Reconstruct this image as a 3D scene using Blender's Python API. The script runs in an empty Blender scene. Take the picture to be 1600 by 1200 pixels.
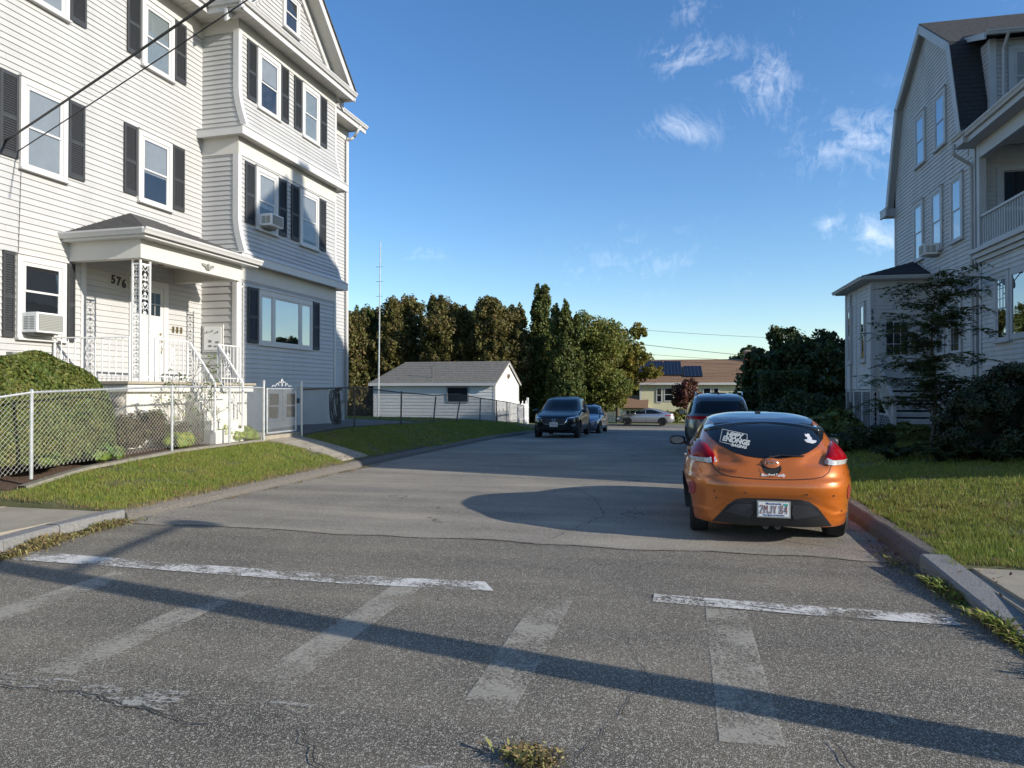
import bpy, bmesh, math, random
import numpy as np
from mathutils import Vector, Matrix
from mathutils.bvhtree import BVHTree
random.seed(7); rng = np.random.default_rng(11)
S = bpy.context.scene
C = S.collection
R = math.radians

# ---------------------------------------------------------------- camera, world, sun, exposure
cam = bpy.data.cameras.new('camera'); camo = bpy.data.objects.new('camera', cam); C.objects.link(camo)
cam.sensor_width = 36; cam.lens = 1109/1600*36; cam.clip_end = 3000; cam.clip_start = 0.05
camo.location = (0, 0, 1.67); camo.rotation_euler = (R(90+0.57), 0, R(13.7))
S.camera = camo
SUN_EL = 20.0
TAZ = 0.212                                   # sun comes from +X and a little from behind
sun_vec = Vector((math.cos(math.atan(TAZ)), -math.sin(math.atan(TAZ)), math.tan(R(SUN_EL)))).normalized()
sl = bpy.data.lights.new('sun', 'SUN'); sl.energy = 3.7; sl.angle = R(0.45); sl.color = (1.0, 0.94, 0.85)
so = bpy.data.objects.new('sun', sl); C.objects.link(so)
so.rotation_euler = (-sun_vec).to_track_quat('-Z', 'Y').to_euler(); so.location = (30, -6, 30)
W = bpy.data.worlds.new('World'); S.world = W; W.use_nodes = True
nt = W.node_tree; nt.nodes.clear(); N = nt.nodes; L = nt.links
out = N.new('ShaderNodeOutputWorld'); bg = N.new('ShaderNodeBackground'); bg.inputs[1].default_value = 0.118
sky = N.new('ShaderNodeTexSky'); sky.sky_type = 'NISHITA'; sky.sun_disc = False
sky.sun_elevation = R(SUN_EL); sky.sun_rotation = math.pi/2 - math.atan2(sun_vec.y, sun_vec.x)
sky.altitude = 0; sky.air_density = 1.0; sky.dust_density = 0.3; sky.ozone_density = 2.6
tc = N.new('ShaderNodeTexCoord')
def wmath(op, a, b=None, c=None):
    n = N.new('ShaderNodeMath'); n.operation = op
    for i, v in enumerate((a, b, c)):
        if v is None: continue
        if isinstance(v, (int, float)): n.inputs[i].default_value = v
        else: L.new(v, n.inputs[i])
    return n.outputs[0]
# wispy cirrus: stretched, warped noise gathered into a few drifts
def dirof(px, py):
    k = (px-800)/1109; m = (611-py)/1109
    f = Vector((-math.sin(R(13.7)), math.cos(R(13.7)), 0)); r = Vector((math.cos(R(13.7)), math.sin(R(13.7)), 0))
    return (f + r*k + Vector((0, 0, m))).normalized()
def vm(op, a, b=None):
    n = N.new('ShaderNodeVectorMath'); n.operation = op; L.new(a, n.inputs[0])
    if b is not None: n.inputs[1].default_value = b
    return n
dirv = vm('NORMALIZE', tc.outputs['Generated']).outputs[0]
warp = N.new('ShaderNodeTexNoise'); warp.inputs['Scale'].default_value = 7; warp.inputs['Detail'].default_value = 5
L.new(dirv, warp.inputs['Vector'])
wsub = N.new('ShaderNodeVectorMath'); wsub.operation = 'MULTIPLY_ADD'; L.new(warp.outputs['Color'], wsub.inputs[0])
wsub.inputs[1].default_value = (0.11, 0.11, 0.11); L.new(dirv, wsub.inputs[2])
def cloudnoise(scale, rot, stretch, detail=9, rough=0.62):
    mp = N.new('ShaderNodeMapping'); mp.inputs['Rotation'].default_value = rot; mp.inputs['Scale'].default_value = stretch
    L.new(wsub.outputs[0], mp.inputs['Vector'])
    n = N.new('ShaderNodeTexNoise'); n.inputs['Scale'].default_value = scale; n.inputs['Detail'].default_value = detail
    n.inputs['Roughness'].default_value = rough; n.inputs['Distortion'].default_value = 0.5
    L.new(mp.outputs[0], n.inputs['Vector']); return n.outputs[0]
n1 = cloudnoise(13, (0.3, 0.9, 0.5), (1, 4.2, 2.2)); n2 = cloudnoise(30, (0.9, 0.2, -0.6), (4.6, 1, 1.6))
blobs = [(1085, 92, .038, 1.0, 2.0, .9), (1198, 130, .038, 1.0, 1.0, 1.05), (1062, 204, .030, 1.0, 2.6, .85), (1345, 215, .062, 1, 1.7, .82),
         (1370, 368, .034, 1, 1.0, 1.0), (985, 410, .10, 1, 2.4, .42), (655, 398, .018, 1, 3.5, .6), (1300, 358, .016, 1, 1, .8), (1085, 12, .03, 1, 1.4, .55), (1240, 20, .025, 1, 1, .5),
         (1900, 150, .16, 1, 1.4, .8), (2300, -300, .2, 1, 1.5, .7), (-300, 150, .16, 1, 2.0, .6), (300, -700, .22, 1, 1.6, .6)]
acc = None
for (px, py, rad, _, asp, amp) in blobs:
    d = dirof(px, py)
    h = Vector((d.y, -d.x, 0)).normalized(); v = h.cross(d)
    s = vm('SUBTRACT', dirv, d).outputs[0]
    w2 = N.new('ShaderNodeVectorMath'); w2.operation = 'MULTIPLY_ADD'; L.new(warp.outputs['Color'], w2.inputs[0])
    w2.inputs[1].default_value = (.05, .05, .05); L.new(s, w2.inputs[2])
    w3 = vm('SUBTRACT', w2.outputs[0], (.025, .025, .025)).outputs[0]
    a = wmath('DIVIDE', vm('DOT_PRODUCT', w3, h).outputs['Value'], rad*asp**.5)
    b = wmath('DIVIDE', vm('DOT_PRODUCT', w3, v).outputs['Value'], rad/asp**.5)
    q = wmath('ADD', wmath('MULTIPLY', a, a), wmath('MULTIPLY', b, b))
    g = wmath('MULTIPLY', wmath('EXPONENT', wmath('MULTIPLY', q, -1.1)), amp)
    front = wmath('GREATER_THAN', vm('DOT_PRODUCT', dirv, d).outputs['Value'], 0.5)
    g = wmath('MULTIPLY', g, front)
    acc = g if acc is None else wmath('ADD', acc, g)
tex = wmath('ADD', wmath('MULTIPLY', n1, 0.62), wmath('MULTIPLY', n2, 0.38))
dens = wmath('MULTIPLY', wmath('SUBTRACT', wmath('ADD', tex, wmath('MULTIPLY', acc, .19)), 0.565), 3.4)
dens = wmath('MULTIPLY', wmath('MAXIMUM', wmath('MINIMUM', dens, 1), 0), wmath('MINIMUM', acc, 1))
hz = N.new('ShaderNodeSeparateXYZ'); L.new(dirv, hz.inputs[0])
dens = wmath('MULTIPLY', dens, .5)
mixc = N.new('ShaderNodeMix'); mixc.data_type = 'RGBA'
L.new(dens, mixc.inputs['Factor']); L.new(sky.outputs[0], mixc.inputs['A'])
mixc.inputs['B'].default_value = (7.2, 7.4, 7.8, 1)
hs = N.new('ShaderNodeHueSaturation'); hs.inputs['Saturation'].default_value = 1.22; hs.inputs['Hue'].default_value = .506
L.new(mixc.outputs['Result'], hs.inputs['Color']); L.new(hs.outputs[0], bg.inputs[0]); L.new(bg.outputs[0], out.inputs[0])
S.view_settings.view_transform = 'Standard'; S.view_settings.look = 'None'
S.view_settings.exposure = 0.80; S.view_settings.gamma = 1; S.view_settings.use_curve_mapping = False
S.cycles.use_denoising = True
S.cycles.max_bounces = 8; S.cycles.transparent_max_bounces = 12

# ---------------------------------------------------------------- materials
MATS = {}
def mat(name, col, rough=.6, var=.0, vscale=6, bump=0, bscale=60, metal=0, coat=0, spec=.5, trans=0, emit=0, col2=None, island=0, stretch=None, alpha=1, obj=0):
    if name in MATS: return MATS[name]
    m = bpy.data.materials.new(name); m.use_nodes = True; t = m.node_tree; n = t.nodes; l = t.links
    p = n['Principled BSDF']; p.inputs['Base Color'].default_value = (*col, 1); p.inputs['Roughness'].default_value = rough
    p.inputs['Metallic'].default_value = metal; p.inputs['Coat Weight'].default_value = coat; p.inputs['Coat Roughness'].default_value = .04
    p.inputs['Specular IOR Level'].default_value = spec; p.inputs['Alpha'].default_value = alpha
    if trans: p.inputs['Transmission Weight'].default_value = trans
    tcn = n.new('ShaderNodeTexCoord'); vec = tcn.outputs['Object']
    if stretch:
        mp = n.new('ShaderNodeMapping'); mp.inputs['Scale'].default_value = stretch; l.new(vec, mp.inputs[0]); vec = mp.outputs[0]
    cur = None
    if var > 0:
        nz = n.new('ShaderNodeTexNoise'); nz.inputs['Scale'].default_value = vscale; nz.inputs['Detail'].default_value = 6; nz.inputs['Roughness'].default_value = .6
        l.new(vec, nz.inputs['Vector'])
        cr = n.new('ShaderNodeValToRGB'); cr.color_ramp.elements[0].position = .3; cr.color_ramp.elements[1].position = .7
        c2 = col2 or tuple(min(1, c*(1+var)) for c in col); c1 = col if col2 else tuple(c*(1-var) for c in col)
        cr.color_ramp.elements[0].color = (*c1, 1); cr.color_ramp.elements[1].color = (*c2, 1)
        l.new(nz.outputs[0], cr.inputs[0]); l.new(cr.outputs[0], p.inputs['Base Color']); cur = cr.outputs[0]
    if island > 0:
        g = n.new('ShaderNodeNewGeometry'); h = n.new('ShaderNodeHueSaturation')
        a = n.new('ShaderNodeMath'); a.operation = 'MULTIPLY_ADD'; a.inputs[1].default_value = 2*island; a.inputs[2].default_value = 1-island
        l.new(g.outputs['Random Per Island'], a.inputs[0]); l.new(a.outputs[0], h.inputs['Value'])
        b = n.new('ShaderNodeMath'); b.operation = 'MULTIPLY_ADD'; b.inputs[1].default_value = -.09; b.inputs[2].default_value = .535
        fr = n.new('ShaderNodeMath'); fr.operation = 'FRACT'; m3 = n.new('ShaderNodeMath'); m3.operation = 'MULTIPLY'; m3.inputs[1].default_value = 7.31
        l.new(g.outputs['Random Per Island'], m3.inputs[0]); l.new(m3.outputs[0], fr.inputs[0]); l.new(fr.outputs[0], b.inputs[0]); l.new(b.outputs[0], h.inputs['Hue'])
        if cur: l.new(cur, h.inputs['Color'])
        else: h.inputs['Color'].default_value = (*col, 1)
        l.new(h.outputs[0], p.inputs['Base Color']); cur = h.outputs[0]
    if bump > 0:
        nb = n.new('ShaderNodeTexNoise'); nb.inputs['Scale'].default_value = bscale; nb.inputs['Detail'].default_value = 4; l.new(vec, nb.inputs['Vector'])
        bp = n.new('ShaderNodeBump'); bp.inputs['Strength'].default_value = bump; bp.inputs['Distance'].default_value = .02
        l.new(nb.outputs[0], bp.inputs['Height']); l.new(bp.outputs[0], p.inputs['Normal'])
    if emit: p.inputs['Emission Color'].default_value = (*col, 1); p.inputs['Emission Strength'].default_value = emit
    if obj:
        oi = n.new('ShaderNodeObjectInfo'); a2 = n.new('ShaderNodeMath'); a2.operation = 'MULTIPLY_ADD'; a2.inputs[1].default_value = obj; a2.inputs[2].default_value = 1-obj/2; l.new(oi.outputs['Random'], a2.inputs[0])
        h2 = n.new('ShaderNodeHueSaturation'); l.new(a2.outputs[0], h2.inputs['Value']); l.new(cur, h2.inputs['Color']); l.new(h2.outputs[0], p.inputs['Base Color'])
    MATS[name] = m; return m
def leafmat(name, col, island=.35, tr=.35, rough=.55, col2=None, var=.25, vscale=1.2):
    if name in MATS: return MATS[name]
    m = mat(name, col, rough, var=var, vscale=vscale, island=island, col2=col2, spec=.3)
    n = m.node_tree.nodes; l = m.node_tree.links; p = n['Principled BSDF']; o = n['Material Output']
    t = n.new('ShaderNodeBsdfTranslucent'); mx = n.new('ShaderNodeMixShader'); mx.inputs[0].default_value = tr
    src = p.inputs['Base Color'].links[0].from_socket; l.new(src, t.inputs['Color'])
    l.new(p.outputs[0], mx.inputs[1]); l.new(t.outputs[0], mx.inputs[2]); l.new(mx.outputs[0], o.inputs[0]); return m
def glassmat(name, tint, refl=.12, tr=.6):
    # window glass: see-through tinted pane with a mirror coat
    m = bpy.data.materials.new(name); m.use_nodes = True; n = m.node_tree.nodes; l = m.node_tree.links; n.clear()
    o = n.new('ShaderNodeOutputMaterial'); t = n.new('ShaderNodeBsdfTransparent'); t.inputs[0].default_value = (*tint, 1)
    g = n.new('ShaderNodeBsdfGlossy'); g.inputs['Roughness'].default_value = .015; g.inputs['Color'].default_value = (.95, .97, 1, 1)
    f = n.new('ShaderNodeFresnel'); f.inputs[0].default_value = 1.5; a = n.new('ShaderNodeMath'); a.operation = 'MULTIPLY_ADD'; a.inputs[1].default_value = 1.2; a.inputs[2].default_value = refl
    a.use_clamp = True; l.new(f.outputs[0], a.inputs[0]); mx = n.new('ShaderNodeMixShader'); ge = n.new('ShaderNodeNewGeometry'); iv = n.new('ShaderNodeMath'); iv.operation = 'SUBTRACT'; iv.inputs[0].default_value = 1; l.new(ge.outputs['Backfacing'], iv.inputs[1]); mu = n.new('ShaderNodeMath'); mu.operation = 'MULTIPLY'; l.new(iv.outputs[0], mu.inputs[0]); l.new(a.outputs[0], mu.inputs[1]); l.new(mu.outputs[0], mx.inputs[0])
    tcn = n.new('ShaderNodeTexCoord'); nz = n.new('ShaderNodeTexNoise'); nz.inputs['Scale'].default_value = 1.6; l.new(tcn.outputs['Object'], nz.inputs[0])
    bp = n.new('ShaderNodeBump'); bp.inputs['Strength'].default_value = .06; bp.inputs['Distance'].default_value = .03; l.new(nz.outputs[0], bp.inputs['Height']); l.new(bp.outputs[0], g.inputs['Normal'])
    l.new(t.outputs[0], mx.inputs[1]); l.new(g.outputs[0], mx.inputs[2]); l.new(mx.outputs[0], o.inputs[0]); MATS[name] = m; return m

SIDING = mat('white_vinyl', (.44, .435, .42), .45, var=.07, vscale=1.3, bump=.05, bscale=30, stretch=(1, 1.4, .35), obj=.07)
SIDING_R = mat('grey_white_clapboard', (.44, .44, .43), .6, var=.12, vscale=1.5, stretch=(1, 1.4, .4))
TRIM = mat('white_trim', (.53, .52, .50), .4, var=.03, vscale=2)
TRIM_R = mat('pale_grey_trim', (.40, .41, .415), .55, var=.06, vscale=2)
SOFFIT = mat('cream_soffit', (.54, .52, .47), .5, var=.04, vscale=2)
SHUT = mat('charcoal_shutter', (.034, .036, .038), .55, var=.15, vscale=8)
SHINGLE = mat('grey_shingle', (.085, .082, .08), .9, var=.35, vscale=14, bump=.5, bscale=90)
SHINGLE_D = mat('shade_darkened_shingle', (.028, .029, .033), .9, var=.3, vscale=12, bump=.5, bscale=90)  # shingle darkened in its colour for roof parts lying in shade
SHINGLE_B = mat('brown_shingle', (.22, .13, .075), .9, var=.2, vscale=9, bump=.4, bscale=60)
GLASS = glassmat('window_glass', (.86, .88, .89), .06)
GLASS_D = glassmat('dark_window_glass', (.12, .14, .16), .12)
BLIND = mat('white_blind', (.36, .355, .34), .7, var=.06, vscale=5)
CURTAIN = mat('lace_curtain', (.27, .29, .28), .8, var=.25, vscale=18, stretch=(1, 8, .6))
UNLIT = mat('unlit_dark', (.012, .013, .015), .9)  # near-black colour standing for unlit space behind glass and lattice
METAL_W = mat('white_painted_iron', (.72, .71, .68), .4, var=.08, vscale=10)
GALV = mat('galvanised_steel', (.52, .53, .52), .42, metal=.55, var=.15, vscale=14)
GALVWIRE = mat('galvanised_wire', (.62, .61, .56), .45, metal=.2, var=.1, vscale=20)
BLACKM = mat('black_metal', (.02, .02, .022), .5)
RUSTM = mat('weathered_brown_pipe', (.10, .085, .07), .7, metal=.3, var=.3, vscale=12)
CONC = mat('concrete', (.31, .27, .205), .9, var=.14, vscale=3.5, bump=.35, bscale=120)
GRANITE = mat('granite', (.19, .185, .175), .8, var=.25, vscale=40, bump=.35, bscale=70)
BITKERB = mat('asphalt_kerb_mix', (.15, .135, .115), .95, var=.4, vscale=45, bump=.9, bscale=110)
STUCCO = mat('white_stucco', (.62, .60, .54), .85, var=.10, vscale=4, bump=.5, bscale=40)
STONEM = mat('field_stone', (.36, .33, .28), .85, var=.3, vscale=9, bump=.5, bscale=40)
MORTAR = mat('mortar', (.60, .57, .50), .9, var=.1, vscale=10)
BARK = mat('bark', (.10, .08, .06), .9, var=.3, vscale=20, bump=.8, bscale=40)
SOIL = mat('mulch_soil', (.11, .065, .04), .95, var=.4, vscale=30, bump=.9, bscale=80)
PAINTW = mat('white_plastic', (.74, .74, .72), .45)
ACGREY = mat('air_conditioner_grille', (.22, .22, .20), .6)
RUBBER = mat('tyre_rubber', (.018, .018, .019), .8, bump=.2, bscale=60)
CHROME = mat('chrome', (.8, .8, .8), .12, metal=1)
RIM = mat('alloy_rim', (.45, .46, .47), .3, metal=.9)
RIMD = mat('dark_alloy_rim', (.06, .06, .065), .35, metal=.8)
BLKPL = mat('black_plastic', (.018, .018, .02), .5, bump=.05, bscale=80)
CARGLASS = mat('tinted_car_glass', (.006, .008, .010), .04, spec=.42)
RED = mat('red_lens', (.25, .002, .005), .12, coat=0, spec=.15, var=.3, vscale=30)
CLEAR = mat('clear_lens', (.42, .42, .41), .12, coat=1, var=.3, vscale=30)
REFL = mat('red_reflector', (.34, .03, .035), .25, coat=.6)

# ---------------------------------------------------------------- mesh helpers
OFF = {}
class MB:
    def __init__(s): s.v = []; s.f = []; s.m = []; s.cur = 0
    def add(s, vs, fs):
        b = len(s.v); s.v += [tuple(p) for p in vs]
        for f in fs: s.f.append(tuple(b+i for i in f)); s.m.append(s.cur)
        return s
    def box(s, x0, x1, y0, y1, z0, z1):
        if x0 > x1: x0, x1 = x1, x0
        if y0 > y1: y0, y1 = y1, y0
        if z0 > z1: z0, z1 = z1, z0
        return s.add([(x0,y0,z0),(x1,y0,z0),(x1,y1,z0),(x0,y1,z0),(x0,y0,z1),(x1,y0,z1),(x1,y1,z1),(x0,y1,z1)],
                     [(3,2,1,0),(4,5,6,7),(0,1,5,4),(1,2,6,5),(2,3,7,6),(3,0,4,7)])
    def prism(s, poly, axis, a, b):
        n = len(poly)
        def P(p, t):
            if axis == 'x': return (t, p[0], p[1])
            if axis == 'y': return (p[0], t, p[1])
            return (p[0], p[1], t)
        vs = [P(p, a) for p in poly] + [P(p, b) for p in poly]
        fs = [tuple(range(n))[::-1], tuple(range(n, 2*n))] + [(i, (i+1) % n, n+(i+1) % n, n+i) for i in range(n)]
        return s.add(vs, fs)
    def tube(s, p0, p1, r, r1=None, n=8, caps=True):
        p0 = Vector(p0); p1 = Vector(p1); d = p1-p0
        if d.length < 1e-6: return s
        r1 = r if r1 is None else r1; d.normalize(); a = d.orthogonal().normalized(); b = d.cross(a)
        vs = []
        for (p, q) in ((p0, r), (p1, r1)):
            for i in range(n):
                t = 2*math.pi*i/n; vs.append(p + (a*math.cos(t)+b*math.sin(t))*q)
        fs = [(i, (i+1) % n, n+(i+1) % n, n+i) for i in range(n)]
        if caps: fs += [tuple(range(n))[::-1], tuple(range(n, 2*n))]
        return s.add(vs, fs)
    def path(s, pts, r, n=6):
        for i in range(len(pts)-1): s.tube(pts[i], pts[i+1], r, n=n)
        return s
    def obox(s, p0, p1, w, h, up=(0, 0, 1)):
        p0 = Vector(p0); p1 = Vector(p1); d = (p1-p0).normalized(); sd = d.cross(Vector(up)).normalized(); u = sd.cross(d)
        vs = []
        for p in (p0, p1):
            for (a, b) in ((-1,-1),(1,-1),(1,1),(-1,1)): vs.append(p + sd*(a*w/2)+u*(b*h/2))
        return s.add(vs, [(3,2,1,0),(4,5,6,7),(0,1,5,4),(1,2,6,5),(2,3,7,6),(3,0,4,7)])
    def disc(s, c, r, axis, t, n=16):
        c = Vector(c); a = {'x': Vector((1,0,0)), 'y': Vector((0,1,0)), 'z': Vector((0,0,1))}[axis]
        return s.tube(c-a*t/2, c+a*t/2, r, n=n)
    def lathe(s, prof, c, axis='z', n=20):
        vs = []; 
        for (r, h) in prof:
            for i in range(n):
                t = 2*math.pi*i/n; a, b = r*math.cos(t), r*math.sin(t)
                vs.append({'z': (c[0]+a, c[1]+b, c[2]+h), 'x': (c[0]+h, c[1]+a, c[2]+b), 'y': (c[0]+a, c[1]+h, c[2]+b)}[axis])
        fs = []
        for j in range(len(prof)-1):
            for i in range(n): fs.append((j*n+i, j*n+(i+1) % n, (j+1)*n+(i+1) % n, (j+1)*n+i))
        return s.add(vs, fs)
    def grid(s, fn, us, vs_):
        nu, nv = len(us), len(vs_)
        return s.add([fn(u, v) for v in vs_ for u in us], [(j*nu+i, j*nu+i+1, (j+1)*nu+i+1, (j+1)*nu+i) for j in range(nv-1) for i in range(nu-1)])
    def mesh(s, name, mats, off=(0, 0, 0), smooth=False, fixn=True):
        me = bpy.data.meshes.new(name); me.from_pydata([(p[0]-off[0], p[1]-off[1], p[2]-off[2]) for p in s.v], [], s.f)
        for m in (mats if isinstance(mats, (list, tuple)) else [mats]): me.materials.append(m)
        if any(s.m): me.polygons.foreach_set('material_index', s.m)
        if fixn:
            bm = bmesh.new(); bm.from_mesh(me); bmesh.ops.recalc_face_normals(bm, faces=bm.faces); bm.to_mesh(me); bm.free()
        if smooth: me.polygons.foreach_set('use_smooth', [True]*len(me.polygons))
        me.update(); return me
    def build(s, name, mats, parent=None, smooth=False, bevel=0, loc=None, **kw):
        off = OFF.get(parent.name, (0, 0, 0)) if parent else (0, 0, 0)
        me = s.mesh(name, mats, off, smooth); o = bpy.data.objects.new(name, me); C.objects.link(o)
        OFF[o.name] = off
        if parent: o.parent = parent
        if bevel:
            b = o.modifiers.new('bevel', 'BEVEL'); b.width = bevel; b.segments = 2; b.limit_method = 'ANGLE'
        for k, v in kw.items(): o[k] = v
        return o
def tag(o, label, cat, group=None, kind=None):
    o['label'] = label; o['category'] = cat
    if group: o['group'] = group
    if kind: o['kind'] = kind
    return o
def thing(name, label, cat, base, rot=0, group=None):
    # base is in the thing's own frame (rotated about the origin by rot); children are written in that frame
    e = bpy.data.objects.new(name, None); C.objects.link(e); e.empty_display_size = .3
    c, s_ = math.cos(rot), math.sin(rot)
    e.location = (base[0]*c-base[1]*s_, base[0]*s_+base[1]*c, base[2]); e.rotation_euler = (0, 0, rot)
    OFF[e.name] = tuple(base); tag(e, label, cat, group); return e
def struct(mb, name, m, **kw): return mb.build(name, m, kind='structure', **kw)
def link_copy(o, parent, loc=None, rot=None):
    c = o.copy(); C.objects.link(c); c.parent = parent
    if loc is not None: c.location = loc
    if rot is not None: c.rotation_euler = rot
    return c
def interp(x, xs, ys):
    return float(np.interp(x, xs, ys))
# ---------------------------------------------------------------- terrain
def zR(y): return interp(y, [-60, 13, 25, 33, 58, 70, 90, 140, 1500], [0, 0, -.10, -.32, -1.18, -1.0, -.8, -.8, -6])
LX, RX = -6.95, 2.10
def zfence(y): return zR(y) + interp(y, [5, 7.6, 9, 11, 15.5, 18, 22, 27, 33, 41, 60], [.14, .24, .46, .56, .60, .70, .66, .56, .50, .30, .12])
def zL(x, y):
    if y < 7.6: return .12
    a = zR(y)+.13; f = zfence(y); t = (LX-.12-x)/2.0
    if t < 0: return a
    if t < 1: return a + (f-a)*(t*(1.35-.35*t))
    return f + .12*min(1, (t-1)/1.5)
def zRt(x, y):
    a = zR(y)+.13; t = min(1, max(0, (x-RX-.15)/3.5)); k = interp(y, [5, 7, 9, 30, 45], [.02, .05, .30, .30, .1])
    return a + k*t*(1.4-.4*t)
def yard(x, y):
    if x < -2.4: return zL(x, y)
    return zRt(x, y)
# materials with world-scale procedural detail
def asphalt(name, c0, c1, speck, speckamt, scale, patch, crack=True):
    m = bpy.data.materials.new(name); m.use_nodes = True; t = m.node_tree; n = t.nodes; l = t.links; p = n['Principled BSDF']
    p.inputs['Roughness'].default_value = .85; p.inputs['Specular IOR Level'].default_value = .35
    tcn = n.new('ShaderNodeTexCoord'); v = tcn.outputs['Object']
    def noise(s, d=4, r=.6, vec=v):
        q = n.new('ShaderNodeTexNoise'); q.inputs['Scale'].default_value = s; q.inputs['Detail'].default_value = d; q.inputs['Roughness'].default_value = r; l.new(vec, q.inputs['Vector']); return q.outputs[0]
    def ramp(src, a, b, ca, cb):
        q = n.new('ShaderNodeValToRGB'); q.color_ramp.elements[0].position = a; q.color_ramp.elements[1].position = b
        q.color_ramp.elements[0].color = (*ca, 1); q.color_ramp.elements[1].color = (*cb, 1); l.new(src, q.inputs[0]); return q.outputs[0]
    def mix(f, a, b, mode='MIX'):
        q = n.new('ShaderNodeMix'); q.data_type = 'RGBA'; q.blend_type = mode
        if isinstance(f, float): q.inputs['Factor'].default_value = f
        else: l.new(f, q.inputs['Factor'])
        for i, s_ in (('A', a), ('B', b)):
            if isinstance(s_, tuple): q.inputs[i].default_value = (*s_, 1)
            else: l.new(s_, q.inputs[i])
        return q.outputs['Result']
    base = ramp(noise(patch, 5), .32, .68, c0, c1)
    # tyre-polished, stretched stains along the road
    mp = n.new('ShaderNodeMapping'); mp.inputs['Scale'].default_value = (.25, 1.6, 1); mp.inputs['Rotation'].default_value = (0, 0, -.05); l.new(v, mp.inputs[0])
    st = ramp(noise(1.1, 4, .55, mp.outputs[0]), .35, .7, (.62, .62, .64), (1.14, 1.12, 1.09)); base = mix(1.0, base, st, 'MULTIPLY')
    pt = ramp(noise(.45, 3, .5), .42, .60, (.86, .86, .87), (1.06, 1.05, 1.03)); base = mix(1.0, base, pt, 'MULTIPLY')
    oil = ramp(noise(2.6, 2, .4), .70, .80, (1, 1, 1), (.72, .71, .70)); base = mix(1.0, base, oil, 'MULTIPLY')
    vo = n.new('ShaderNodeTexVoronoi'); vo.inputs['Scale'].default_value = scale; l.new(v, vo.inputs['Vector'])
    sep = n.new('ShaderNodeSeparateColor'); l.new(vo.outputs['Color'], sep.inputs[0])
    sp = ramp(sep.outputs[0], 1-speckamt, 1-speckamt+.06, (0, 0, 0), (.75, .75, .75))
    dk = ramp(sep.outputs[1], .0, .45, (.55, .55, .57), (1.05, 1.05, 1.05))
    base = mix(1.0, base, dk, 'MULTIPLY'); col = mix(sp, base, speck)
    vo2 = n.new('ShaderNodeTexVoronoi'); vo2.inputs['Scale'].default_value = scale*.45; l.new(v, vo2.inputs['Vector'])
    sep2 = n.new('ShaderNodeSeparateColor'); l.new(vo2.outputs['Color'], sep2.inputs[0])
    s2 = ramp(sep2.outputs[2], .93, .96, (0, 0, 0), (.55, .55, .55)); col = mix(s2, col, tuple(min(1, c*1.1) for c in speck))
    if crack:
        wv = n.new('ShaderNodeVectorMath'); wv.operation = 'MULTIPLY_ADD'; nz = n.new('ShaderNodeTexNoise'); nz.inputs['Scale'].default_value = 2.2; nz.inputs['Detail'].default_value = 6; l.new(v, nz.inputs['Vector'])
        l.new(nz.outputs['Color'], wv.inputs[0]); wv.inputs[1].default_value = (.9, .9, 0); l.new(v, wv.inputs[2])
        vc = n.new('ShaderNodeTexVoronoi'); vc.feature = 'DISTANCE_TO_EDGE'; vc.inputs['Scale'].default_value = .23; l.new(wv.outputs[0], vc.inputs['Vector'])
        ck = ramp(vc.outputs['Distance'], .0008, .0028, (1, 1, 1), (0, 0, 0)); gate = ramp(noise(.7, 3), .56, .62, (0, 0, 0), (.8, .8, .8))
        cc = mix(1.0, ck, gate, 'MULTIPLY'); col = mix(cc, col, (.018, .018, .018))
    l.new(col, p.inputs['Base Color'])
    bp = n.new('ShaderNodeBump'); bp.inputs['Strength'].default_value = .55; bp.inputs['Distance'].default_value = .006
    l.new(vo.outputs['Distance'], bp.inputs['Height']); l.new(bp.outputs[0], p.inputs['Normal']); MATS[name] = m; return m
ASPH_MAIN = asphalt('main_road_asphalt', (.136, .118, .090), (.188, .164, .125), (.52, .48, .39), .20, 235, .8)
ASPH_SIDE = asphalt('side_street_asphalt', (.245, .218, .172), (.325, .290, .230), (.56, .51, .42), .18, 235, .55)
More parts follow.
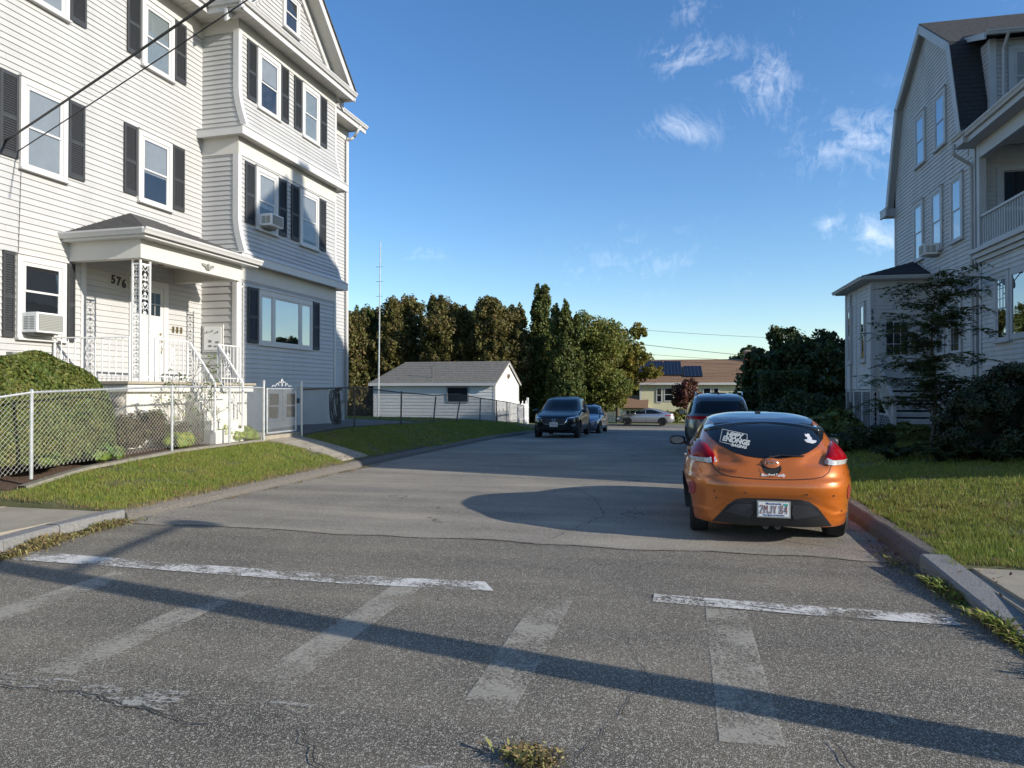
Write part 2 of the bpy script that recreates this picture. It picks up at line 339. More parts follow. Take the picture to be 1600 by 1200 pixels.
def wornpaint(name, col, cover, scale=28, streak=(1, 1, 1), amax=.8):
    # road paint worn away between the stones: alpha broken by noise
    m = mat(name, col, .75, var=.12, vscale=20); n = m.node_tree.nodes; l = m.node_tree.links; p = n['Principled BSDF']
    tcn = n.new('ShaderNodeTexCoord'); mp = n.new('ShaderNodeMapping'); mp.inputs['Scale'].default_value = streak; l.new(tcn.outputs['Object'], mp.inputs[0])
    a = n.new('ShaderNodeTexNoise'); a.inputs['Scale'].default_value = scale; a.inputs['Detail'].default_value = 8; a.inputs['Roughness'].default_value = .75; l.new(mp.outputs[0], a.inputs['Vector'])
    b = n.new('ShaderNodeTexNoise'); b.inputs['Scale'].default_value = 2.3; b.inputs['Detail'].default_value = 3; l.new(tcn.outputs['Object'], b.inputs['Vector'])
    s = n.new('ShaderNodeMath'); s.operation = 'MULTIPLY_ADD'; s.inputs[1].default_value = 1.0; l.new(b.outputs[0], s.inputs[0]); l.new(a.outputs[0], s.inputs[2])
    vo = n.new('ShaderNodeTexVoronoi'); vo.inputs['Scale'].default_value = 95; l.new(tcn.outputs['Object'], vo.inputs['Vector'])
    sc_ = n.new('ShaderNodeSeparateColor'); l.new(vo.outputs['Color'], sc_.inputs[0])
    s2 = n.new('ShaderNodeMath'); s2.operation = 'MULTIPLY_ADD'; s2.inputs[1].default_value = .15; l.new(sc_.outputs[1], s2.inputs[0]); l.new(s.outputs[0], s2.inputs[2])
    r = n.new('ShaderNodeValToRGB'); r.color_ramp.elements[0].position = (cover+.10)*.8; r.color_ramp.elements[1].position = min(1, (cover+.30)*.8); r.color_ramp.elements[1].color = (amax, amax, amax, 1); s3 = n.new('ShaderNodeMath'); s3.operation = 'MULTIPLY'; s3.inputs[1].default_value = .8; l.new(s2.outputs[0], s3.inputs[0]); l.new(s3.outputs[0], r.inputs[0])
    l.new(r.outputs[0], p.inputs['Alpha']); return m
LAWN = mat('lawn_soil_green', (.05, .065, .018), .95, var=.3, vscale=3, col2=(.13, .11, .05), bump=.6, bscale=60)
FARGRASS = mat('far_grass', (.11, .14, .03), .95, var=.3, vscale=.6, col2=(.17, .18, .05), bump=.6, bscale=20)

# ground to the horizon
mb = MB(); xs = [-1400, -500, -200, -90, -50, -25, -9, -7.2, 2.4, 6, 12, 25, 60, 200, 500, 1400]
ys = [-1400, -300, -60, 0, 13, 20, 25, 29, 33, 40, 46, 52, 58, 64, 70, 80, 90, 140, 300, 700, 1500]
mb.grid(lambda x, y: (x, y, zR(y)-.06), xs, ys); struct(mb, 'ground', FARGRASS, smooth=True)
# roads
mb = MB(); mb.grid(lambda x, y: (x, y, zR(y)), [-80, -40, -20, -10, -7, -4, -1, 2, 5, 12, 40, 80], [-12, -4, 0, 3, 5, 7.68]); struct(mb, 'main_road', ASPH_MAIN)
mb = MB()
def seamy(x): return 7.62 + .05*math.sin(x*2.1)+.04*math.sin(x*5.3+1)
xsr = [LX-.3+i*.47 for i in range(21)]
mb.grid(lambda x, y: (x, y if y > 7.7 else seamy(x), zR(y)+.006), xsr, [7.6, 9, 11, 13, 17, 21, 25, 29, 33, 38, 43, 48, 53, 58, 60.5]); struct(mb, 'side_street', ASPH_SIDE)
mb = MB(); mb.grid(lambda x, y: (x, y, zR(y)+.014), [-70, -30, -7, 2, 30, 70], [52.5, 55, 58, 61]); struct(mb, 'cross_street', mat('far_asphalt', (.15, .145, .13), .9, var=.1, vscale=1))
# sidewalks at the corner
KL = [(-40, 3.6), (-14, 4.1), (-9.5, 4.35), (-7.6, 4.75), (-6.75, 5.5), (-6.85, 6.4), (-6.98, 7.3), (-7.0, 8.0)]
def kerb(name, pts, w, h, material, side, hf=zR, seg=1.6, lip=.0):
    mb = MB(); n = len(pts)
    P = [Vector((p[0], p[1], 0)) for p in pts]; prof = []
    for i in range(n):
        d = (P[min(i+1, n-1)]-P[max(i-1, 0)]).normalized(); s_ = Vector((-d.y, d.x, 0))*side
        z0 = hf(P[i].y); wob = rng.uniform(-.012, .012)
        prof.append([P[i]+s_*0+Vector((0, 0, z0-.05)), P[i]+s_*(.015+lip*.3+wob)+Vector((0, 0, z0+h*.55)), P[i]+s_*(.03+lip+wob)+Vector((0, 0, z0+h*.93)), P[i]+s_*(.06+lip+wob)+Vector((0, 0, z0+h)), P[i]+s_*w+Vector((0, 0, z0+h+.004)), P[i]+s_*w+Vector((0, 0, z0-.05))])
    k = len(prof[0]); vs = [q for r in prof for q in r]
    fs = [(i*k+j, i*k+j+1, (i+1)*k+j+1, (i+1)*k+j) for i in range(n-1) for j in range(k-1)] + [tuple(range(k)), tuple(range((n-1)*k, n*k))]
    mb.add(vs, fs); return struct(mb, name, material)
def dens(pts, step):
    o = [pts[0]]
    for a, b in zip(pts[:-1], pts[1:]):
        L_ = math.dist(a, b); m = max(1, int(L_/step))
        for i in range(1, m+1): o.append((a[0]+(b[0]-a[0])*i/m, a[1]+(b[1]-a[1])*i/m))
    return o
kerb('asphalt_kerb', dens([(-6.98, 7.75), (-6.93, 12), (-6.95, 16), (-6.9, 24), (-6.85, 34), (-6.9, 47), (-8, 51), (-12, 52.4), (-40, 52.6)], .35), .24, .135, BITKERB, 1, lip=.07)
kerb('asphalt_kerb', dens([(2.10, 7.3), (2.06, 10), (2.08, 16), (2.1, 24), (2.1, 34), (2.1, 47), (3.2, 51), (7, 52.4), (40, 52.6)], .35), .24, .15, BITKERB, -1, lip=.08)
# granite kerb stones at both corners, each stone a piece of the sidewalk
def slabs(name, poly, mat_, zf, top):
    mb = MB(); mb.add([(x, y, zf(x, y)+top) for x, y in poly]+[(x, y, zf(x, y)-.2) for x, y in poly], [tuple(range(len(poly)))]+[(i, (i+1) % len(poly), len(poly)+(i+1) % len(poly), len(poly)+i) for i in range(len(poly))])
    return mb
swL = struct(slabs('x', [(-60, 4.6), (-9.4, 4.75), (-7.7, 5.2), (-7.2, 5.8), (-7.18, 7.6), (-60, 7.7)], CONC, lambda x, y: 0, .118), 'left_sidewalk', CONC)
for x in range(14):
    mb = MB(); x0 = -7.2-(x+1)*1.55; x1 = x0+1.535
    ylo = 4.76 if x else 5.85
    mb.box(x0, x1, ylo+.01, 7.58, .10, .134+.006*math.sin(x*2.3)); mb.build('sidewalk_slab', CONC, swL)
swR = struct(slabs('x', [(2.34, 7.35), (2.34, 4.2), (3.2, 3.2), (6, 2.6), (60, 2.6), (60, 7.3)], CONC, lambda x, y: 0, .11), 'right_sidewalk', CONC)
for x in range(14):
    mb = MB(); x0 = 2.42+x*1.52
    mb.box(x0, x0+1.5, 5.0+(.4 if x == 0 else 0), 6.95, .10, .135+.007*math.sin(x*1.7)); mb.build('sidewalk_slab', CONC, swR)
    mb = MB(); mb.box(x0, x0+1.5, 3.3 if x > 1 else 4.3, 4.985+(.4 if x == 0 else 0)-.01, .09, .128+.006*math.sin(x*2.9)); mb.build('sidewalk_slab', CONC, swR)
def stones(parent, pts, w=.16, h=.155, seg=1.4, side=1, z1f=None):
    pts = dens(pts, seg)
    for a, b in zip(pts[:-1], pts[1:]):
        d = (Vector(b)-Vector(a)).normalized(); s_ = Vector((-d.y, d.x))*side; mb = MB(); a_ = Vector(a)+d*.008; b_ = Vector(b)-d*.008
        j = lambda: rng.uniform(-.008, .008)
        q = [(a_.x+j(), a_.y), (b_.x+j(), b_.y), (b_.x+s_.x*w, b_.y+s_.y*w), (a_.x+s_.x*w, a_.y+s_.y*w)]
        za, zb = (h, h) if z1f is None else (z1f(a_.y), z1f(b_.y))
        t = [(q[0][0]+s_.x*.02, q[0][1]+s_.y*.02), (q[1][0]+s_.x*.02, q[1][1]+s_.y*.02), q[2], q[3]]
        mb.add([(x, y, -.1) for x, y in q]+[(x, y, z) for (x, y), z in zip(q, (za-.02, zb-.02, zb, za))]+[(x, y, z) for (x, y), z in zip(t, (za, zb, zb+.001, za+.001))],
               [(0, 3, 2, 1), (0, 1, 5, 4), (1, 2, 6, 5), (2, 3, 7, 6), (3, 0, 4, 7), (4, 5, 9, 8), (8, 9, 10, 11)])
        mb.build('kerb_stone', GRANITE, parent)
stones(swL, [(-7.0, 7.7), (-6.98, 6.7), (-6.85, 5.9), (-7.15, 5.15), (-7.9, 4.7), (-9.4, 4.35), (-14, 4.1), (-24, 3.8)], side=-1, w=.2, seg=1.2, z1f=lambda y: interp(y, [4, 5.2, 6.2, 7.0, 7.7], [.125, .13, .13, .135, .145]))
stones(swR, [(2.10, 7.3), (2.14, 5.35)], side=1, w=.24, seg=1.0, z1f=lambda y: interp(y, [4, 5.3, 5.9, 6.6, 7.3], [.03, .05, .10, .15, .165]))
stones(swR, [(2.16, 5.3), (2.5, 4.1), (3.4, 2.9), (6, 2.4), (14, 2.3)], side=1, w=.18, h=.05)
# yards
def ysheet(name, m, xs, ys, dz=0.0, zf=yard, **kw):
    mb = MB(); mb.grid(lambda x, y: (x, y, zf(x, y)+dz), xs, ys); return struct(mb, name, m, smooth=True, **kw)
lys = [7.62, 8.3, 9, 10, 11, 12, 13, 14, 15, 16, 17, 18, 19, 20, 22, 24, 27, 30, 33, 36, 40, 44, 48, 52.3]
ysheet('left_lawn', LAWN, [-60, -30, -20, -14, -11, -9.5, -9.1, -8.7, -8.3, -7.9, -7.6, -7.3, -7.12], [7.595]+lys, zf=lambda x, y: yard(x, y) if y > 7.6 else .1)
ysheet('right_lawn', LAWN, [2.26, 2.6, 3, 3.5, 4, 4.6, 5.2, 6, 7, 9, 12, 20, 35, 60], [6.94, 6.97]+lys, zf=lambda x, y: yard(x, y) if y > 6.95 else .1)
ysheet('planting_bed', SOIL, [-10.9, -10.5, -10, -9.6, -9.07], [7.9, 9, 10, 11, 12, 13, 13.6], .012)
PATIO = mat('patio_paving', (.17, .16, .14), .9, var=.2, vscale=2, bump=.3, bscale=60)
ysheet('patio', PATIO, [-16, -13, -10.8, -9.2], [14.2, 16, 18, 20, 22, 24, 26, 28], .014)
# concrete path slabs from kerb to gate
pth = struct(MB().add([(x, y, yard(x, y)+.004) for x, y in ((-9.2, 13.95), (-7.2, 14.1), (-7.2, 15.35), (-9.2, 15.3))], [(0, 1, 2, 3)]), 'front_path', CONC)
for (x0, x1) in ((-9.0, -8.62), (-8.60, -8.05), (-8.03, -7.5), (-7.48, -7.2)):
    mb = MB(); q = [(x0, 14.0), (x1, 14.05), (x1, 15.3), (x0, 15.3)]
    mb.add([(x, y, yard(x, y)-.05) for x, y in q]+[(x, y, yard(x, y)+.03) for x, y in q], [(0, 1, 2, 3), (4, 5, 6, 7), (0, 1, 5, 4), (1, 2, 6, 5), (2, 3, 7, 6), (3, 0, 4, 7)]); mb.build('path_slab', CONC, pth)
mb = MB(); mb.box(-10.5, -8.98, 13.75, 15.5, .5, yard(-9.1, 14.6)+.10); mb.build('path_slab', CONC, pth)
# crosswalk and stop line (each mark a sheet above the road)
CW = wornpaint('worn_crosswalk_paint', (.46, .42, .34), .86, 30, (1, 1, 1), .62); ST = wornpaint('worn_stop_line_paint', (.60, .575, .52), .865, 22, (1.2, 1, 1), 1.0)
FT = wornpaint('faint_old_paint', (.42, .40, .35), 1.05, 26, (.6, 1.4, 1))
def mark(name, poly, m, z=.004):
    mb = MB(); mb.add([(x, y, z) for x, y in poly], [tuple(range(len(poly)))]); return struct(mb, name, m)
for i, (x, w, y0, y1) in enumerate(((.155, .30, 3.53, 5.66), (-1.16, .29, 3.5, 5.7), (-2.44, .27, 3.48, 5.68), (-3.78, .28, 3.43, 5.56), (-5.12, .30, 3.3, 5.52))):
    mark('crosswalk_bar', [(x, y0), (x+w, y0+.02), (x+w-.005, y1), (x-.005, y1-.02)], CW)
mark('stop_line', [(-6.45, 5.66), (-4.9, 5.66), (-2.9, 5.63), (-1.55, 5.72), (-1.7, 5.98), (-2.9, 5.90), (-4.9, 5.92), (-6.75, 6.0)], ST, .008)
mark('stop_line', [(-.25, 5.73), (.9, 5.66), (1.90, 5.66), (1.90, 5.90), (.9, 5.90), (-.25, 5.95)], ST, .008)
mark('old_road_line', [(-5.2, 3.1), (-3.4, 3.14), (-1.9, 3.2), (-1.9, 3.42), (-3.4, 3.38), (-5.2, 3.40)], FT, .012)
mark('old_road_line', [(-1.2, 2.78), (.4, 2.85), (1.6, 2.95), (1.6, 3.12), (.4, 3.05), (-1.2, 2.98)], FT, .012)
# cracks and tar-sealed joints: narrow sunken-looking strips of dark filler
TAR = mat('tar_filler', (.035, .034, .032), .8)
def crack(pts, w, z=.0075, zf=None):
    mb = MB(); P = []
    pts = dens(pts, .07)
    for i, p in enumerate(pts):
        a = pts[max(i-1, 0)]; b = pts[min(i+1, len(pts)-1)]; d = (Vector(b)-Vector(a)).normalized(); s_ = Vector((-d.y, d.x)); o_ = rng.normal(0, .016); ww = w*rng.uniform(.3, 1.3)*min(1, .25+min(i, len(pts)-1-i)*.25)
        for k in (-1, 1):
            x = p[0]+s_.x*(o_+k*ww/2); y = p[1]+s_.y*(o_+k*ww/2); P.append((x, y, zR(y)+z))
    mb.add(P, [(2*i, 2*i+1, 2*i+3, 2*i+2) for i in range(len(pts)-1)]); return mb
ck = MB()
for pts, w, z in (([(-1.9, 12.2), (-1.35, 11.0), (-1.05, 9.5), (-1.5, 7.75)], .012, .0085), ([(.35, 9.0), (1.2, 8.3), (2.0, 7.9)], .008, .0085), ([(-6.7, 23.8), (-3, 23.5), (0, 23.1), (2, 23.0)], .05, .0085),
                  ([(-5.0, 3.4), (-4.2, 3.2), (-3.1, 3.25), (-2.5, 3.1), (-2.2, 3.1)], .010, .0135), ([(.68, 3.7), (.74, 3.3), (.72, 2.9), (.85, 2.4)], .014, .0135), ([(-1.9, 3.2), (-1.5, 2.8), (-1.5, 2.4)], .008, .0135),
                  ([(-.5, 5.2), (-.2, 4.2), (-.5, 3.1)], .005, .0065), ([(1.9, 5.55), (0.8, 5.72), (-.5, 5.95)], .008, .0135), ([(-6.6, 8.6), (-5.5, 9.6), (-4, 9.4)], .005, .0085),
                  ([(-6.6, 27.2), (-4.9, 27.1)], .05, .0085), ([(-4.6, 20.3), (-4.0, 20.2)], .09, .0085), ([(-4.9, 18.7), (-4.4, 18.8)], .08, .0085)):
    c = crack(pts, w, z); ck.add(c.v, c.f)
# the seam where the two surfacings meet
sx = [LX-.1+i*.12 for i in range(77)]
c = crack([(x, seamy(x)-.01) for x in sx], .008, .0095); ck.add(c.v, c.f)
struct(ck, 'road_cracks', TAR)

# ---------------------------------------------------------------- grass blades (numpy, one mesh per patch)
def np_mesh(name, V, F, m, **kw):
    me = bpy.data.meshes.new(name); nv = len(V); nf, k = F.shape
    me.vertices.add(nv); me.vertices.foreach_set('co', V.astype(np.float32).ravel())
    me.loops.add(nf*k); me.loops.foreach_set('vertex_index', F.astype(np.int32).ravel())
    me.polygons.add(nf); me.polygons.foreach_set('loop_start', np.arange(0, nf*k, k, dtype=np.int32)); me.polygons.foreach_set('loop_total', np.full(nf, k, dtype=np.int32))
    me.materials.append(m); me.update(calc_edges=True); me.validate()
    o = bpy.data.objects.new(name, me); C.objects.link(o)
    for a, b in kw.items(): o[a] = b
    return o
GRASSM = leafmat('grass_blades', (.155, .225, .034), island=.38, tr=.3, rough=.6, col2=(.26, .275, .06), vscale=1.6)
DRYM = leafmat('dry_grass', (.20, .19, .06), island=.35, tr=.25, rough=.7, col2=(.30, .24, .10), vscale=3)
zv = np.vectorize(yard)
def blades(name, x0, x1, y0, y1, density, h, w, m, mask=None, zf=None, label=None):
    n = int((x1-x0)*(y1-y0)*density); X = rng.uniform(x0, x1, n); Y = rng.uniform(y0, y1, n)
    clump = np.sin(X*7.3+np.sin(Y*5.1)*2)*np.sin(Y*6.1+np.sin(X*4.7)*2)
    thin = np.sin(X*3.1+np.sin(Y*2.3)*1.7)*np.sin(Y*2.7+np.cos(X*2.9)*1.6)+rng.normal(0, .25, n); kk = thin > -.72; X, Y, clump = X[kk], Y[kk], clump[kk]; n = len(X)
    if mask is not None: k = mask(X, Y); X, Y, clump = X[k], Y[k], clump[k]; n = len(X)
    # z by bilinear lookup on a coarse table
    gx = np.linspace(x0, x1, 24); gy = np.linspace(y0, y1, 60); T = np.array([[(zf or yard)(a, b) for a in gx] for b in gy])
    fx = (X-x0)/(x1-x0)*23; fy = (Y-y0)/(y1-y0)*59; ix = np.clip(fx.astype(int), 0, 22); iy = np.clip(fy.astype(int), 0, 58); tx = fx-ix; ty = fy-iy
    Z = (T[iy, ix]*(1-tx)+T[iy, ix+1]*tx)*(1-ty)+(T[iy+1, ix]*(1-tx)+T[iy+1, ix+1]*tx)*ty
    H = h*rng.uniform(.5, 1.3, n)*(1+.28*clump); a = rng.uniform(0, 2*np.pi, n); ln = rng.uniform(.1, .75, n); b = a+rng.normal(0, 1.2, n)
    dx, dy = np.cos(a)*w/2, np.sin(a)*w/2
    V = np.empty((n, 3, 3)); V[:, 0] = np.stack([X-dx, Y-dy, Z-.005], 1); V[:, 1] = np.stack([X+dx, Y+dy, Z-.005], 1)
    V[:, 2] = np.stack([X+np.cos(b)*ln*H, Y+np.sin(b)*ln*H, Z+H*(1-.3*ln)], 1)
    return np_mesh(name, V.reshape(-1, 3), np.arange(3*n).reshape(-1, 3), m)
def notpath(X, Y): return ~((Y > 13.98+.04*np.sin(X*9)) & (Y < 15.33+.05*np.sin(X*7)))
bd = lambda X, Y: (X < -7.16+.05*np.sin(Y*6)+.03*np.sin(Y*17)) & notpath(X, Y)
g = []
g.append(blades('verge_grass', -8.97, -7.05, 7.66, 12.5, 5200, .055, .007, GRASSM, bd)); g.append(blades('verge_grass', -8.97, -7.05, 12.5, 19, 2600, .06, .010, GRASSM, bd))
g.append(blades('verge_grass', -8.97, -7.0, 19, 34, 900, .07, .018, GRASSM)); g.append(blades('yard_grass', -16, -9.1, 24, 41, 160, .10, .04, GRASSM))
rb = lambda X, Y: (X > 2.30+.05*np.sin(Y*5)+.03*np.sin(Y*15)) & (Y > 7.0+.05*np.sin(X*8)+.03*np.sin(X*19))
g.append(blades('right_lawn_grass', 2.25, 6.4, 6.9, 9.6, 5200, .055, .007, GRASSM, rb)); g.append(blades('right_lawn_grass', 2.25, 8, 9.6, 14.5, 2200, .06, .011, GRASSM, rb))
g.append(blades('right_lawn_grass', 2.3, 6.2, 14.5, 30, 500, .08, .02, GRASSM)); g.append(blades('dry_edge_grass', 2.3, 6.2, 6.9, 7.25, 2600, .05, .007, DRYM, rb))
g.append(blades('dry_edge_grass', -9.1, -7.12, 7.6, 7.85, 2400, .06, .007, DRYM)); g.append(blades('dry_lawn_patches', 2.4, 6.4, 7.2, 11, 900, .05, .007, DRYM, lambda X, Y: np.sin(X*1.9+1)*np.sin(Y*1.7+X) > .35))
g.append(blades('dry_lawn_patches', -9.0, -7.15, 8, 14, 900, .05, .007, DRYM, lambda X, Y: (np.sin(X*2.3+1)*np.sin(Y*1.5+X) > .4) & notpath(X, Y)))
g.append(blades('dry_edge_grass', -7.32, -7.0, 7.8, 13.9, 1800, .05, .007, DRYM))
for o in g: tag(o, 'short green grass on the verge and lawns' if 'dry' not in o.name else 'dry yellowed grass at lawn edges and worn patches', 'grass', kind='stuff')
# weeds in the gutters
def weeds(pts, n, spread, h, m, label):
    V = []; P = np.array(pts); seg = rng.integers(0, len(P)-1, n); t = rng.random(n)[:, None]; c = P[seg]*(1-t)+P[seg+1]*t; c = c+rng.normal(0, spread, c.shape)
    cl = (np.sin(c[:, 0]*9+c[:, 1]*7)+1)*.5; H = h*rng.uniform(.4, 1.3, n)*(.4+cl); a = rng.uniform(0, 6.28, n); l_ = rng.uniform(.3, 1.6, n); w = rng.uniform(.004, .011, n)
    V = np.empty((n, 4, 3)); z0 = np.array([zR(q) for q in c[:, 1]])+.004
    px, py = -np.sin(a)*w, np.cos(a)*w
    V[:, 0] = np.stack([c[:, 0]-px*.4, c[:, 1]-py*.4, z0], 1); V[:, 1] = np.stack([c[:, 0]+np.cos(a)*H*l_*.5-px, c[:, 1]+np.sin(a)*H*l_*.5-py, z0+H*.7], 1)
    V[:, 2] = np.stack([c[:, 0]+np.cos(a)*H*l_, c[:, 1]+np.sin(a)*H*l_, z0+H*.8], 1); V[:, 3] = np.stack([c[:, 0]+np.cos(a)*H*l_*.5+px, c[:, 1]+np.sin(a)*H*l_*.5+py, z0+H*.7], 1)
    o = np_mesh('gutter_weeds', V.reshape(-1, 3), np.arange(4*n).reshape(-1, 4), m); tag(o, label, 'weeds', kind='stuff')
weeds([(-6.9, 7.7), (-6.83, 6.6), (-6.62, 5.8), (-6.7, 5.3), (-7.3, 4.75), (-9, 4.2)], 4200, .09, .065, DRYM, 'straggling weeds in the gutter by the left sidewalk corner')
weeds([(-6.95, 7.3), (-7.15, 6.5), (-7.1, 5.9)], 900, .05, .06, GRASSM, 'green weeds between kerb stones on the left corner')
weeds([(2.05, 7.1), (2.08, 6.2), (2.12, 5.3), (2.2, 4.7), (2.45, 3.9)], 1300, .045, .07, DRYM, 'weeds along the foot of the right granite kerb')
weeds([(2.05, 6.9), (2.08, 6.2), (2.12, 5.3), (2.2, 4.7)], 900, .03, .08, GRASSM, 'green weeds growing out from under the right granite kerb')
weeds([(2.36, 6.4), (2.36, 5.2)], 700, .03, .05, GRASSM, 'weeds in the joint behind the right kerb stones')
weeds([(-6.85, 9), (-6.8, 13), (-6.8, 15)], 500, .03, .03, DRYM, 'sparse weeds at the foot of the left asphalt kerb')
weeds([(-.72, 3.15), (-.62, 3.18)], 500, .05, .045, DRYM, 'small tuft of dry weed growing in the main road')
weeds([(2.0, 8.2), (1.95, 7.1)], 300, .05, .04, DRYM, 'dead leaves and weeds in the right gutter')

# fallen leaves scattered on lawns, gutters and path
FALL = mat('fallen_leaf', (.20, .12, .045), .8, island=.5)
n = 900; X = np.concatenate([rng.uniform(-9, -7, 330), rng.uniform(2.2, 6.5, 420), rng.normal(2.0, .07, 90), rng.normal(-6.85, .08, 60)]); Y = np.concatenate([rng.uniform(7.7, 18, 330), rng.uniform(5.2, 14, 420)**1.0, rng.uniform(5.5, 16, 90), rng.uniform(5.5, 20, 60)])
Z = np.array([(yard(x, y)+.035 if (x < -7.1 or x > 2.3) and (x < -7.1 or y > 7) else (.15 if x > 2.12 else .012)) for x, y in zip(X, Y)])
a = rng.uniform(0, 6.28, n); s_ = rng.uniform(.012, .03, n); t_ = rng.normal(0, .012, n)
V = np.stack([np.stack([X+np.cos(a+q)*s_*k, Y+np.sin(a+q)*s_*k, Z+dz*t_+.004], 1) for q, k, dz in ((0, 1.3, 1), (1.57, .7, 0), (3.14, 1.2, -1), (4.71, .7, .5))], 1)
tag(np_mesh('fallen_leaves', V.reshape(-1, 3), np.arange(4*n).reshape(-1, 4), FALL), 'small dry fallen leaves scattered over lawns and gutters', 'leaves', kind='stuff')
tuft = blades('tall_tufts', -9.0, -7.08, 7.62, 14, 420, .11, .008, GRASSM, lambda X, Y: (np.sin(X*5+Y*3)*np.sin(Y*4.3-X*2) > .25) & bd(X, Y)); tag(tuft, 'longer grass tufts on the left verge', 'grass', kind='stuff')
tuft = blades('tall_tufts', 2.27, 6.4, 6.98, 12, 420, .11, .008, GRASSM, lambda X, Y: (np.sin(X*4+Y*3)*np.sin(Y*4.3-X*2) > .3) & rb(X, Y)); tag(tuft, 'longer grass tufts on the right lawn', 'grass', kind='stuff')
# ---------------------------------------------------------------- building helpers
class Face:
    # a = along the wall, b = outwards from it, z = up
    def __init__(s, ax, pos, sg): s.ax, s.pos, s.sg = ax, pos, sg
    def pt(s, a, b, z): return (s.pos+s.sg*b, a, z) if s.ax == 'u' else (a, s.pos+s.sg*b, z)
    def box(s, mb, a0, a1, b0, b1, z0, z1):
        p, q = s.pt(a0, b0, z0), s.pt(a1, b1, z1); return mb.box(p[0], q[0], p[1], q[1], p[2], q[2])
    def poly(s, mb, pts, b0, b1):
        # polygon in (a,z) extruded from b0 to b1
        return mb.prism(pts, 'x' if s.ax == 'u' else 'y', s.pos+s.sg*b0, s.pos+s.sg*b1)
def siding(parent, F, a0, a1, z0, z1, expo, m, bulge=None, rng_at=None, one=False, skip=()):
    """lap siding: each course a board of its own (or one joined part far away)"""
    n = int(math.ceil((z1-z0)/expo)); joined = MB(); shared = {}
    for i in range(n):
        zb = z0+i*expo; zt = min(zb+expo+.012, z1+.004)
        spans = [(a0, a1)]
        if rng_at: spans = rng_at(zb, zt)
        if not one and spans and spans[0][1]-spans[0][0] > 4.2:
            u0, u1 = spans[0]; jt = u0+(u1-u0)*float(rng.uniform(.28, .72)); spans = [(u0, jt-.0015), (jt+.0015, u1)]
        for (s0, s1) in spans:
            if s1-s0 < .03: continue
            b0 = bulge(zb) if bulge else 0; b1 = bulge(zt) if bulge else 0
            key = (round(s0, 3), round(s1, 3), round(b0, 3), round(b1, 3), round(zt-zb, 3))
            def shape(mb, base):
                pr = [(b0+.0, zb-base), (b0+.027, zb-base), (b1+.004, zt-base), (b1+0, zt-base)]
                if F.ax == 'u': mb.add([F.pt(s0, b, z) for b, z in pr]+[F.pt(s1, b, z) for b, z in pr], [(0, 1, 2, 3), (4, 7, 6, 5), (0, 4, 5, 1), (1, 5, 6, 2), (2, 6, 7, 3), (3, 7, 4, 0)])
                else: mb.add([F.pt(s0, b, z) for b, z in pr]+[F.pt(s1, b, z) for b, z in pr], [(0, 1, 2, 3), (4, 7, 6, 5), (0, 4, 5, 1), (1, 5, 6, 2), (2, 6, 7, 3), (3, 7, 4, 0)])
            if one: shape(joined, 0); continue
            off = OFF[parent.name]
            if key not in shared:
                mb = MB(); shape(mb, zb); shared[key] = mb.mesh('siding_board', m, (off[0], off[1], 0))
            o = bpy.data.objects.new('siding_board', shared[key]); C.objects.link(o); o.parent = parent; o.location = (0, 0, zb-off[2]+float(rng.normal(0, .0015))); OFF[o.name] = off
    if one: joined.build('siding', m, parent, kind='stuff')
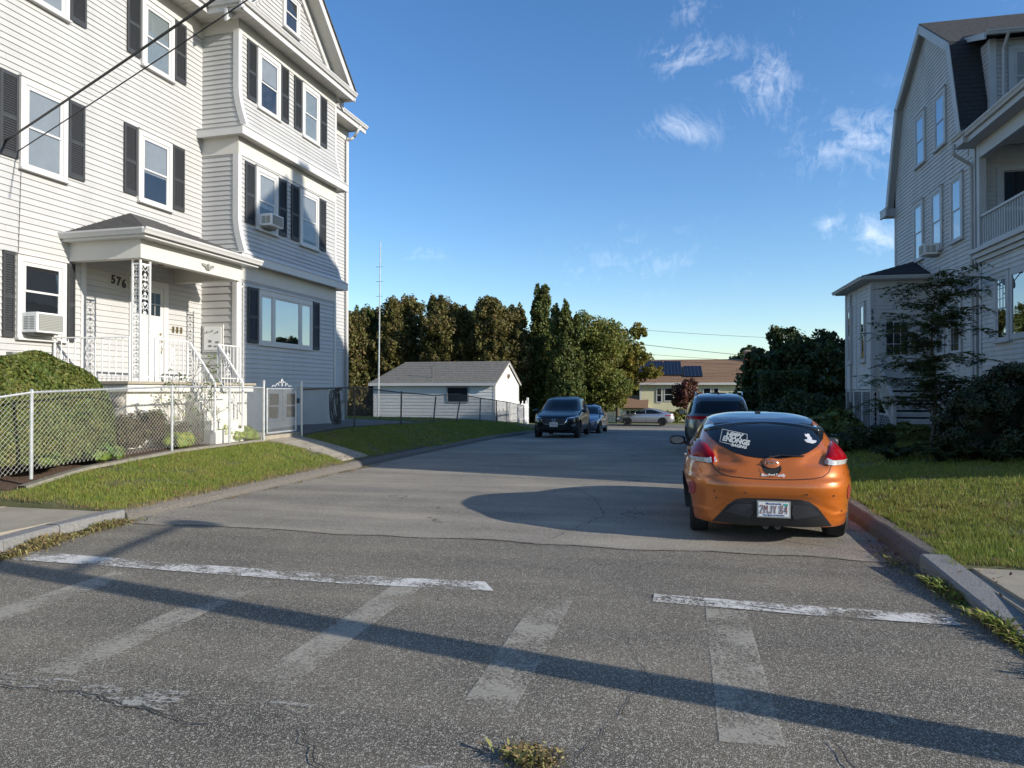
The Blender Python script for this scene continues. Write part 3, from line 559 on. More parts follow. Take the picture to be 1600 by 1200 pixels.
def window(house, F, a0, a1, z0, z1, trim=TRIM, sashm=TRIM, pane=GLASS, inner='blind', tw=.10, split=.5, name='window', depth=.068, head=.12, sill=True, blind=1.0, screen=False, lites=None, label=None):
    """double-hung window: casing with a moulded step, two sashes, glass, and what hangs behind it"""
    mb = MB(); hw = head
    F.box(mb, a0, a0+tw, .0, depth, z0, z1); F.box(mb, a1-tw, a1, .0, depth, z0, z1); F.box(mb, a0+tw, a1-tw, .0, depth+.004, z1-hw, z1)
    F.box(mb, a0-.02, a1+.02, .0, depth+.03, z1, z1+.025)
    F.box(mb, a0+tw, a1-tw, .0, depth-.003, z0, z0+.06)
    if sill: F.box(mb, a0-.015, a1+.015, .0, depth+.045, z0-.035, z0)
    i0, i1, j0, j1 = a0+tw, a1-tw, z0+.06, z1-hw
    st = .03
    F.box(mb, i0, i0+st, .0, depth-.014, j0, j1); F.box(mb, i1-st, i1, .0, depth-.014, j0, j1); F.box(mb, i0+st, i1-st, .0, depth-.012, j1-st, j1)
    w = mb.build(name, trim, house)
    if label: w['label'] = label
    i0 += st; i1 -= st; j1 -= st; jm = j0+(j1-j0)*split; s = .038
    for k, (p, q, b) in enumerate(((j0, jm+.02, .041), (jm-.02, j1, .052))):
        mb = MB(); F.box(mb, i0, i0+s, b-.012, b+.008, p, q); F.box(mb, i1-s, i1, b-.012, b+.008, p, q)
        F.box(mb, i0+s, i1-s, b-.012, b+.007, p, p+s); F.box(mb, i0+s, i1-s, b-.012, b+.007, q-s, q)
        if lites and k in lites[2]:
            for t in range(1, lites[0]): F.box(mb, i0+(i1-i0)*t/lites[0]-.008, i0+(i1-i0)*t/lites[0]+.008, b-.006, b+.009, p+s, q-s)
            for t in range(1, lites[1]): F.box(mb, i0+s, i1-s, b-.006, b+.0085, p+(q-p)*t/lites[1]-.008, p+(q-p)*t/lites[1]+.008)
        mb.build('sash', sashm, w)
        mb = MB(); F.box(mb, i0+s-.005, i1-s+.005, b-.003, b+.001, p+s-.005, q-s+.005); mb.build('pane', pane, w)
    mb = MB(); F.box(mb, i0, i1, .0285, .0300, j0, j1); mb.build('dark_backing', UNLIT, w) if inner == 'dark' else None  # thin near-black sheet stands in for the unlit room
    if inner == 'blind':
        zb = j1-(j1-j0)*blind; mb = MB(); n = int((j1-zb)/.028)
        mb2 = MB()
        for t in range(n):
            z = j1-t*.028; p = [F.pt(i0+.004, .0325, z), F.pt(i1-.004, .0325, z), F.pt(i1-.004, .0305, z-.0275), F.pt(i0+.004, .0305, z-.0275)]
            mb2.add(p, [(0, 1, 2, 3)])
        b_ = mb2.build('blind', BLIND, w, kind='stuff')
        if blind < 1: mb = MB(); F.box(mb, i0, i1, .0285, .0300, j0, zb); mb.build('dark_backing', UNLIT, w)
    if inner == 'curtain':
        mb = MB(); n = 28
        for t in range(n):
            a = i0+(i1-i0)*t/n; a2 = i0+(i1-i0)*(t+1)/n; o1 = .0310+.0015*math.sin(t*1.9); o2 = .0310+.0015*math.sin((t+1)*1.9)
            mb.add([F.pt(a, o1, j0), F.pt(a2, o2, j0), F.pt(a2, o2, j1), F.pt(a, o1, j1)], [(0, 1, 2, 3)])
        mb.build('curtain', CURTAIN, w)
    return w
SHMESH = {}
def shutter(house, F, a0, a1, z0, z1, m=SHUT):
    mb = MB(); w = a1-a0; st = min(.05, w*.16)
    F.box(mb, a0, a0+st, .029, .060, z0, z1); F.box(mb, a1-st, a1, .029, .060, z0, z1)
    zm = z0+(z1-z0)*.47
    for (p, q) in ((z0, z0+.09), (zm-.035, zm+.035), (z1-.07, z1)): F.box(mb, a0+st, a1-st, .029, .057, p, q)
    F.box(mb, a0+st, a1-st, .0275, .0295, z0, z1); o = mb.build('shutter', m, house)
    sl_ = MB()
    for (p, q) in ((z0+.09, zm-.035), (zm+.035, z1-.07)):
        n = max(2, int((q-p)/.042))
        for i in range(n):
            z = p+(q-p)*i/n; e = (q-p)/n
            P = [F.pt(a0+st, .050, z+.004), F.pt(a1-st, .050, z+.004), F.pt(a1-st, .031, z+e), F.pt(a0+st, .031, z+e)]
            Q = [F.pt(a0+st, .054, z+.004), F.pt(a1-st, .054, z+.004), F.pt(a1-st, .035, z+e), F.pt(a0+st, .035, z+e)]
            sl_.add(P+Q, [(0, 1, 2, 3), (4, 5, 6, 7), (0, 1, 5, 4), (2, 3, 7, 6)])
    sl_.build('louvre', m, o, kind='stuff'); return o
def air_con(F, a0, a1, z0, z1, depth, label, rot_house, base_house, front=.02):
    """window air conditioner resting on the sill: case, side grille, back grille, support"""
    c = F.pt((a0+a1)/2, .1, z0)
    t = thing('air_conditioner', label, 'air conditioner', c, rot_house)
    mb = MB(); F.box(mb, a0, a1, .03, depth, z0, z1); mb.build('case', PAINTW, t, bevel=.008)
    # rear grille of horizontal fins
    mb = MB(); F.box(mb, a0+.035, a1-.035, depth, depth+.006, z0+.03, z1-.03); b = mb.build('rear_grille', ACGREY, t)
    mb = MB(); n = 10
    for i in range(n):
        z = z0+.035+(z1-z0-.07)*i/n; F.box(mb, a0+.04, a1-.04, depth+.006, depth+.012, z, z+.008)
    mb.build('fin', mat('ac_fin', (.35, .35, .32), .5), b, kind='stuff')
    # side vents, two louvred panels
    for s_, av in ((0, a0), (1, a1)):
        mb = MB()
        sg = -1 if s_ == 0 else 1
        for (p, q) in ((depth*.30, depth*.56), (depth*.62, depth*.88)):
            for i in range(8):
                z = z0+.06+(z1-z0-.12)*i/8
                A, B = F.pt(av, p, z), F.pt(av+sg*.004, q, z+.014); mb.box(A[0], B[0], A[1], B[1], A[2], B[2])
        mb.build('side_vent', ACGREY, t, kind='stuff')
    mb = MB(); F.box(mb, a0+.08, a1-.08, .05, depth*.62, z0-.05, z0-.002); mb.build('support', ACGREY, t)
    return t
def gutter(house, pts, m=TRIM, w=.11, h=.10, name='gutter', out=None):
    """ogee gutter swept along a level polyline; pts are the inner top edge, out gives the outward direction per segment"""
    for (p, q, o) in pts:
        p, q, o = Vector(p), Vector(q), Vector(o).normalized(); up = Vector((0, 0, 1))
        prof = [(0, 0), (0, -h), (w*.55, -h), (w*.72, -h*.62), (w*.97, -h*.28), (w, 0), (w-.012, 0), (w-.02, -.03), (.01, -.03), (.01, 0)]
        mb = MB(); n = len(prof)
        mb.add([p+o*a+up*b for a, b in prof]+[q+o*a+up*b for a, b in prof], [tuple(range(n))[::-1], tuple(range(n, 2*n))]+[(i, (i+1) % n, n+(i+1) % n, n+i) for i in range(n)])
        mb.build(name, m, house)
def text_mesh(txt, size, ext=.004, font=None, shear=0, spacing=1.0, xs=1.0, bold=0):
    cu = bpy.data.curves.new('txt', 'FONT'); cu.body = txt; cu.size = size; cu.extrude = ext; cu.align_x = 'CENTER'; cu.align_y = 'CENTER'; cu.shear = shear; cu.space_character = spacing; cu.offset = bold; cu.resolution_u = 3
    o = bpy.data.objects.new('txt', cu); C.objects.link(o); dg = bpy.context.evaluated_depsgraph_get(); me = bpy.data.meshes.new_from_object(o.evaluated_get(dg))
    vs = [(v.co.x*xs, v.co.y, v.co.z) for v in me.vertices]; fs = [tuple(p.vertices) for p in me.polygons]
    bpy.data.objects.remove(o); bpy.data.curves.remove(cu); bpy.data.meshes.remove(me); return vs, fs

# ================================================================ LEFT HOUSE (number 576)
TLr = R(-1.2)
HL = thing('three_storey_house', 'large white vinyl-sided three-storey house with charcoal shutters, bay front and number 576', 'house', (-13.5, 14, .7), TLr)
FW = Face('u', -11.8, 1); FB = Face('u', -10.78, 1); FN = Face('v', 14.8, -1); FFn = Face('v', 19.5, 1)
V0, V1 = 5.6, 22.2; ZS = 1.35; ZE = 10.62
# walls (solid bodies behind the boards)
mb = MB(); mb.box(-23, -11.8, V0, V1, ZS, ZE); wall = mb.build('wall', SIDING, HL)
mb = MB(); mb.box(-22.95, -11.86, V0+.05, V1-.05, .2, ZS); mb.build('foundation', STUCCO, HL)
def fl1(z): return .25*max(0, min(1, (5.85-z)/1.0))**1.6
def fl2(z): return .25*max(0, min(1, (9.0-z)/1.0))**1.6
# bay bodies: extruded profile in (u,z), one per storey
def bayprof(f, z0, z1):
    zs = [z0+(z1-z0)*i/14 for i in range(15)]; return [(-11.8, z0)]+[(-10.78+f(z), z) for z in zs]+[(-11.8, z1)]
mb = MB(); mb.box(-11.8, -10.78, 14.8, 19.5, 1.76, 4.76); bay1 = mb.build('bay_wall', SIDING, HL)
mb = MB(); mb.prism(bayprof(fl1, 4.98, 7.80), 'y', 14.8, 19.5); bay2 = mb.build('bay_wall', SIDING, HL)
mb = MB(); mb.prism(bayprof(fl2, 8.06, 10.62), 'y', 14.8, 19.5); bay3 = mb.build('bay_wall', SIDING, HL)
mb = MB(); mb.box(-11.8, -10.84, 14.86, 19.44, .3, 1.76); bf = mb.build('bay_foundation', STUCCO, HL)
EX = .116
siding(wall, FW, V0, 14.8, ZS, 10.30, EX, SIDING)
siding(wall, FW, 19.5, V1-.0, ZS, 10.30, EX, SIDING)
siding(bay1, FB, 14.92, 19.41, 1.78, 4.38, EX, SIDING)
siding(bay2, FB, 14.90, 19.42, 5.00, 7.40, EX, SIDING, bulge=fl1)
siding(bay3, FB, 14.90, 19.42, 8.08, 10.36, EX, SIDING, bulge=fl2)
siding(bay1, FN, -11.79, -10.88, 1.78, 4.4, EX*1.5, SIDING)
siding(bay2, FN, 0, 0, 5.0, 7.40, EX*1.02, SIDING, rng_at=lambda a, b: [(-11.79, -10.87+fl1(b))])
siding(bay3, FN, 0, 0, 8.08, 10.36, EX*1.02, SIDING, rng_at=lambda a, b: [(-11.79, -10.87+fl2(b))])
# frieze boards, corner boards, cornices
mb = MB(); FB.box(mb, 14.775, 19.52, 0, .03, 7.40, 7.84); FN.box(mb, -11.8, -10.75, 0, .03, 7.40, 7.84); mb.build('frieze_board', SOFFIT, HL)
mb = MB(); FB.box(mb, 14.775, 19.52, 0, .03, 4.38, 4.80); FN.box(mb, -11.8, -10.75, 0, .03, 4.4, 4.80); mb.build('frieze_board', SOFFIT, HL)
mb = MB(); FB.box(mb, 14.775, 19.52, 0, .03, 10.36, 10.66); FN.box(mb, -11.8, -10.75, 0, .03, 10.36, 10.66); FW.box(mb, V0, 14.8, 0, .03, 10.30, 10.66); FW.box(mb, 19.53, V1, 0, .03, 10.30, 10.66); mb.build('frieze_board', SOFFIT, HL)
for f, z0, z1 in ((None, 1.76, 4.38), (fl1, 4.98, 7.40), (fl2, 8.06, 10.36)):
    for s_ in (0, 1):
        mb = MB(); zs = [z0+(z1-z0)*i/12 for i in range(13)]
        for a, b in zip(zs[:-1], zs[1:]):
            ua, ub = -10.78+(f(a) if f else 0), -10.78+(f(b) if f else 0)
            v0_, v1_ = (14.765, 14.90) if s_ == 0 else (19.42, 19.535)
            mb.add([(ua-.12, v0_, a), (ua+.032, v0_, a), (ua+.032, v1_, a), (ua-.12, v1_, a), (ub-.12, v0_, b), (ub+.032, v0_, b), (ub+.032, v1_, b), (ub-.12, v1_, b)],
                   [(0, 1, 5, 4), (1, 2, 6, 5), (2, 3, 7, 6), (3, 0, 4, 7)]+([(0, 1, 2, 3)] if a == z0 else [])+([(4, 5, 6, 7)] if b == z1 else []))
        mb.build('corner_board', TRIM, HL)
for zc in (4.76, 7.80):
    # cornice under the flared storey: fascia all round, soffit boards beneath
    mb = MB(); mb.box(-11.8, -10.50, 14.58, 14.63, zc, zc+.20); mb.box(-10.55, -10.50, 14.63, 19.76, zc, zc+.20); mb.box(-11.8, -10.50, 19.76, 19.81, zc, zc+.20)
    mb.add([(-11.8, 14.56, zc+.20), (-10.48, 14.56, zc+.20), (-10.48, 19.83, zc+.20), (-11.8, 19.83, zc+.20), (-11.8, 14.8, zc+.29), (-10.54, 14.8, zc+.29), (-10.54, 19.5, zc+.29), (-11.8, 19.5, zc+.29)], [(0, 1, 5, 4), (1, 2, 6, 5), (2, 3, 7, 6), (0, 1, 2, 3)])
    mb.build('cornice', TRIM, HL)
    mb = MB(); n = 26
    for i in range(n): v = 14.64+i*(5.11/n); mb.box(-10.78, -10.56, v, v+5.11/n-.012, zc+.02, zc+.04)
    mb.box(-11.8, -10.78, 14.64, 14.79, zc+.02, zc+.04); mb.box(-11.8, -10.78, 19.51, 19.75, zc+.02, zc+.04); mb.build('soffit', SOFFIT, HL, kind='stuff')
# windows of the long wall and the bay
window(HL, FW, 9.92, 10.93, 2.62, 4.12, inner='dark', split=.62, screen=True, label='first-floor window holding an air conditioner')
window(HL, FW, 9.96, 10.94, 5.68, 7.32, inner='blind'); window(HL, FW, 12.72, 13.73, 5.80, 7.36, inner='blind', blind=.55, label='second-floor window above the porch with a half-drawn shade')
window(HL, FW, 9.96, 10.96, 8.80, 10.25, inner='blind'); window(HL, FW, 12.80, 13.78, 8.80, 10.28, inner='curtain', label='third-floor window with striped curtains')
window(HL, FW, 7.4, 8.4, 5.68, 7.32, inner='blind'); window(HL, FW, 7.4, 8.4, 8.8, 10.25)
for a, b, z0, z1 in ((9.66, 9.88, 2.62, 4.14), (10.97, 11.13, 2.62, 4.14), (9.58, 9.93, 5.80, 7.30), (10.97, 11.34, 5.80, 7.30), (12.33, 12.69, 5.88, 7.36), (13.76, 14.14, 5.88, 7.36),
                     (9.58, 9.93, 8.85, 10.26), (10.99, 11.36, 8.85, 10.26), (12.40, 12.77, 8.90, 10.3), (13.81, 14.18, 8.90, 10.3)): shutter(HL, FW, a, b, z0, z1)
window(HL, FB, 15.45, 16.40, 5.74, 7.32, inner='blind', blind=.62, label='bay window holding an air conditioner'); window(HL, FB, 17.46, 18.46, 5.74, 7.32, inner='blind', blind=.9)
window(HL, FB, 15.50, 16.50, 8.80, 10.32, inner='blind', blind=.45, label='top bay window, raised sash showing a dark gap'); window(HL, FB, 17.57, 18.50, 8.80, 10.32, inner='curtain')
for a, b, z0, z1 in ((15.03, 15.41, 5.80, 7.30), (16.44, 16.82, 5.80, 7.30), (17.05, 17.42, 5.80, 7.30), (18.5, 18.88, 5.80, 7.30), (15.10, 15.46, 8.87, 10.34), (16.54, 16.90, 8.87, 10.34), (17.18, 17.54, 8.87, 10.34), (18.54, 18.92, 8.87, 10.34)): shutter(HL, FB, a, b, z0, z1)
# picture window of three lights
mb = MB(); a0, a1, z0, z1 = 15.60, 18.13, 2.82, 4.24
FB.box(mb, a0, a0+.09, 0, .06, z0, z1); FB.box(mb, a1-.09, a1, 0, .06, z0, z1); FB.box(mb, a0+.09, a1-.09, 0, .064, z1-.14, z1); FB.box(mb, a0+.09, a1-.09, 0, .064, z0, z0+.09); FB.box(mb, a0-.02, a1+.02, 0, .09, z1, z1+.025)
for x in (16.22, 17.50): FB.box(mb, x-.055, x+.055, 0, .058, z0+.09, z1-.14)
pw = mb.build('picture_window', TRIM, HL)
for x0, x1 in ((15.69, 16.165), (16.275, 17.445), (17.555, 18.04)):
    mb = MB(); s = .045
    FB.box(mb, x0, x0+s, .01, .046, z0+.09, z1-.14); FB.box(mb, x1-s, x1, .01, .046, z0+.09, z1-.14); FB.box(mb, x0+s, x1-s, .01, .046, z0+.09, z0+.09+s); FB.box(mb, x0+s, x1-s, .01, .046, z1-.14-s, z1-.14); mb.build('sash', TRIM, pw)
    mb = MB(); FB.box(mb, x0+s, x1-s, .040, .043, z0+.09+s, z1-.14-s); mb.build('pane', glassmat('picture_glass', (.4, .45, .47), .42) if 'picture_glass' not in MATS else MATS['picture_glass'], pw)
mb = MB()
for i in range(34):
    a = 15.72+i*(2.3/34); mb.add([FB.pt(a, .030+(i % 2)*.004, z0+.1), FB.pt(a+.066, .030+((i+1) % 2)*.004, z0+.1), FB.pt(a+.066, .030+((i+1) % 2)*.004, z1-.15), FB.pt(a, .030+(i % 2)*.004, z1-.15)], [(0, 1, 2, 3)])
mb.build('vertical_blind', BLIND, pw, kind='stuff')
shutter(HL, FB, 15.15, 15.56, 2.86, 4.24); shutter(HL, FB, 18.17, 18.52, 2.86, 4.24)
# basement window pair and the narrow far shutter
for a, b in ((15.98, 16.70), (16.78, 17.50)):
    window(HL, Face('u', -10.84, 1), a, b, .86, 1.74, inner='dark', tw=.07, head=.07, sill=False, name='basement_window', depth=.05)
shutter(HL, FW, 21.0, 21.2, 2.9, 4.3)
# far corner board and downspout
mb = MB(); mb.box(-11.83, -11.765, 22.06, 22.23, 1.35, 10.6); mb.build('corner_board', TRIM, HL)
mb = MB(); mb.box(-11.83, -11.765, 11.34-.05, 11.34+.07, 1.35, 4.45); mb.build('corner_board', TRIM, HL)
mb = MB(); mb.path([(-11.2, 22.0, 10.72), (-11.45, 22.0, 10.35), (-11.72, 22.0, 10.25), (-11.72, 22.0, .8)], .045, n=8); mb.build('downspout', TRIM, HL, smooth=True)
mb = MB(); mb.path([(-11.77, 10.0, 5.6), (-11.77, 9.96, 4.2), (-11.76, 9.97, 3.0)], .006, n=5); mb.build('wall_cable', BLACKM, HL)
# roof: main eave, soffit boards, hipped slope and the bay pediment
mb = MB(); n = 50
for i in range(n):
    v = V0+i*((14.4-V0)/n); mb.box(-11.8, -11.3, v, v+(14.4-V0)/n-.012, 10.66, 10.68)
for i in range(13): v = 19.85+i*.19; mb.box(-11.8, -11.3, v, v+.178, 10.66, 10.68)
for i in range(30): v = 14.38+i*.18; mb.box(-11.8, -10.36, v, v+.168, 10.665, 10.685)
mb.build('soffit', SOFFIT, HL, kind='stuff')
mb = MB(); mb.box(-11.3, -11.26, V0, 14.3, 10.62, 10.86); mb.box(-11.3, -11.26, 19.82, 22.5, 10.62, 10.86); mb.box(-10.36, -10.31, 14.30, 19.80, 10.60, 10.82); mb.box(-11.3, -10.31, 14.30, 14.35, 10.60, 10.82); mb.box(-11.3, -10.31, 19.78, 19.83, 10.60, 10.82); mb.build('fascia', TRIM, HL)
mb = MB()
mb.add([(-11.25, V0-.3, 10.86), (-11.25, 22.5, 10.86), (-17, 22.5, 15.2), (-17, V0-.3, 15.2), (-23, V0-.3, 10.86), (-23, 22.5, 10.86)], [(0, 1, 2, 3), (3, 2, 5, 4), (0, 3, 4), (1, 5, 2), (0, 4, 5, 1)])
roof = mb.build('roof', SHINGLE, HL)
gutter(HL, [((-11.26, V0, 10.87), (-11.26, 14.26, 10.87), (1, 0, 0)), ((-11.26, 19.9, 10.87), (-11.26, 22.5, 10.87), (1, 0, 0)), ((-10.31, 14.26, 10.84), (-10.31, 19.87, 10.84), (1, 0, 0)), ((-11.2, 14.30, 10.84), (-10.31, 14.30, 10.84), (0, -1, 0))])
# pediment: recessed tympanum with siding, raking cornice
APX, APZ = 17.07, 13.45
mb = MB(); mb.prism([(14.6, 10.82), (19.6, 10.82), (APX, APZ-.35)], 'x', -11.6, -10.78); ped = mb.build('pediment_wall', SIDING, HL)
def pr(zb, zt):
    k = (zt-10.82)/(APZ-.5-10.82)
    return [(14.75+(APX-14.75)*k, 19.50-(19.50-APX)*k)] if k < .98 else []
siding(ped, FB, 0, 0, 10.9, 12.9, EX, SIDING, rng_at=pr)
mb = MB()
for sgn, ve in ((-1, 14.25), (1, 19.89)):
    a = Vector((-10.5, ve, 10.86)); b = Vector((-10.5, APX, APZ)); 
    for (u0, u1, dz0, dz1) in ((-10.36, -10.30, -.26, .0), (-10.76, -10.70, -.52, -.22)):
        mb.add([(u0, ve, a.z+dz0), (u1, ve, a.z+dz0), (u1, ve, a.z+dz1), (u0, ve, a.z+dz1), (u0, APX, b.z+dz0), (u1, APX, b.z+dz0), (u1, APX, b.z+dz1), (u0, APX, b.z+dz1)], [(0, 1, 2, 3), (4, 5, 6, 7), (0, 1, 5, 4), (1, 2, 6, 5), (2, 3, 7, 6), (3, 0, 4, 7)])
mb.build('rake_board', TRIM, HL)
mb = MB()
for ve in (14.25, 19.89): mb.add([(-10.72, ve, 10.66), (-10.34, ve, 10.66), (-10.34, APX, APZ-.18), (-10.72, APX, APZ-.18)], [(0, 1, 2, 3)])
mb.build('rake_soffit', SOFFIT, HL)
mb = MB()
for ve in (14.20, 19.94): mb.add([(-16, ve, 10.86), (-10.25, ve, 10.86), (-10.25, APX, APZ+.03), (-16, APX, APZ+.03), (-16, ve, 10.82), (-10.25, ve, 10.82), (-10.25, APX, APZ-.01), (-16, APX, APZ-.01)], [(0, 1, 2, 3), (4, 5, 6, 7), (1, 2, 6, 5), (0, 1, 5, 4)])
mb.build('bay_roof', SHINGLE, HL)
window(HL, FB, 16.62, 17.42, 11.42, 12.42, inner='dark', tw=.08, head=.08, name='gable_window')

# --- porch
mb = MB(); DZ = 1.83
mb.box(-11.79, -10.0, 10.6, 14.32, 1.66, DZ-.03); mb.build('porch_floor_edge', STUCCO, HL)
mb = MB(); mb.box(-11.79, -9.95, 10.55, 14.36, DZ-.03, DZ+.02); mb.build('porch_deck', CONC, HL)
mb = MB(); mb.box(-11.79, -10.12, 10.7, 14.25, .3, 1.66); pbase = mb.build('porch_base', MORTAR, HL)
# irregular field stones set proud of the mortar on the two seen faces
def stone_face(F, a0, a1, z0, z1, m, count):
    cells = []
    for i in range(count):
        nx = max(2, int((a1-a0)/.30)); nz = max(2, int((z1-z0)/.25))
    for j in range(nz):
        for i in range(nx):
            ca = a0+(i+.5+(.25 if j % 2 else -.25)*(1 if 0 < i < nx-1 else 0))*(a1-a0)/nx; cz = z0+(j+.5)*(z1-z0)/nz
            r0 = .5*min((a1-a0)/nx, (z1-z0)/nz)*.98; pts = []
            for k in range(9):
                t = 2*math.pi*k/9; rr = r0*rng.uniform(.82, 1.12); pts.append((min(a1, max(a0, ca+rr*1.15*math.cos(t))), min(z1, max(z0, cz+rr*math.sin(t)))))
            mb = MB(); n_ = 9; p1 = [F.pt(a, 0, z) for a, z in pts]; p2 = [F.pt(ca+(a-ca)*.8, .035, cz+(z-cz)*.8) for a, z in pts]
            mb.add(p1+p2+[F.pt(ca, .045, cz)], [(k, (k+1) % 9, 9+(k+1) % 9, 9+k) for k in range(9)]+[(9+k, 9+(k+1) % 9, 18) for k in range(9)])
            mb.build('stone', m, pbase, smooth=True)
stone_face(Face('v', 10.7, -1), -11.75, -10.14, .55, 1.62, STONEM, 1)
stone_face(Face('u', -10.12, 1), 10.72, 12.1, .6, 1.62, STUCCO, 1)
# steps
mb = MB()
for i in range(6): mb.box(-10.12, -10.05+.13*i+.14, 12.22, 13.12, .4, 1.83-.19*(i+1)) if i < 5 else None
mb.build('porch_steps', STUCCO, HL)
# beam, ceiling, hipped roof
mb = MB(); mb.box(-10.28, -10.12, 11.02, 14.02, 4.17, 4.52); mb.box(-11.79, -10.28, 11.02, 11.18, 4.17, 4.52); mb.box(-11.79, -10.28, 13.86, 14.02, 4.17, 4.50); mb.build('porch_beam', SOFFIT, HL)
mb = MB(); mb.box(-11.79, -10.28, 11.18, 14.3, 4.48, 4.50); mb.build('porch_ceiling', SOFFIT, HL)
mb = MB(); mb.box(-11.79, -9.88, 10.86, 14.33, 4.52, 4.56); mb.box(-9.92, -9.88, 10.86, 14.33, 4.56, 4.66); mb.box(-11.79, -9.92, 10.86, 10.90, 4.56, 4.66); mb.build('porch_fascia', TRIM, HL)
ez = 4.66; eu = -9.84
mb = MB(); P = [(-11.8, 10.80, ez), (eu, 10.80, ez), (eu, 14.36, ez), (-11.8, 14.36, ez), (-11.8, 12.55, 5.48), (-11.8, 13.15, 5.48)]
P2 = [(a, b, c-.05) for a, b, c in P]; mb.add(P+P2, [(0, 1, 4), (1, 2, 5, 4), (2, 3, 5), (6, 7, 1, 0), (7, 8, 2, 1), (8, 9, 3, 2), (6, 9, 8, 7)]); prf = mb.build('porch_roof', SHINGLE, HL)
# shingle courses laid over the roof slopes
def courses(parent, p0, p1, t0, t1, n, m, th=.012, w=.0):
    """n courses between eave edge p0-p1 and top edge t0-t1, each course one strip of shingles with its butt edge proud"""
    p0, p1, t0, t1 = map(Vector, (p0, p1, t0, t1)); nrm = (p1-p0).cross(t0-p0).normalized()
    if nrm.z < 0: nrm = -nrm
    for i in range(n):
        k0, k1 = i/n, (i+1)/n; a, b = p0.lerp(t0, k0), p1.lerp(t1, k0); c, d = p0.lerp(t0, k1), p1.lerp(t1, k1)
        mb = MB(); mb.add([a+nrm*.001, b+nrm*.001, b+nrm*th, a+nrm*th, d+nrm*.003, c+nrm*.003], [(0, 1, 2, 3), (3, 2, 4, 5)]); mb.build('shingle_course', m, parent)
courses(prf, (eu, 10.80, ez), (eu, 14.36, ez), (-11.8, 12.55, 5.48), (-11.8, 13.15, 5.48), 14, SHINGLE)
courses(prf, (-11.8, 10.80, ez), (eu, 10.80, ez), (-11.8, 12.55, 5.48), (-11.8, 12.55, 5.48), 14, SHINGLE)
gutter(HL, [((-9.86, 10.76, 4.68), (-9.86, 14.36, 4.68), (1, 0, 0)), ((-11.8, 10.86, 4.68), (-9.86, 10.86, 4.68), (0, -1, 0))], w=.10, h=.11, name='porch_gutter')
# wrought-iron corner columns with scroll panels
def scroll(mb, F, a0, a1, z0, z1, r=.006):
    w = a1-a0; cx = (a0+a1)/2; z = z0; step = w*.9; k = 0
    while z < z1-step*.5:
        for s_ in (-1, 1):
            pts = []
            for i in range(9):
                t = i/8*4.6; q = w*.30*(1-t/6.5); pts.append(F.pt(cx+s_*(w*.20-q*math.cos(t)*.9)*(1), 0, z+step*.45+q*math.sin(t)*(1 if k % 2 else -1)*1.2))
            mb.path(pts, r, 4)
            mb.path([F.pt(cx+s_*w*.48, 0, z), F.pt(cx+s_*w*.18, 0, z+step*.28), F.pt(cx, 0, z+step*.05)], r, 4)
        # leaf
        mb.add([F.pt(cx, 0, z+step*.5), F.pt(cx+w*.20, .004, z+step*.68), F.pt(cx, 0, z+step*.92), F.pt(cx-w*.20, .004, z+step*.68)], [(0, 1, 2, 3)])
        z += step; k += 1
def column(u, v, du, dv):
    mb = MB()
    for (a, b) in ((0, 0), (du, 0), (0, dv)): mb.box(u+a-.016, u+a+.016, v+b-.016, v+b+.016, 1.85, 4.17)
    if du: mb.box(u, u+du, v-.01, v+.01, 4.06, 4.09); mb.box(u, u+du, v-.01, v+.01, 1.92, 1.95)
    mb.box(u-.01, u+.01, v, v+dv, 4.06, 4.09); mb.box(u-.01, u+.01, v, v+dv, 1.92, 1.95); col = mb.build('porch_column', METAL_W, HL)
    s_ = MB()
    if du: scroll(s_, Face('v', v, -1), u+min(0, du)+.02, u+max(0, du)-.02, 1.95, 4.05)
    scroll(s_, Face('u', u, 1), v+min(0, dv)+.02, v+max(0, dv)-.02, 1.95, 4.05); s_.build('scroll_panel', METAL_W, col, kind='stuff')
column(-10.2, 11.10, -.17, .24); column(-10.2, 14.2, 0, -.22)
def railing(name, p, q, h, n, top=.03, posts=True, zig=None):
    p, q = Vector(p), Vector(q); mb = MB(); up = Vector((0, 0, 1))
    mb.obox(p+up*h, q+up*h, .045, .022); mb.obox(p+up*.10, q+up*.10, .025, .02)
    if posts:
        for a in (p, q): mb.obox(a, a+up*(h+.02), .03, .03, up=(1, 0, 0))
    rl = mb.build(name, METAL_W, HL); 
    for i in range(1, n):
        a = p.lerp(q, i/n); mb = MB(); mb.obox(a+up*.10, a+up*h, .013, .013, up=(1, 0, 0)); mb.build('baluster', METAL_W, rl)
    return rl
r1 = railing('porch_railing', (-11.72, 10.66, 1.85), (-10.25, 10.9, 1.85), .82, 11)
r2 = railing('porch_railing', (-10.1, 11.38, 1.85), (-10.05, 12.2, 1.85), .82, 7)
r3 = railing('porch_railing', (-10.05, 13.14, 1.85), (-10.1, 13.95, 1.85), .82, 7)
for r_, F, a in ((r2, Face('u', -10.07, 1), 11.8), (r3, Face('u', -10.07, 1), 13.5)):
    mb = MB(); scroll(mb, F, a-.10, a+.10, 2.0, 2.62); mb.build('scroll_panel', METAL_W, r_, kind='stuff')
mb = MB(); scroll(mb, Face('v', 10.76, -1), -11.15, -10.93, 2.0, 2.62); mb.build('scroll_panel', METAL_W, r1, kind='stuff')
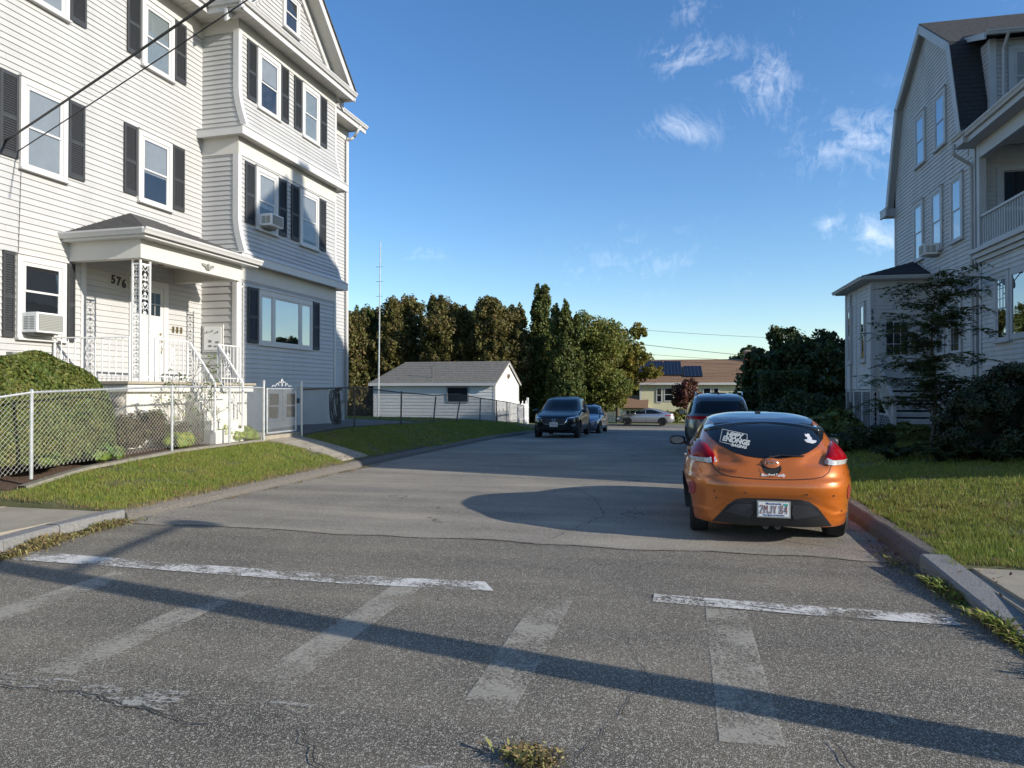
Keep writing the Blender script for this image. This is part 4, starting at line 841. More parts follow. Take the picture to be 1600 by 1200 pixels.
for v in (12.22, 13.12):
    a, b = Vector((-10.02, v, 2.66)), Vector((-9.42, v, 1.84)); mb = MB(); mb.obox(a, b, .045, .025); mb.obox(a-Vector((0, 0, .72)), b-Vector((0, 0, .72)), .02, .02); mb.obox(b-Vector((0, 0, 1.0)), b+Vector((0, 0, .02)), .035, .035, up=(1, 0, 0))
    sr = mb.build('stair_railing', METAL_W, HL)
    for i in range(1, 8):
        p_ = a.lerp(b, i/8); mb = MB(); mb.obox(p_-Vector((0, 0, .72)), p_, .013, .013, up=(1, 0, 0)); mb.build('baluster', METAL_W, sr)
# front door
mb = MB(); FW.box(mb, 12.50, 12.62, 0, .05, DZ, 4.12); FW.box(mb, 13.50, 13.64, 0, .05, DZ, 4.12); FW.box(mb, 12.62, 13.50, 0, .052, 3.98, 4.12); df = mb.build('door_frame', TRIM, HL)
mb = MB(); FW.box(mb, 12.62, 13.50, .0, .0305, DZ+.02, 3.98); dr = mb.build('front_door', TRIM, HL)
for (a, b, z0_, z1_) in ((12.72, 13.03, 2.05, 2.55), (13.09, 13.40, 2.05, 2.55), (12.72, 13.03, 2.65, 3.2), (13.09, 13.40, 2.65, 3.2)):
    mb = MB(); FW.box(mb, a, b, .03, .036, z0_, z1_); mb.build('door_panel', TRIM, dr)
mb = MB(); FW.box(mb, 12.72, 13.40, .03, .035, 3.35, 3.85)
mb.build('door_window', CARGLASS, dr)
mb = MB()
for t in (1, 2, 3): FW.box(mb, 12.72+.17*t-.006, 12.72+.17*t+.006, .035, .042, 3.35, 3.85)
FW.box(mb, 12.72, 13.40, .035, .041, 3.59, 3.61); mb.build('muntins', TRIM, dr)
mb = MB(); c = FW.pt(13.40, .06, 2.78); mb.lathe([(0, .03), (.02, .028), (.03, .01), (.028, -.01), (.012, -.03), (0, -.03)], c, 'x', 10); mb.disc(FW.pt(13.40, .04, 2.95), .028, 'x', .02); mb.path([FW.pt(13.41, .04, 2.70), FW.pt(13.43, .07, 2.62), FW.pt(13.42, .05, 2.5)], .008)
mb.build('handle', mat('brass', (.35, .28, .15), .3, metal=1), dr, smooth=True)
# house number, entry lamp, eagle ornament, mail slots, doorbell board
for ch, a, z in (('5', 12.08, 3.98), ('7', 12.22, 3.96), ('6', 12.36, 3.93)):
    vs, fs = text_mesh(ch, .25, .006, bold=.006); mb = MB(); mb.add([FW.pt(a+x*.9, .03+zz, z+y) for x, y, zz in vs], fs); mb.build('house_number', BLACKM, HL)
mb = MB(); mb.lathe([(0, 0), (.05, 0), (.05, -.03), (.02, -.04), (.07, -.08), (.08, -.13), (.05, -.17), (0, -.18)], (-11.0, 12.55, 4.48), 'z', 12); mb.build('porch_lamp', mat('bronze', (.12, .09, .06), .4, metal=.6), HL, smooth=True)
mb = MB()
for s_ in (-1, 1):
    mb.add([(-10.10, 12.88, 4.27), (-10.09, 12.88+s_*.07, 4.35), (-10.10, 12.88+s_*.20, 4.36), (-10.10, 12.88+s_*.18, 4.31), (-10.09, 12.88+s_*.10, 4.29), (-10.10, 12.88+s_*.04, 4.22)], [(0, 1, 2, 3, 4, 5)])
mb.lathe([(0, .08), (.02, .06), (.03, 0), (.02, -.06), (0, -.08)], (-10.09, 12.88, 4.30), 'z', 8); mb.build('ornament', ACGREY, HL)
mb = MB(); FN.box(mb, -11.72, -11.14, .02, .05, 2.62, 3.28); mp_ = mb.build('meter_panel', TRIM, HL)
mb = MB(); FN.box(mb, -11.67, -11.19, .05, .06, 2.67, 3.23); mb.build('panel_door', PAINTW, mp_)
for (a, z) in ((-11.58, 3.1), (-11.43, 3.13), (-11.28, 3.1)): mb = MB(); c = FN.pt(a, .07, z); mb.disc(c, .022, 'y', .02, 10); mb.build('doorbell', ACGREY, mp_)
for (a, z, w_, h_) in ((-11.5, 2.88, .09, .06), (-11.3, 2.85, .1, .05), (-11.5, 2.76, .1, .05), (-11.35, 2.75, .08, .04)): mb = MB(); FN.box(mb, a-w_/2, a+w_/2, .06, .064, z-h_/2, z+h_/2); mb.build('name_label', ACGREY, mp_)
for i in range(3): mb = MB(); FW.box(mb, 13.78+i*.13, 13.84+i*.13, .02, .04, 3.02, 3.16); mb.build('wall_hook', mat('brass', (.3, .25, .15), .4, metal=1), HL)
mb = MB(); FW.box(mb, 9.0, 9.55, .02, .12, 2.30, 2.52); FW.box(mb, 9.75, 10.15, .02, .16, 2.05, 2.36); mb.build('meter_box', ACGREY, HL)
# air conditioners
air_con(FW, 9.99, 10.56, 2.72, 3.08, .42, 'white air conditioner in the first-floor window left of the porch', TLr, None)
air_con(FB, 15.60, 16.12, 5.84, 6.14, .40, 'white air conditioner in the bay window above the picture window', TLr, None)
# ================================================================ RIGHT HOUSE
TRr = R(1.5)
HR = thing('gambrel_house', 'tall grey-white gambrel-roofed house with side steps and second-floor porch, in shade on the right', 'house', (12, 23.5, .4), TRr)
GW = Face('u', 7.9, -1); g0, g1 = 20.5, 27.1; GA, GZ = 24.0, 13.03
kF, kR, zk = 21.6, 26.4, 11.3
ov = .22
eF, zF, eR, zRr = 20.8, 8.35, 27.5, 8.1
bodypoly = [(g0, .5), (g0, 8.0), (eF+.16, 8.3), (kF+.14, zk-.11), (GA, GZ-.15), (kR-.14, zk-.11), (g1, 8.85), (g1, .5)]
mb = MB(); mb.prism(bodypoly, 'x', 7.9, 19.5); gwall = mb.build('wall', SIDING_R, HR)
def gr(zb, zt):
    z = zt
    if z <= 8.0: return [(g0+.1, g1-.1)]
    if z <= zk: k = max(0, (z-8.35)/(zk-8.35)); a = eF+.17+(kF-eF)*k; b = min(g1-.05, kR+(eR-kR)*(zk-z)/(zk-zRr)-.17); return [(a, b)]
    k = (z-zk)/(GZ-zk); a = kF+(GA-kF)*k+.2; return [(a, 2*GA-a)]
siding(gwall, GW, 0, 0, 1.2, GZ-.4, .118, SIDING_R, rng_at=gr, one=True)
# corner boards
mb = MB(); mb.box(7.86, 7.98, g0-.01, g0+.12, .5, 8.1); mb.box(7.86, 7.98, g1-.1, g1+.02, .5, 8.0); mb.build('corner_board', TRIM_R, HR)
# gambrel roof: four slopes as thick slabs, overhanging the gable by .45
def slab_roof(house, name, m, quads, th=.10):
    out_ = []
    for q in quads:
        q = [Vector(p) for p in q]; n = (q[1]-q[0]).cross(q[3]-q[0]).normalized()
        if n.z < 0: n = -n
        mb = MB(); mb.add([p for p in q]+[p-n*th for p in q], [(0, 1, 2, 3), (7, 6, 5, 4), (0, 4, 5, 1), (1, 5, 6, 2), (2, 6, 7, 3), (3, 7, 4, 0)]); out_.append(mb.build(name, m, house))
    return out_
x0, x1 = 7.9-ov, 19.8
slopes = [[(x0, eF, zF), (x1, eF, zF), (x1, kF, zk), (x0, kF, zk)], [(x0, kF, zk), (x1, kF, zk), (x1, GA, GZ), (x0, GA, GZ)],
          [(x0, GA, GZ), (x1, GA, GZ), (x1, kR, zk), (x0, kR, zk)], [(x0, kR, zk), (x1, kR, zk), (x1, eR, zRr), (x0, eR, zRr)]]
SR = [slab_roof(HR, 'roof', m, [q])[0] for q, m in zip(slopes, (SHINGLE_D, SHINGLE, SHINGLE, SHINGLE_D))]  # lower slopes carry the shade-darkened tone, upper slopes the plain grey
for q, n, m, par in ((slopes[0], 22, SHINGLE_D, SR[0]), (slopes[1], 20, SHINGLE, SR[1])): courses(par, q[0], q[1], q[3], q[2], n, m, th=.014)
# rake boards under the overhang and the sloped soffit
rk = [(eF, zF), (kF, zk), (GA, GZ), (kR, zk), (eR, zRr)]
mb = MB()
for (a, za), (b, zb) in zip(rk[:-1], rk[1:]):
    A, B = Vector((0, a, za)), Vector((0, b, zb)); d = (B-A).normalized(); n = Vector((0, d.z, -d.y)); n = n if (Vector((0, GA, 9))-A).dot(n) > 0 else -n
    for (xa, xb, t0, t1) in ((x0-.02, x0+.03, .02, .25),):
        P = [A+n*t0, B+n*t0, B+n*t1, A+n*t1]; mb.add([(xa, p.y, p.z) for p in P]+[(xb, p.y, p.z) for p in P], [(0, 1, 2, 3), (7, 6, 5, 4), (0, 4, 5, 1), (1, 5, 6, 2), (2, 6, 7, 3), (3, 7, 4, 0)])
mb.build('rake_board', TRIM_R, HR)
mb = MB()
for (a, za), (b, zb) in zip(rk[:-1], rk[1:]):
    A, B = Vector((0, a, za)), Vector((0, b, zb)); d = (B-A).normalized(); n = Vector((0, d.z, -d.y)); n = n if (Vector((0, GA, 9))-A).dot(n) > 0 else -n
    P = [A+n*.13, B+n*.13, B+n*.15, A+n*.15]; mb.add([(x0+.03, p.y, p.z) for p in P]+[(7.9, p.y, p.z) for p in P], [(0, 1, 2, 3), (7, 6, 5, 4), (0, 4, 5, 1), (1, 5, 6, 2), (2, 6, 7, 3), (3, 7, 4, 0)])
mb.build('rake_soffit', TRIM_R, HR)
# rear eave return: box soffit and gutter end
mb = MB(); mb.box(7.60, 19.8, 27.11, 27.56, 7.82, 8.08); mb.box(7.54, 7.60, 26.98, 27.64, 7.80, 8.10); mb.build('eave_box', TRIM_R, HR)
gutter(HR, [((7.54, 27.57, 8.12), (19.8, 27.57, 8.12), (0, 1, 0))], m=TRIM_R)
slab_roof(HR, 'roof', SHINGLE_D, [[(7.62, 20.0, 8.30), (19.8, 20.0, 8.30), (19.8, 20.86, 8.44), (7.62, 20.86, 8.44)]], .05)
# gable windows
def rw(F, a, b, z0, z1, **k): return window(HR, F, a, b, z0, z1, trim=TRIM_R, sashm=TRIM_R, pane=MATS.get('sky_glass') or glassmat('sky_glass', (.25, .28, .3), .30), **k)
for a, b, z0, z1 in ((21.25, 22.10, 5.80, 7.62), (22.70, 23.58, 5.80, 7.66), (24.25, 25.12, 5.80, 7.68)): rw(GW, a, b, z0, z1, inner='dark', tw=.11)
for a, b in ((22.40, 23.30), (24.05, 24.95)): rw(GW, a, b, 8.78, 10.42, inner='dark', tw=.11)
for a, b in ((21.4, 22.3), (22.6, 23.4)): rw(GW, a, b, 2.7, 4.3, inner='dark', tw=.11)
# cornice box at the front corner and downpipe
mb = MB(); mb.box(7.40, 8.6, 19.98, 20.55, 7.98, 8.22); mb.build('eave_box', TRIM_R, HR)
gutter(HR, [((7.42, 19.9, 8.28), (7.42, 20.6, 8.28), (-1, 0, 0))], m=TRIM_R)
mb = MB(); mb.path([(7.36, 20.5, 8.1), (7.36, 20.5, 7.85), (7.80, 20.62, 7.60), (7.83, 20.64, 7.4), (7.83, 20.64, 1.0)], .045, n=8); mb.build('downspout', TRIM_R, HR)
# front porch: enclosed ground floor, open second floor with railing, roof with a deep eave
PW = Face('u', 7.9, -1); p0, p1 = 16.75, 20.3
mb = MB(); mb.box(7.9, 9.2, p0, p1, .5, 4.98); pwall = mb.build('porch_wall', SIDING_R, HR)
siding(pwall, PW, p0+.1, p1-.1, 1.0, 4.95, .118, SIDING_R, one=True)
mb = MB(); mb.box(7.86, 7.97, p1-.12, p1+.0, .5, 4.98); mb.box(7.86, 7.97, p0, p0+.12, .5, 4.98); mb.build('corner_board', TRIM_R, HR)
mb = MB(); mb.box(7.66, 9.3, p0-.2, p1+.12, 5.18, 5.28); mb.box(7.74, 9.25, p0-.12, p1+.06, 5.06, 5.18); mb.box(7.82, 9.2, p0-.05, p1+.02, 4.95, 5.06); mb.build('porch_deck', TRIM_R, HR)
BW = Face('v', 20.5, -1)
mb = MB(); siding(gwall, BW, 8.0, 19.4, 5.30, 7.9, .118, SIDING_R, one=True)
for a_ in (20.18, p0-.02): mb = MB(); mb.box(7.84, 8.00, a_, a_+.16, 5.28, 8.0); mb.build('porch_post', TRIM_R, HR)
mb = MB(); mb.box(7.84, 8.0, p0+.15, 20.17, 7.62, 7.92); mb.build('porch_beam', TRIM_R, HR)
mb = MB(); mb.box(7.84, 9.3, p0, 20.2, 7.93, 7.97); mb.build('porch_ceiling', SOFFIT, HR)
mb = MB(); mb.box(7.50, 9.3, p0-.3, 20.0, 7.98, 8.18); mb.build('porch_fascia', TRIM_R, HR)
gutter(HR, [((7.50, p0-.3, 8.24), (7.50, 20.0, 8.24), (-1, 0, 0))], m=TRIM_R, w=.13, h=.12)
slab_roof(HR, 'porch_roof', SHINGLE_D, [[(7.48, p0-.3, 8.26), (9.4, p0-.3, 8.26), (9.4, 20.5, 8.9), (7.48, 20.5, 8.38)]], .06)
# balcony railing
mb = MB(); mb.box(7.86, 7.94, p0+.14, 20.17, 6.10, 6.16); mb.box(7.87, 7.93, p0+.14, 20.17, 5.36, 5.41); rl = mb.build('balcony_railing', TRIM_R, HR)
bm_ = MB().box(7.885, 7.915, -.018, .018, 5.41, 6.10).mesh('baluster', TRIM_R, (OFF[HR.name][0], 0, OFF[HR.name][2]))
for i in range(26):
    v = 20.08-i*.128
    if v < p0+.2: break
    o = bpy.data.objects.new('baluster', bm_); C.objects.link(o); o.parent = rl; o.location = (0, v-OFF[HR.name][1], 0)
# balcony door
mb = MB(); BW.box(mb, 8.35, 8.47, 0, .07, 5.28, 7.45); BW.box(mb, 9.25, 9.37, 0, .07, 5.28, 7.45); BW.box(mb, 8.47, 9.25, 0, .075, 7.33, 7.45); bd_ = mb.build('balcony_door', TRIM_R, HR)
mb = MB(); BW.box(mb, 8.52, 9.2, .03, .04, 5.35, 6.3); BW.box(mb, 8.52, 9.2, .03, .04, 6.4, 7.3); mb.build('pane', CARGLASS, bd_)
mb = MB(); BW.box(mb, 8.47, 8.52, .01, .05, 5.3, 7.33); BW.box(mb, 9.2, 9.25, .01, .05, 5.3, 7.33); BW.box(mb, 8.52, 9.2, .01, .05, 6.3, 6.4); BW.box(mb, 8.52, 9.2, .01, .05, 5.28, 5.35); mb.build('door_leaf', TRIM_R, bd_)
# ground-floor windows of the porch wall
rw(PW, 18.62, 19.42, 2.86, 4.52, inner='curtain', tw=.13, lites=(3, 3, (1,)), label='ground-floor window with a valance and small panes')
mb = MB(); PW.box(mb, 17.42, 18.60, 0, .06, 2.86, 3.0); PW.box(mb, 17.42, 18.60, 0, .06, 4.36, 4.52); PW.box(mb, 17.42, 17.55, 0, .06, 3, 4.36); PW.box(mb, 18.48, 18.60, 0, .06, 3, 4.36); fx = mb.build('picture_window', TRIM_R, HR)
mb = MB(); PW.box(mb, 17.55, 18.48, .04, .044, 3.0, 4.36); mb.build('pane', MATS['sky_glass'], fx); mb = MB(); PW.box(mb, 17.55, 18.48, .0285, .031, 3.0, 4.36); mb.build('dark_backing', UNLIT, fx)
# dormer on the front slope
mb = MB(); mb.prism([(20.9, 8.95), (20.9, 10.95), (22.6, 11.2), (22.6, 8.95)], 'x', 8.42, 12.2); dwl = mb.build('dormer_wall', SIDING_R, HR)
siding(dwl, Face('u', 8.42, -1), 20.95, 22.5, 9.1, 11.0, .118, SIDING_R, one=True); siding(dwl, Face('v', 20.9, -1), 8.55, 12.1, 9.1, 10.9, .118, SIDING_R, one=True)
mb = MB(); mb.box(8.37, 8.53, 20.85, 21.0, 8.95, 10.95); mb.box(8.37, 12.3, 20.84, 20.9, 8.9, 9.02); mb.build('dormer_trim', TRIM_R, HR)
DFc = Face('v', 20.9, -1); rw(DFc, 8.80, 9.75, 9.18, 10.72, inner='blind', tw=.13)
slab_roof(HR, 'dormer_roof', SHINGLE_D, [[(8.15, 20.55, 10.98), (12.4, 20.55, 10.98), (12.4, 22.3, 11.72), (8.15, 22.3, 11.72)]], .09)
mb = MB(); mb.prism([(20.5, 10.80), (20.5, 10.97), (21.9, 11.5), (21.9, 11.36)], 'x', 8.10, 8.15); mb.build('dormer_rake', TRIM_R, HR)
gutter(HR, [((8.15, 20.52, 11.0), (12.4, 20.52, 11.0), (0, -1, 0))], m=TRIM_R)
mb = MB(); mb.path([(8.66, 20.45, 10.95), (8.66, 20.78, 10.6), (8.66, 20.80, 8.6)], .04, n=8); mb.build('downspout', TRIM_R, HR)
mb = MB(); mb.path([(7.6, 20.55, 8.45), (7.95, 20.5, 8.5), (8.2, 20.6, 8.4)], .05, n=8); mb.build('roof_elbow', ACGREY, HR)
# side entry porch with hipped roof, lattice skirt and steps
s0, s1, su = 24.05, 27.2, 6.3
mb = MB(); mb.box(su, 7.89, s0, s1, 1.72, 5.1); sp = mb.build('side_porch_wall', SIDING_R, HR)
SPu = Face('u', su, -1); SPv = Face('v', s0, -1)
siding(sp, SPu, s0+.08, s1-.08, 1.74, 5.02, .118, SIDING_R, one=True); siding(sp, SPv, su+.08, 7.86, 1.74, 5.02, .118, SIDING_R, one=True)
mb = MB(); mb.box(su-.035, su+.08, s0-.035, s0+.10, 1.70, 5.05); mb.box(su-.035, su+.06, s1-.1, s1+.03, 1.70, 5.05); mb.box(su-.03, su+.06, 25.75, 25.85, 1.7, 5.05); mb.build('corner_board', TRIM_R, HR)
for a, b in ((24.62, 25.20), (26.25, 26.85)): rw(SPu, a, b, 2.62, 4.55, inner='dark', tw=.08, head=.08)
ez2 = 5.12
mb = MB(); mb.box(su-.30, 7.9, s0-.30, s1+.3, ez2-.02, ez2+.10); mb.build('side_porch_fascia', TRIM_R, HR)
mb = MB(); P = [(su-.36, s0-.36, ez2+.11), (7.9, s0-.36, ez2+.11), (7.9, s1+.36, ez2+.11), (su-.36, s1+.36, ez2+.11), (7.9, 25.1, 5.86), (7.9, 26.0, 5.86)]
mb.add(P, [(0, 1, 4), (0, 4, 5, 3), (3, 5, 2), (0, 3, 2, 1)]); sprf = mb.build('side_porch_roof', SHINGLE_D, HR); courses(sprf, P[0], P[1], P[4], P[4], 8, SHINGLE_D)
gutter(HR, [((su-.33, s0-.30, ez2+.10), (su-.33, s1+.33, ez2+.10), (-1, 0, 0)), ((su-.33, s0-.33, ez2+.10), (7.9, s0-.33, ez2+.10), (0, -1, 0))], m=TRIM_R, w=.09)
mb = MB(); mb.obox((7.86, 24.0, ez2+.2), (7.86, 25.1, 5.95), .02, .08); mb.obox((7.86, 25.1, 5.95), (7.86, 27.3, ez2+.2), .02, .08); mb.build('flashing', TRIM_R, HR)
mb = MB(); mb.box(su-.09, su-.03, s1-.85, s1-.78, 1.2, 5.0); mb.build('downspout', TRIM_R, HR); mb = MB(); mb.path([(su-.06, s1-.82, 1.3), (su-.1, s1-.82, .5)], .04); mb.build('downspout_end', BLACKM, HR)
# porch door with nine lights
mb = MB(); SPv.box(mb, 6.52, 6.62, 0, .06, 1.75, 4.05); SPv.box(mb, 7.42, 7.52, 0, .06, 1.75, 4.05); SPv.box(mb, 6.62, 7.42, 0, .064, 3.93, 4.05); sd = mb.build('side_door_frame', TRIM_R, HR)
mb = MB(); SPv.box(mb, 6.62, 7.42, .0, .0295, 1.77, 3.93); sd2 = mb.build('side_door', TRIM_R, HR); mb = MB(); SPv.box(mb, 6.72, 7.32, .03, .034, 2.8, 3.8); mb.build('pane', CARGLASS, sd2)
mb = MB()
for t in (1, 2): SPv.box(mb, 6.72+.2*t-.012, 6.72+.2*t+.012, .034, .045, 2.8, 3.8); SPv.box(mb, 6.72, 7.32, .034, .044, 2.8+t*.333-.012, 2.8+t*.333+.012)
mb.build('muntins', TRIM_R, sd2)
mb = MB(); vs, fs = text_mesh('5\n6\n4', .19, .004, bold=.006); mb.add([(su+.02+x*.8, s0-.042-zz, 3.95+y) for x, y, zz in vs], fs); mb.build('house_number', BLACKM, HR)
# lattice: crossing strips in framed panels
def lattice(F, a0, a1, z0, z1, clip=None):
    fr_ = MB(); F.box(fr_, a0, a0+.07, 0, .03, z0, z1); F.box(fr_, a1-.07, a1, 0, .03, z0, z1); F.box(fr_, a0+.07, a1-.07, 0, .032, z0, z0+.07); F.box(fr_, a0+.07, a1-.07, 0, .032, z1-.06, z1)
    par = fr_.build('lattice_panel', TRIM_R, HR); mb = MB(); w, h = a1-a0, z1-z0; st = .155; wd = .046
    for s_ in (1, -1):
        k = -h
        while k < w:
            # strip from (k,0) rising to the right
            t0 = max(0, -k); t1 = min(h, w-k)
            if t1 > t0+.02:
                A = (k+t0, t0); B = (k+t1, t1)
                if s_ < 0: A = (w-A[0], A[1]); B = (w-B[0], B[1])
                b = .008 if s_ > 0 else .014; q = wd*.7*s_
                P = [(a0+A[0]-q/2, z0+A[1]), (a0+A[0]+q/2, z0+A[1]), (a0+B[0]+q/2, z0+B[1]), (a0+B[0]-q/2, z0+B[1])]
                P = [(min(a1, max(a0, x)), y) for x, y in P]
                mb.add([F.pt(x, b, y) for x, y in P]+[F.pt(x, b+.006, y) for x, y in P], [(0, 1, 2, 3), (4, 5, 6, 7), (0, 1, 5, 4), (2, 3, 7, 6)])
            k += st
    mb.build('lattice', TRIM_R, par, kind='stuff')
lattice(SPu, s0+.02, 25.1, .38, 1.70); lattice(SPu, 25.1, 26.15, .38, 1.70); lattice(SPu, 26.15, s1, .38, 1.70); lattice(SPv, su+.0, 6.5, .38, 1.70)
mb = MB(); mb.box(su+.05, 7.88, s0+.05, s1-.05, .3, 1.70); mb.build('dark_crawl_block', UNLIT, HR)  # solid near-black block, the shade under the porch put into its colour
# stairs descend towards the main road
SIDEST = mat('grey_painted_wood', (.42, .415, .39), .6, var=.1, vscale=6)
n = 7; rise = (1.74-.38)/n; run = .27
for i in range(n):
    z = 1.74-(i+1)*rise; v = s0-.06-i*run
    mb = MB(); mb.box(6.55, 8.25, v-run-.03, v, z+rise-.045, z+rise-.005); mb.build('tread', SIDEST, HR)
    mb = MB(); mb.box(6.60, 8.20, v-run+.0, v-run+.02, z-.0, z+rise-.10) ; mb.build('riser', SIDEST, HR)
for x in (6.50, 8.25):
    mb = MB(); mb.prism([(s0-.05, 1.72), (s0-.05, 1.40), (s0-n*run-.05, .32), (s0-n*run-.05, .52)], 'x', x, x+.05); mb.build('stringer', SIDEST, HR)
for x in (6.46, 8.29):
    A, B = Vector((x, s0-.1, 2.62)), Vector((x, s0-n*run+.25, 1.42)); mb = MB(); mb.obox(A, B, .09, .04); mb.obox(B-Vector((0, 0, 1.05)), B+Vector((0, 0, .05)), .10, .10, up=(1, 0, 0)); sr = mb.build('stair_railing', SIDEST, HR)
    for i in range(1, 12):
        p_ = A.lerp(B, i/12); mb = MB(); mb.obox(p_-Vector((0, 0, .84)), p_, .032, .032, up=(1, 0, 0)); mb.build('baluster', SIDEST, sr)
lattice(Face('u', 6.5, -1), 22.75, s0-.02, .38, 1.0)
t = air_con(GW, 22.95, 23.40, 5.70, 6.02, .45, 'white air conditioner in the gable of the right-hand house', TRr, None)
# satellite dish on the porch corner
t = thing('satellite_dish', 'grey satellite dish on the corner of the shaded right-hand house', 'satellite dish', (7.72, 20.05, 4.2), TRr)
mb = MB(); prof = [(0, .0), (.09, .006), (.18, .026), (.26, .06), (.28, .08)]; vs = []; D = Vector((-.55, -.75, .38)).normalized(); a = D.orthogonal().normalized(); b = D.cross(a); c0 = Vector((7.45, 19.85, 4.42))
for r_, h_ in prof:
    for i in range(20): q = 2*math.pi*i/20; vs.append(c0+D*h_*1.0+(a*math.cos(q)+b*math.sin(q))*max(r_, .001))
mb.add(vs, [(j*20+i, j*20+(i+1) % 20, (j+1)*20+(i+1) % 20, (j+1)*20+i) for j in range(4) for i in range(20)]); mb.build('dish', mat('dish_grey', (.30, .31, .32), .5), t, smooth=True)
mb = MB(); mb.path([(7.84, 20.1, 4.0), (7.7, 20.0, 4.2), c0], .02); mb.build('mount', ACGREY, t); mb = MB(); mb.path([c0-Vector((0, 0, .34)), c0+D*.42], .012); mb.box(c0.x+D.x*.42-.03, c0.x+D.x*.42+.03, c0.y+D.y*.42-.03, c0.y+D.y*.42+.03, c0.z+D.z*.42-.03, c0.z+D.z*.42+.03); mb.build('feed_arm', ACGREY, t)

# ================================================================ tall house next door on the main road (just outside the frame; it shades the corner)
HB = thing('neighbouring_house', 'tall pale three-storey house on the main road beyond the right edge', 'house', (15, 13, .2))
NY0, NPK, NY1 = 10.5, 12.35, 17.0
mb = MB(); mb.prism([(NY0, .2), (NY0, 14.0), (NPK, 15.55), (NY1, 12.0), (NY1, .2)], 'x', 12.0, 20.5); nw = mb.build('wall', SIDING_R, HB)
slab_roof(HB, 'roof', SHINGLE, [[(11.8, NY0-.02, 14.12), (20.7, NY0-.02, 14.12), (20.7, NPK, 15.75), (11.8, NPK, 15.75)], [(11.8, NPK, 15.75), (20.7, NPK, 15.75), (20.7, NY1+.2, 12.0), (11.8, NY1+.2, 12.0)]], .12)
NF = Face('u', 12.0, -1); NG = Face('v', NY0, -1)
siding(nw, NF, NY0, NY1, .8, 12.0, .118, SIDING_R, one=True); siding(nw, NG, 12, 20.5, .8, 13.9, .118, SIDING_R, one=True)
mb = MB(); mb.box(13.6, 14.2, 12.2, 12.7, 15.0, 16.75); mb.build('chimney', mat('red_brick', (.25, .10, .07), .9, var=.3, vscale=8), HB)
for z in (2.2, 5.4, 8.6, 11.2):
    for a in (11.6, 14.4): window(HB, NF, a, a+1.0, z, z+1.6, trim=TRIM_R, sashm=TRIM_R, inner='blind') if z < 10 or a < 12 else None
    for a in (13.2, 15.6, 18.2): window(HB, NG, a, a+1.0, z, z+1.6, trim=TRIM_R, sashm=TRIM_R, inner='blind')

# ================================================================ garage
HG = thing('garage', 'small white clapboard garage with grey shingle roof behind the black fence', 'garage', (-15, 44, -.3))
GAR = mat('white_garage_board', (.66, .66, .64), .5, var=.06, vscale=1)
gx0, gx1, gy0, gy1, gz0, gz1, gzr = -18.9, -11.05, 41.0, 47.2, -.4, 2.15, 3.55; gm = (gy0+gy1)/2
mb = MB(); mb.prism([(gy0, gz0), (gy0, gz1), (gm, gzr-.06), (gy1, gz1), (gy1, gz0)], 'x', gx0+.97, gx1); mb.box(gx0, gx0+.97, gy0, gy1, gz0, gz1); gw = mb.build('wall', GAR, HG)
siding(gw, Face('v', gy0, -1), gx0+.1, gx1-.1, -.2, gz1-.1, .2, GAR); siding(gw, Face('u', gx1, 1), 0, 0, -.2, gzr-.3, .2, GAR, rng_at=lambda a, b: [(gy0+.1, gy1-.1)] if b < gz1 else [(gy0+.1+(gm-gy0)*(b-gz1)/(gzr-gz1), gy1-.1-(gm-gy0)*(b-gz1)/(gzr-gz1))])
SHINGLE_G = mat('tan_grey_shingle', (.17, .155, .13), .9, var=.3, vscale=8, bump=.5, bscale=60)
gs = slab_roof(HG, 'roof', SHINGLE_G, [[(gx0-.2, gy0-.25, gz1+.02), (gx1+.15, gy0-.25, gz1+.02), (gx1+.15, gm, gzr+.04), (gx0+.9, gm, gzr+.04)], [(gx0+.9, gm, gzr+.04), (gx1+.15, gm, gzr+.04), (gx1+.15, gy1+.25, gz1+.02), (gx0-.2, gy1+.25, gz1+.02)], [(gx0-.2, gy1+.25, gz1+.02), (gx0-.2, gy0-.25, gz1+.02), (gx0+.9, gm, gzr+.04), (gx0+.9, gm, gzr+.04)]], .08)
courses(gs[0], (gx0-.2, gy0-.25, gz1+.02), (gx1+.15, gy0-.25, gz1+.02), (gx0+.9, gm, gzr+.04), (gx1+.15, gm, gzr+.04), 12, SHINGLE_G, th=.02)
mb = MB(); mb.box(gx0-.2, gx1+.15, gy0-.30, gy0-.26, gz1-.16, gz1+.02); mb.build('fascia', TRIM, HG)
mb = MB(); mb.box(gx1+.0, gx1+.03, gy0-.02, gy0+.12, gz0, gz1); mb.box(gx1-.1, gx1+.03, gy0-.03, gy0, gz0, gz1); mb.box(gx0, gx0+.1, gy0-.03, gy0, gz0, gz1); mb.box(gx1, gx1+.03, gy1-.12, gy1, gz0, gz1)
for s_ in (-1, 1): mb.obox((gx1+.12, gm+s_*(gm-gy0+.25), gz1-.06), (gx1+.12, gm, gzr-.06), .04, .16)
mb.build('trim', TRIM, HG)
mb = MB(); GF = Face('v', gy0, -1); GF.box(mb, -14.1, -14.0, 0, .05, 1.0, 1.95); GF.box(mb, -12.75, -12.65, 0, .05, 1.0, 1.95); GF.box(mb, -14.0, -12.75, 0, .052, 1.87, 1.95); GF.box(mb, -14.0, -12.75, 0, .052, .95, 1.03); wf = mb.build('window', mat('grey_trim', (.3, .3, .3), .6), HG)
mb = MB(); GF.box(mb, -14, -12.75, .03, .036, 1.03, 1.87); mb.build('pane', CARGLASS, wf)
mb = MB(); Gu = Face('u', gx1, 1); Gu.box(mb, 44.6, 46.4, 0, .05, -.3, 1.85); gd = mb.build('garage_door', TRIM, HG)
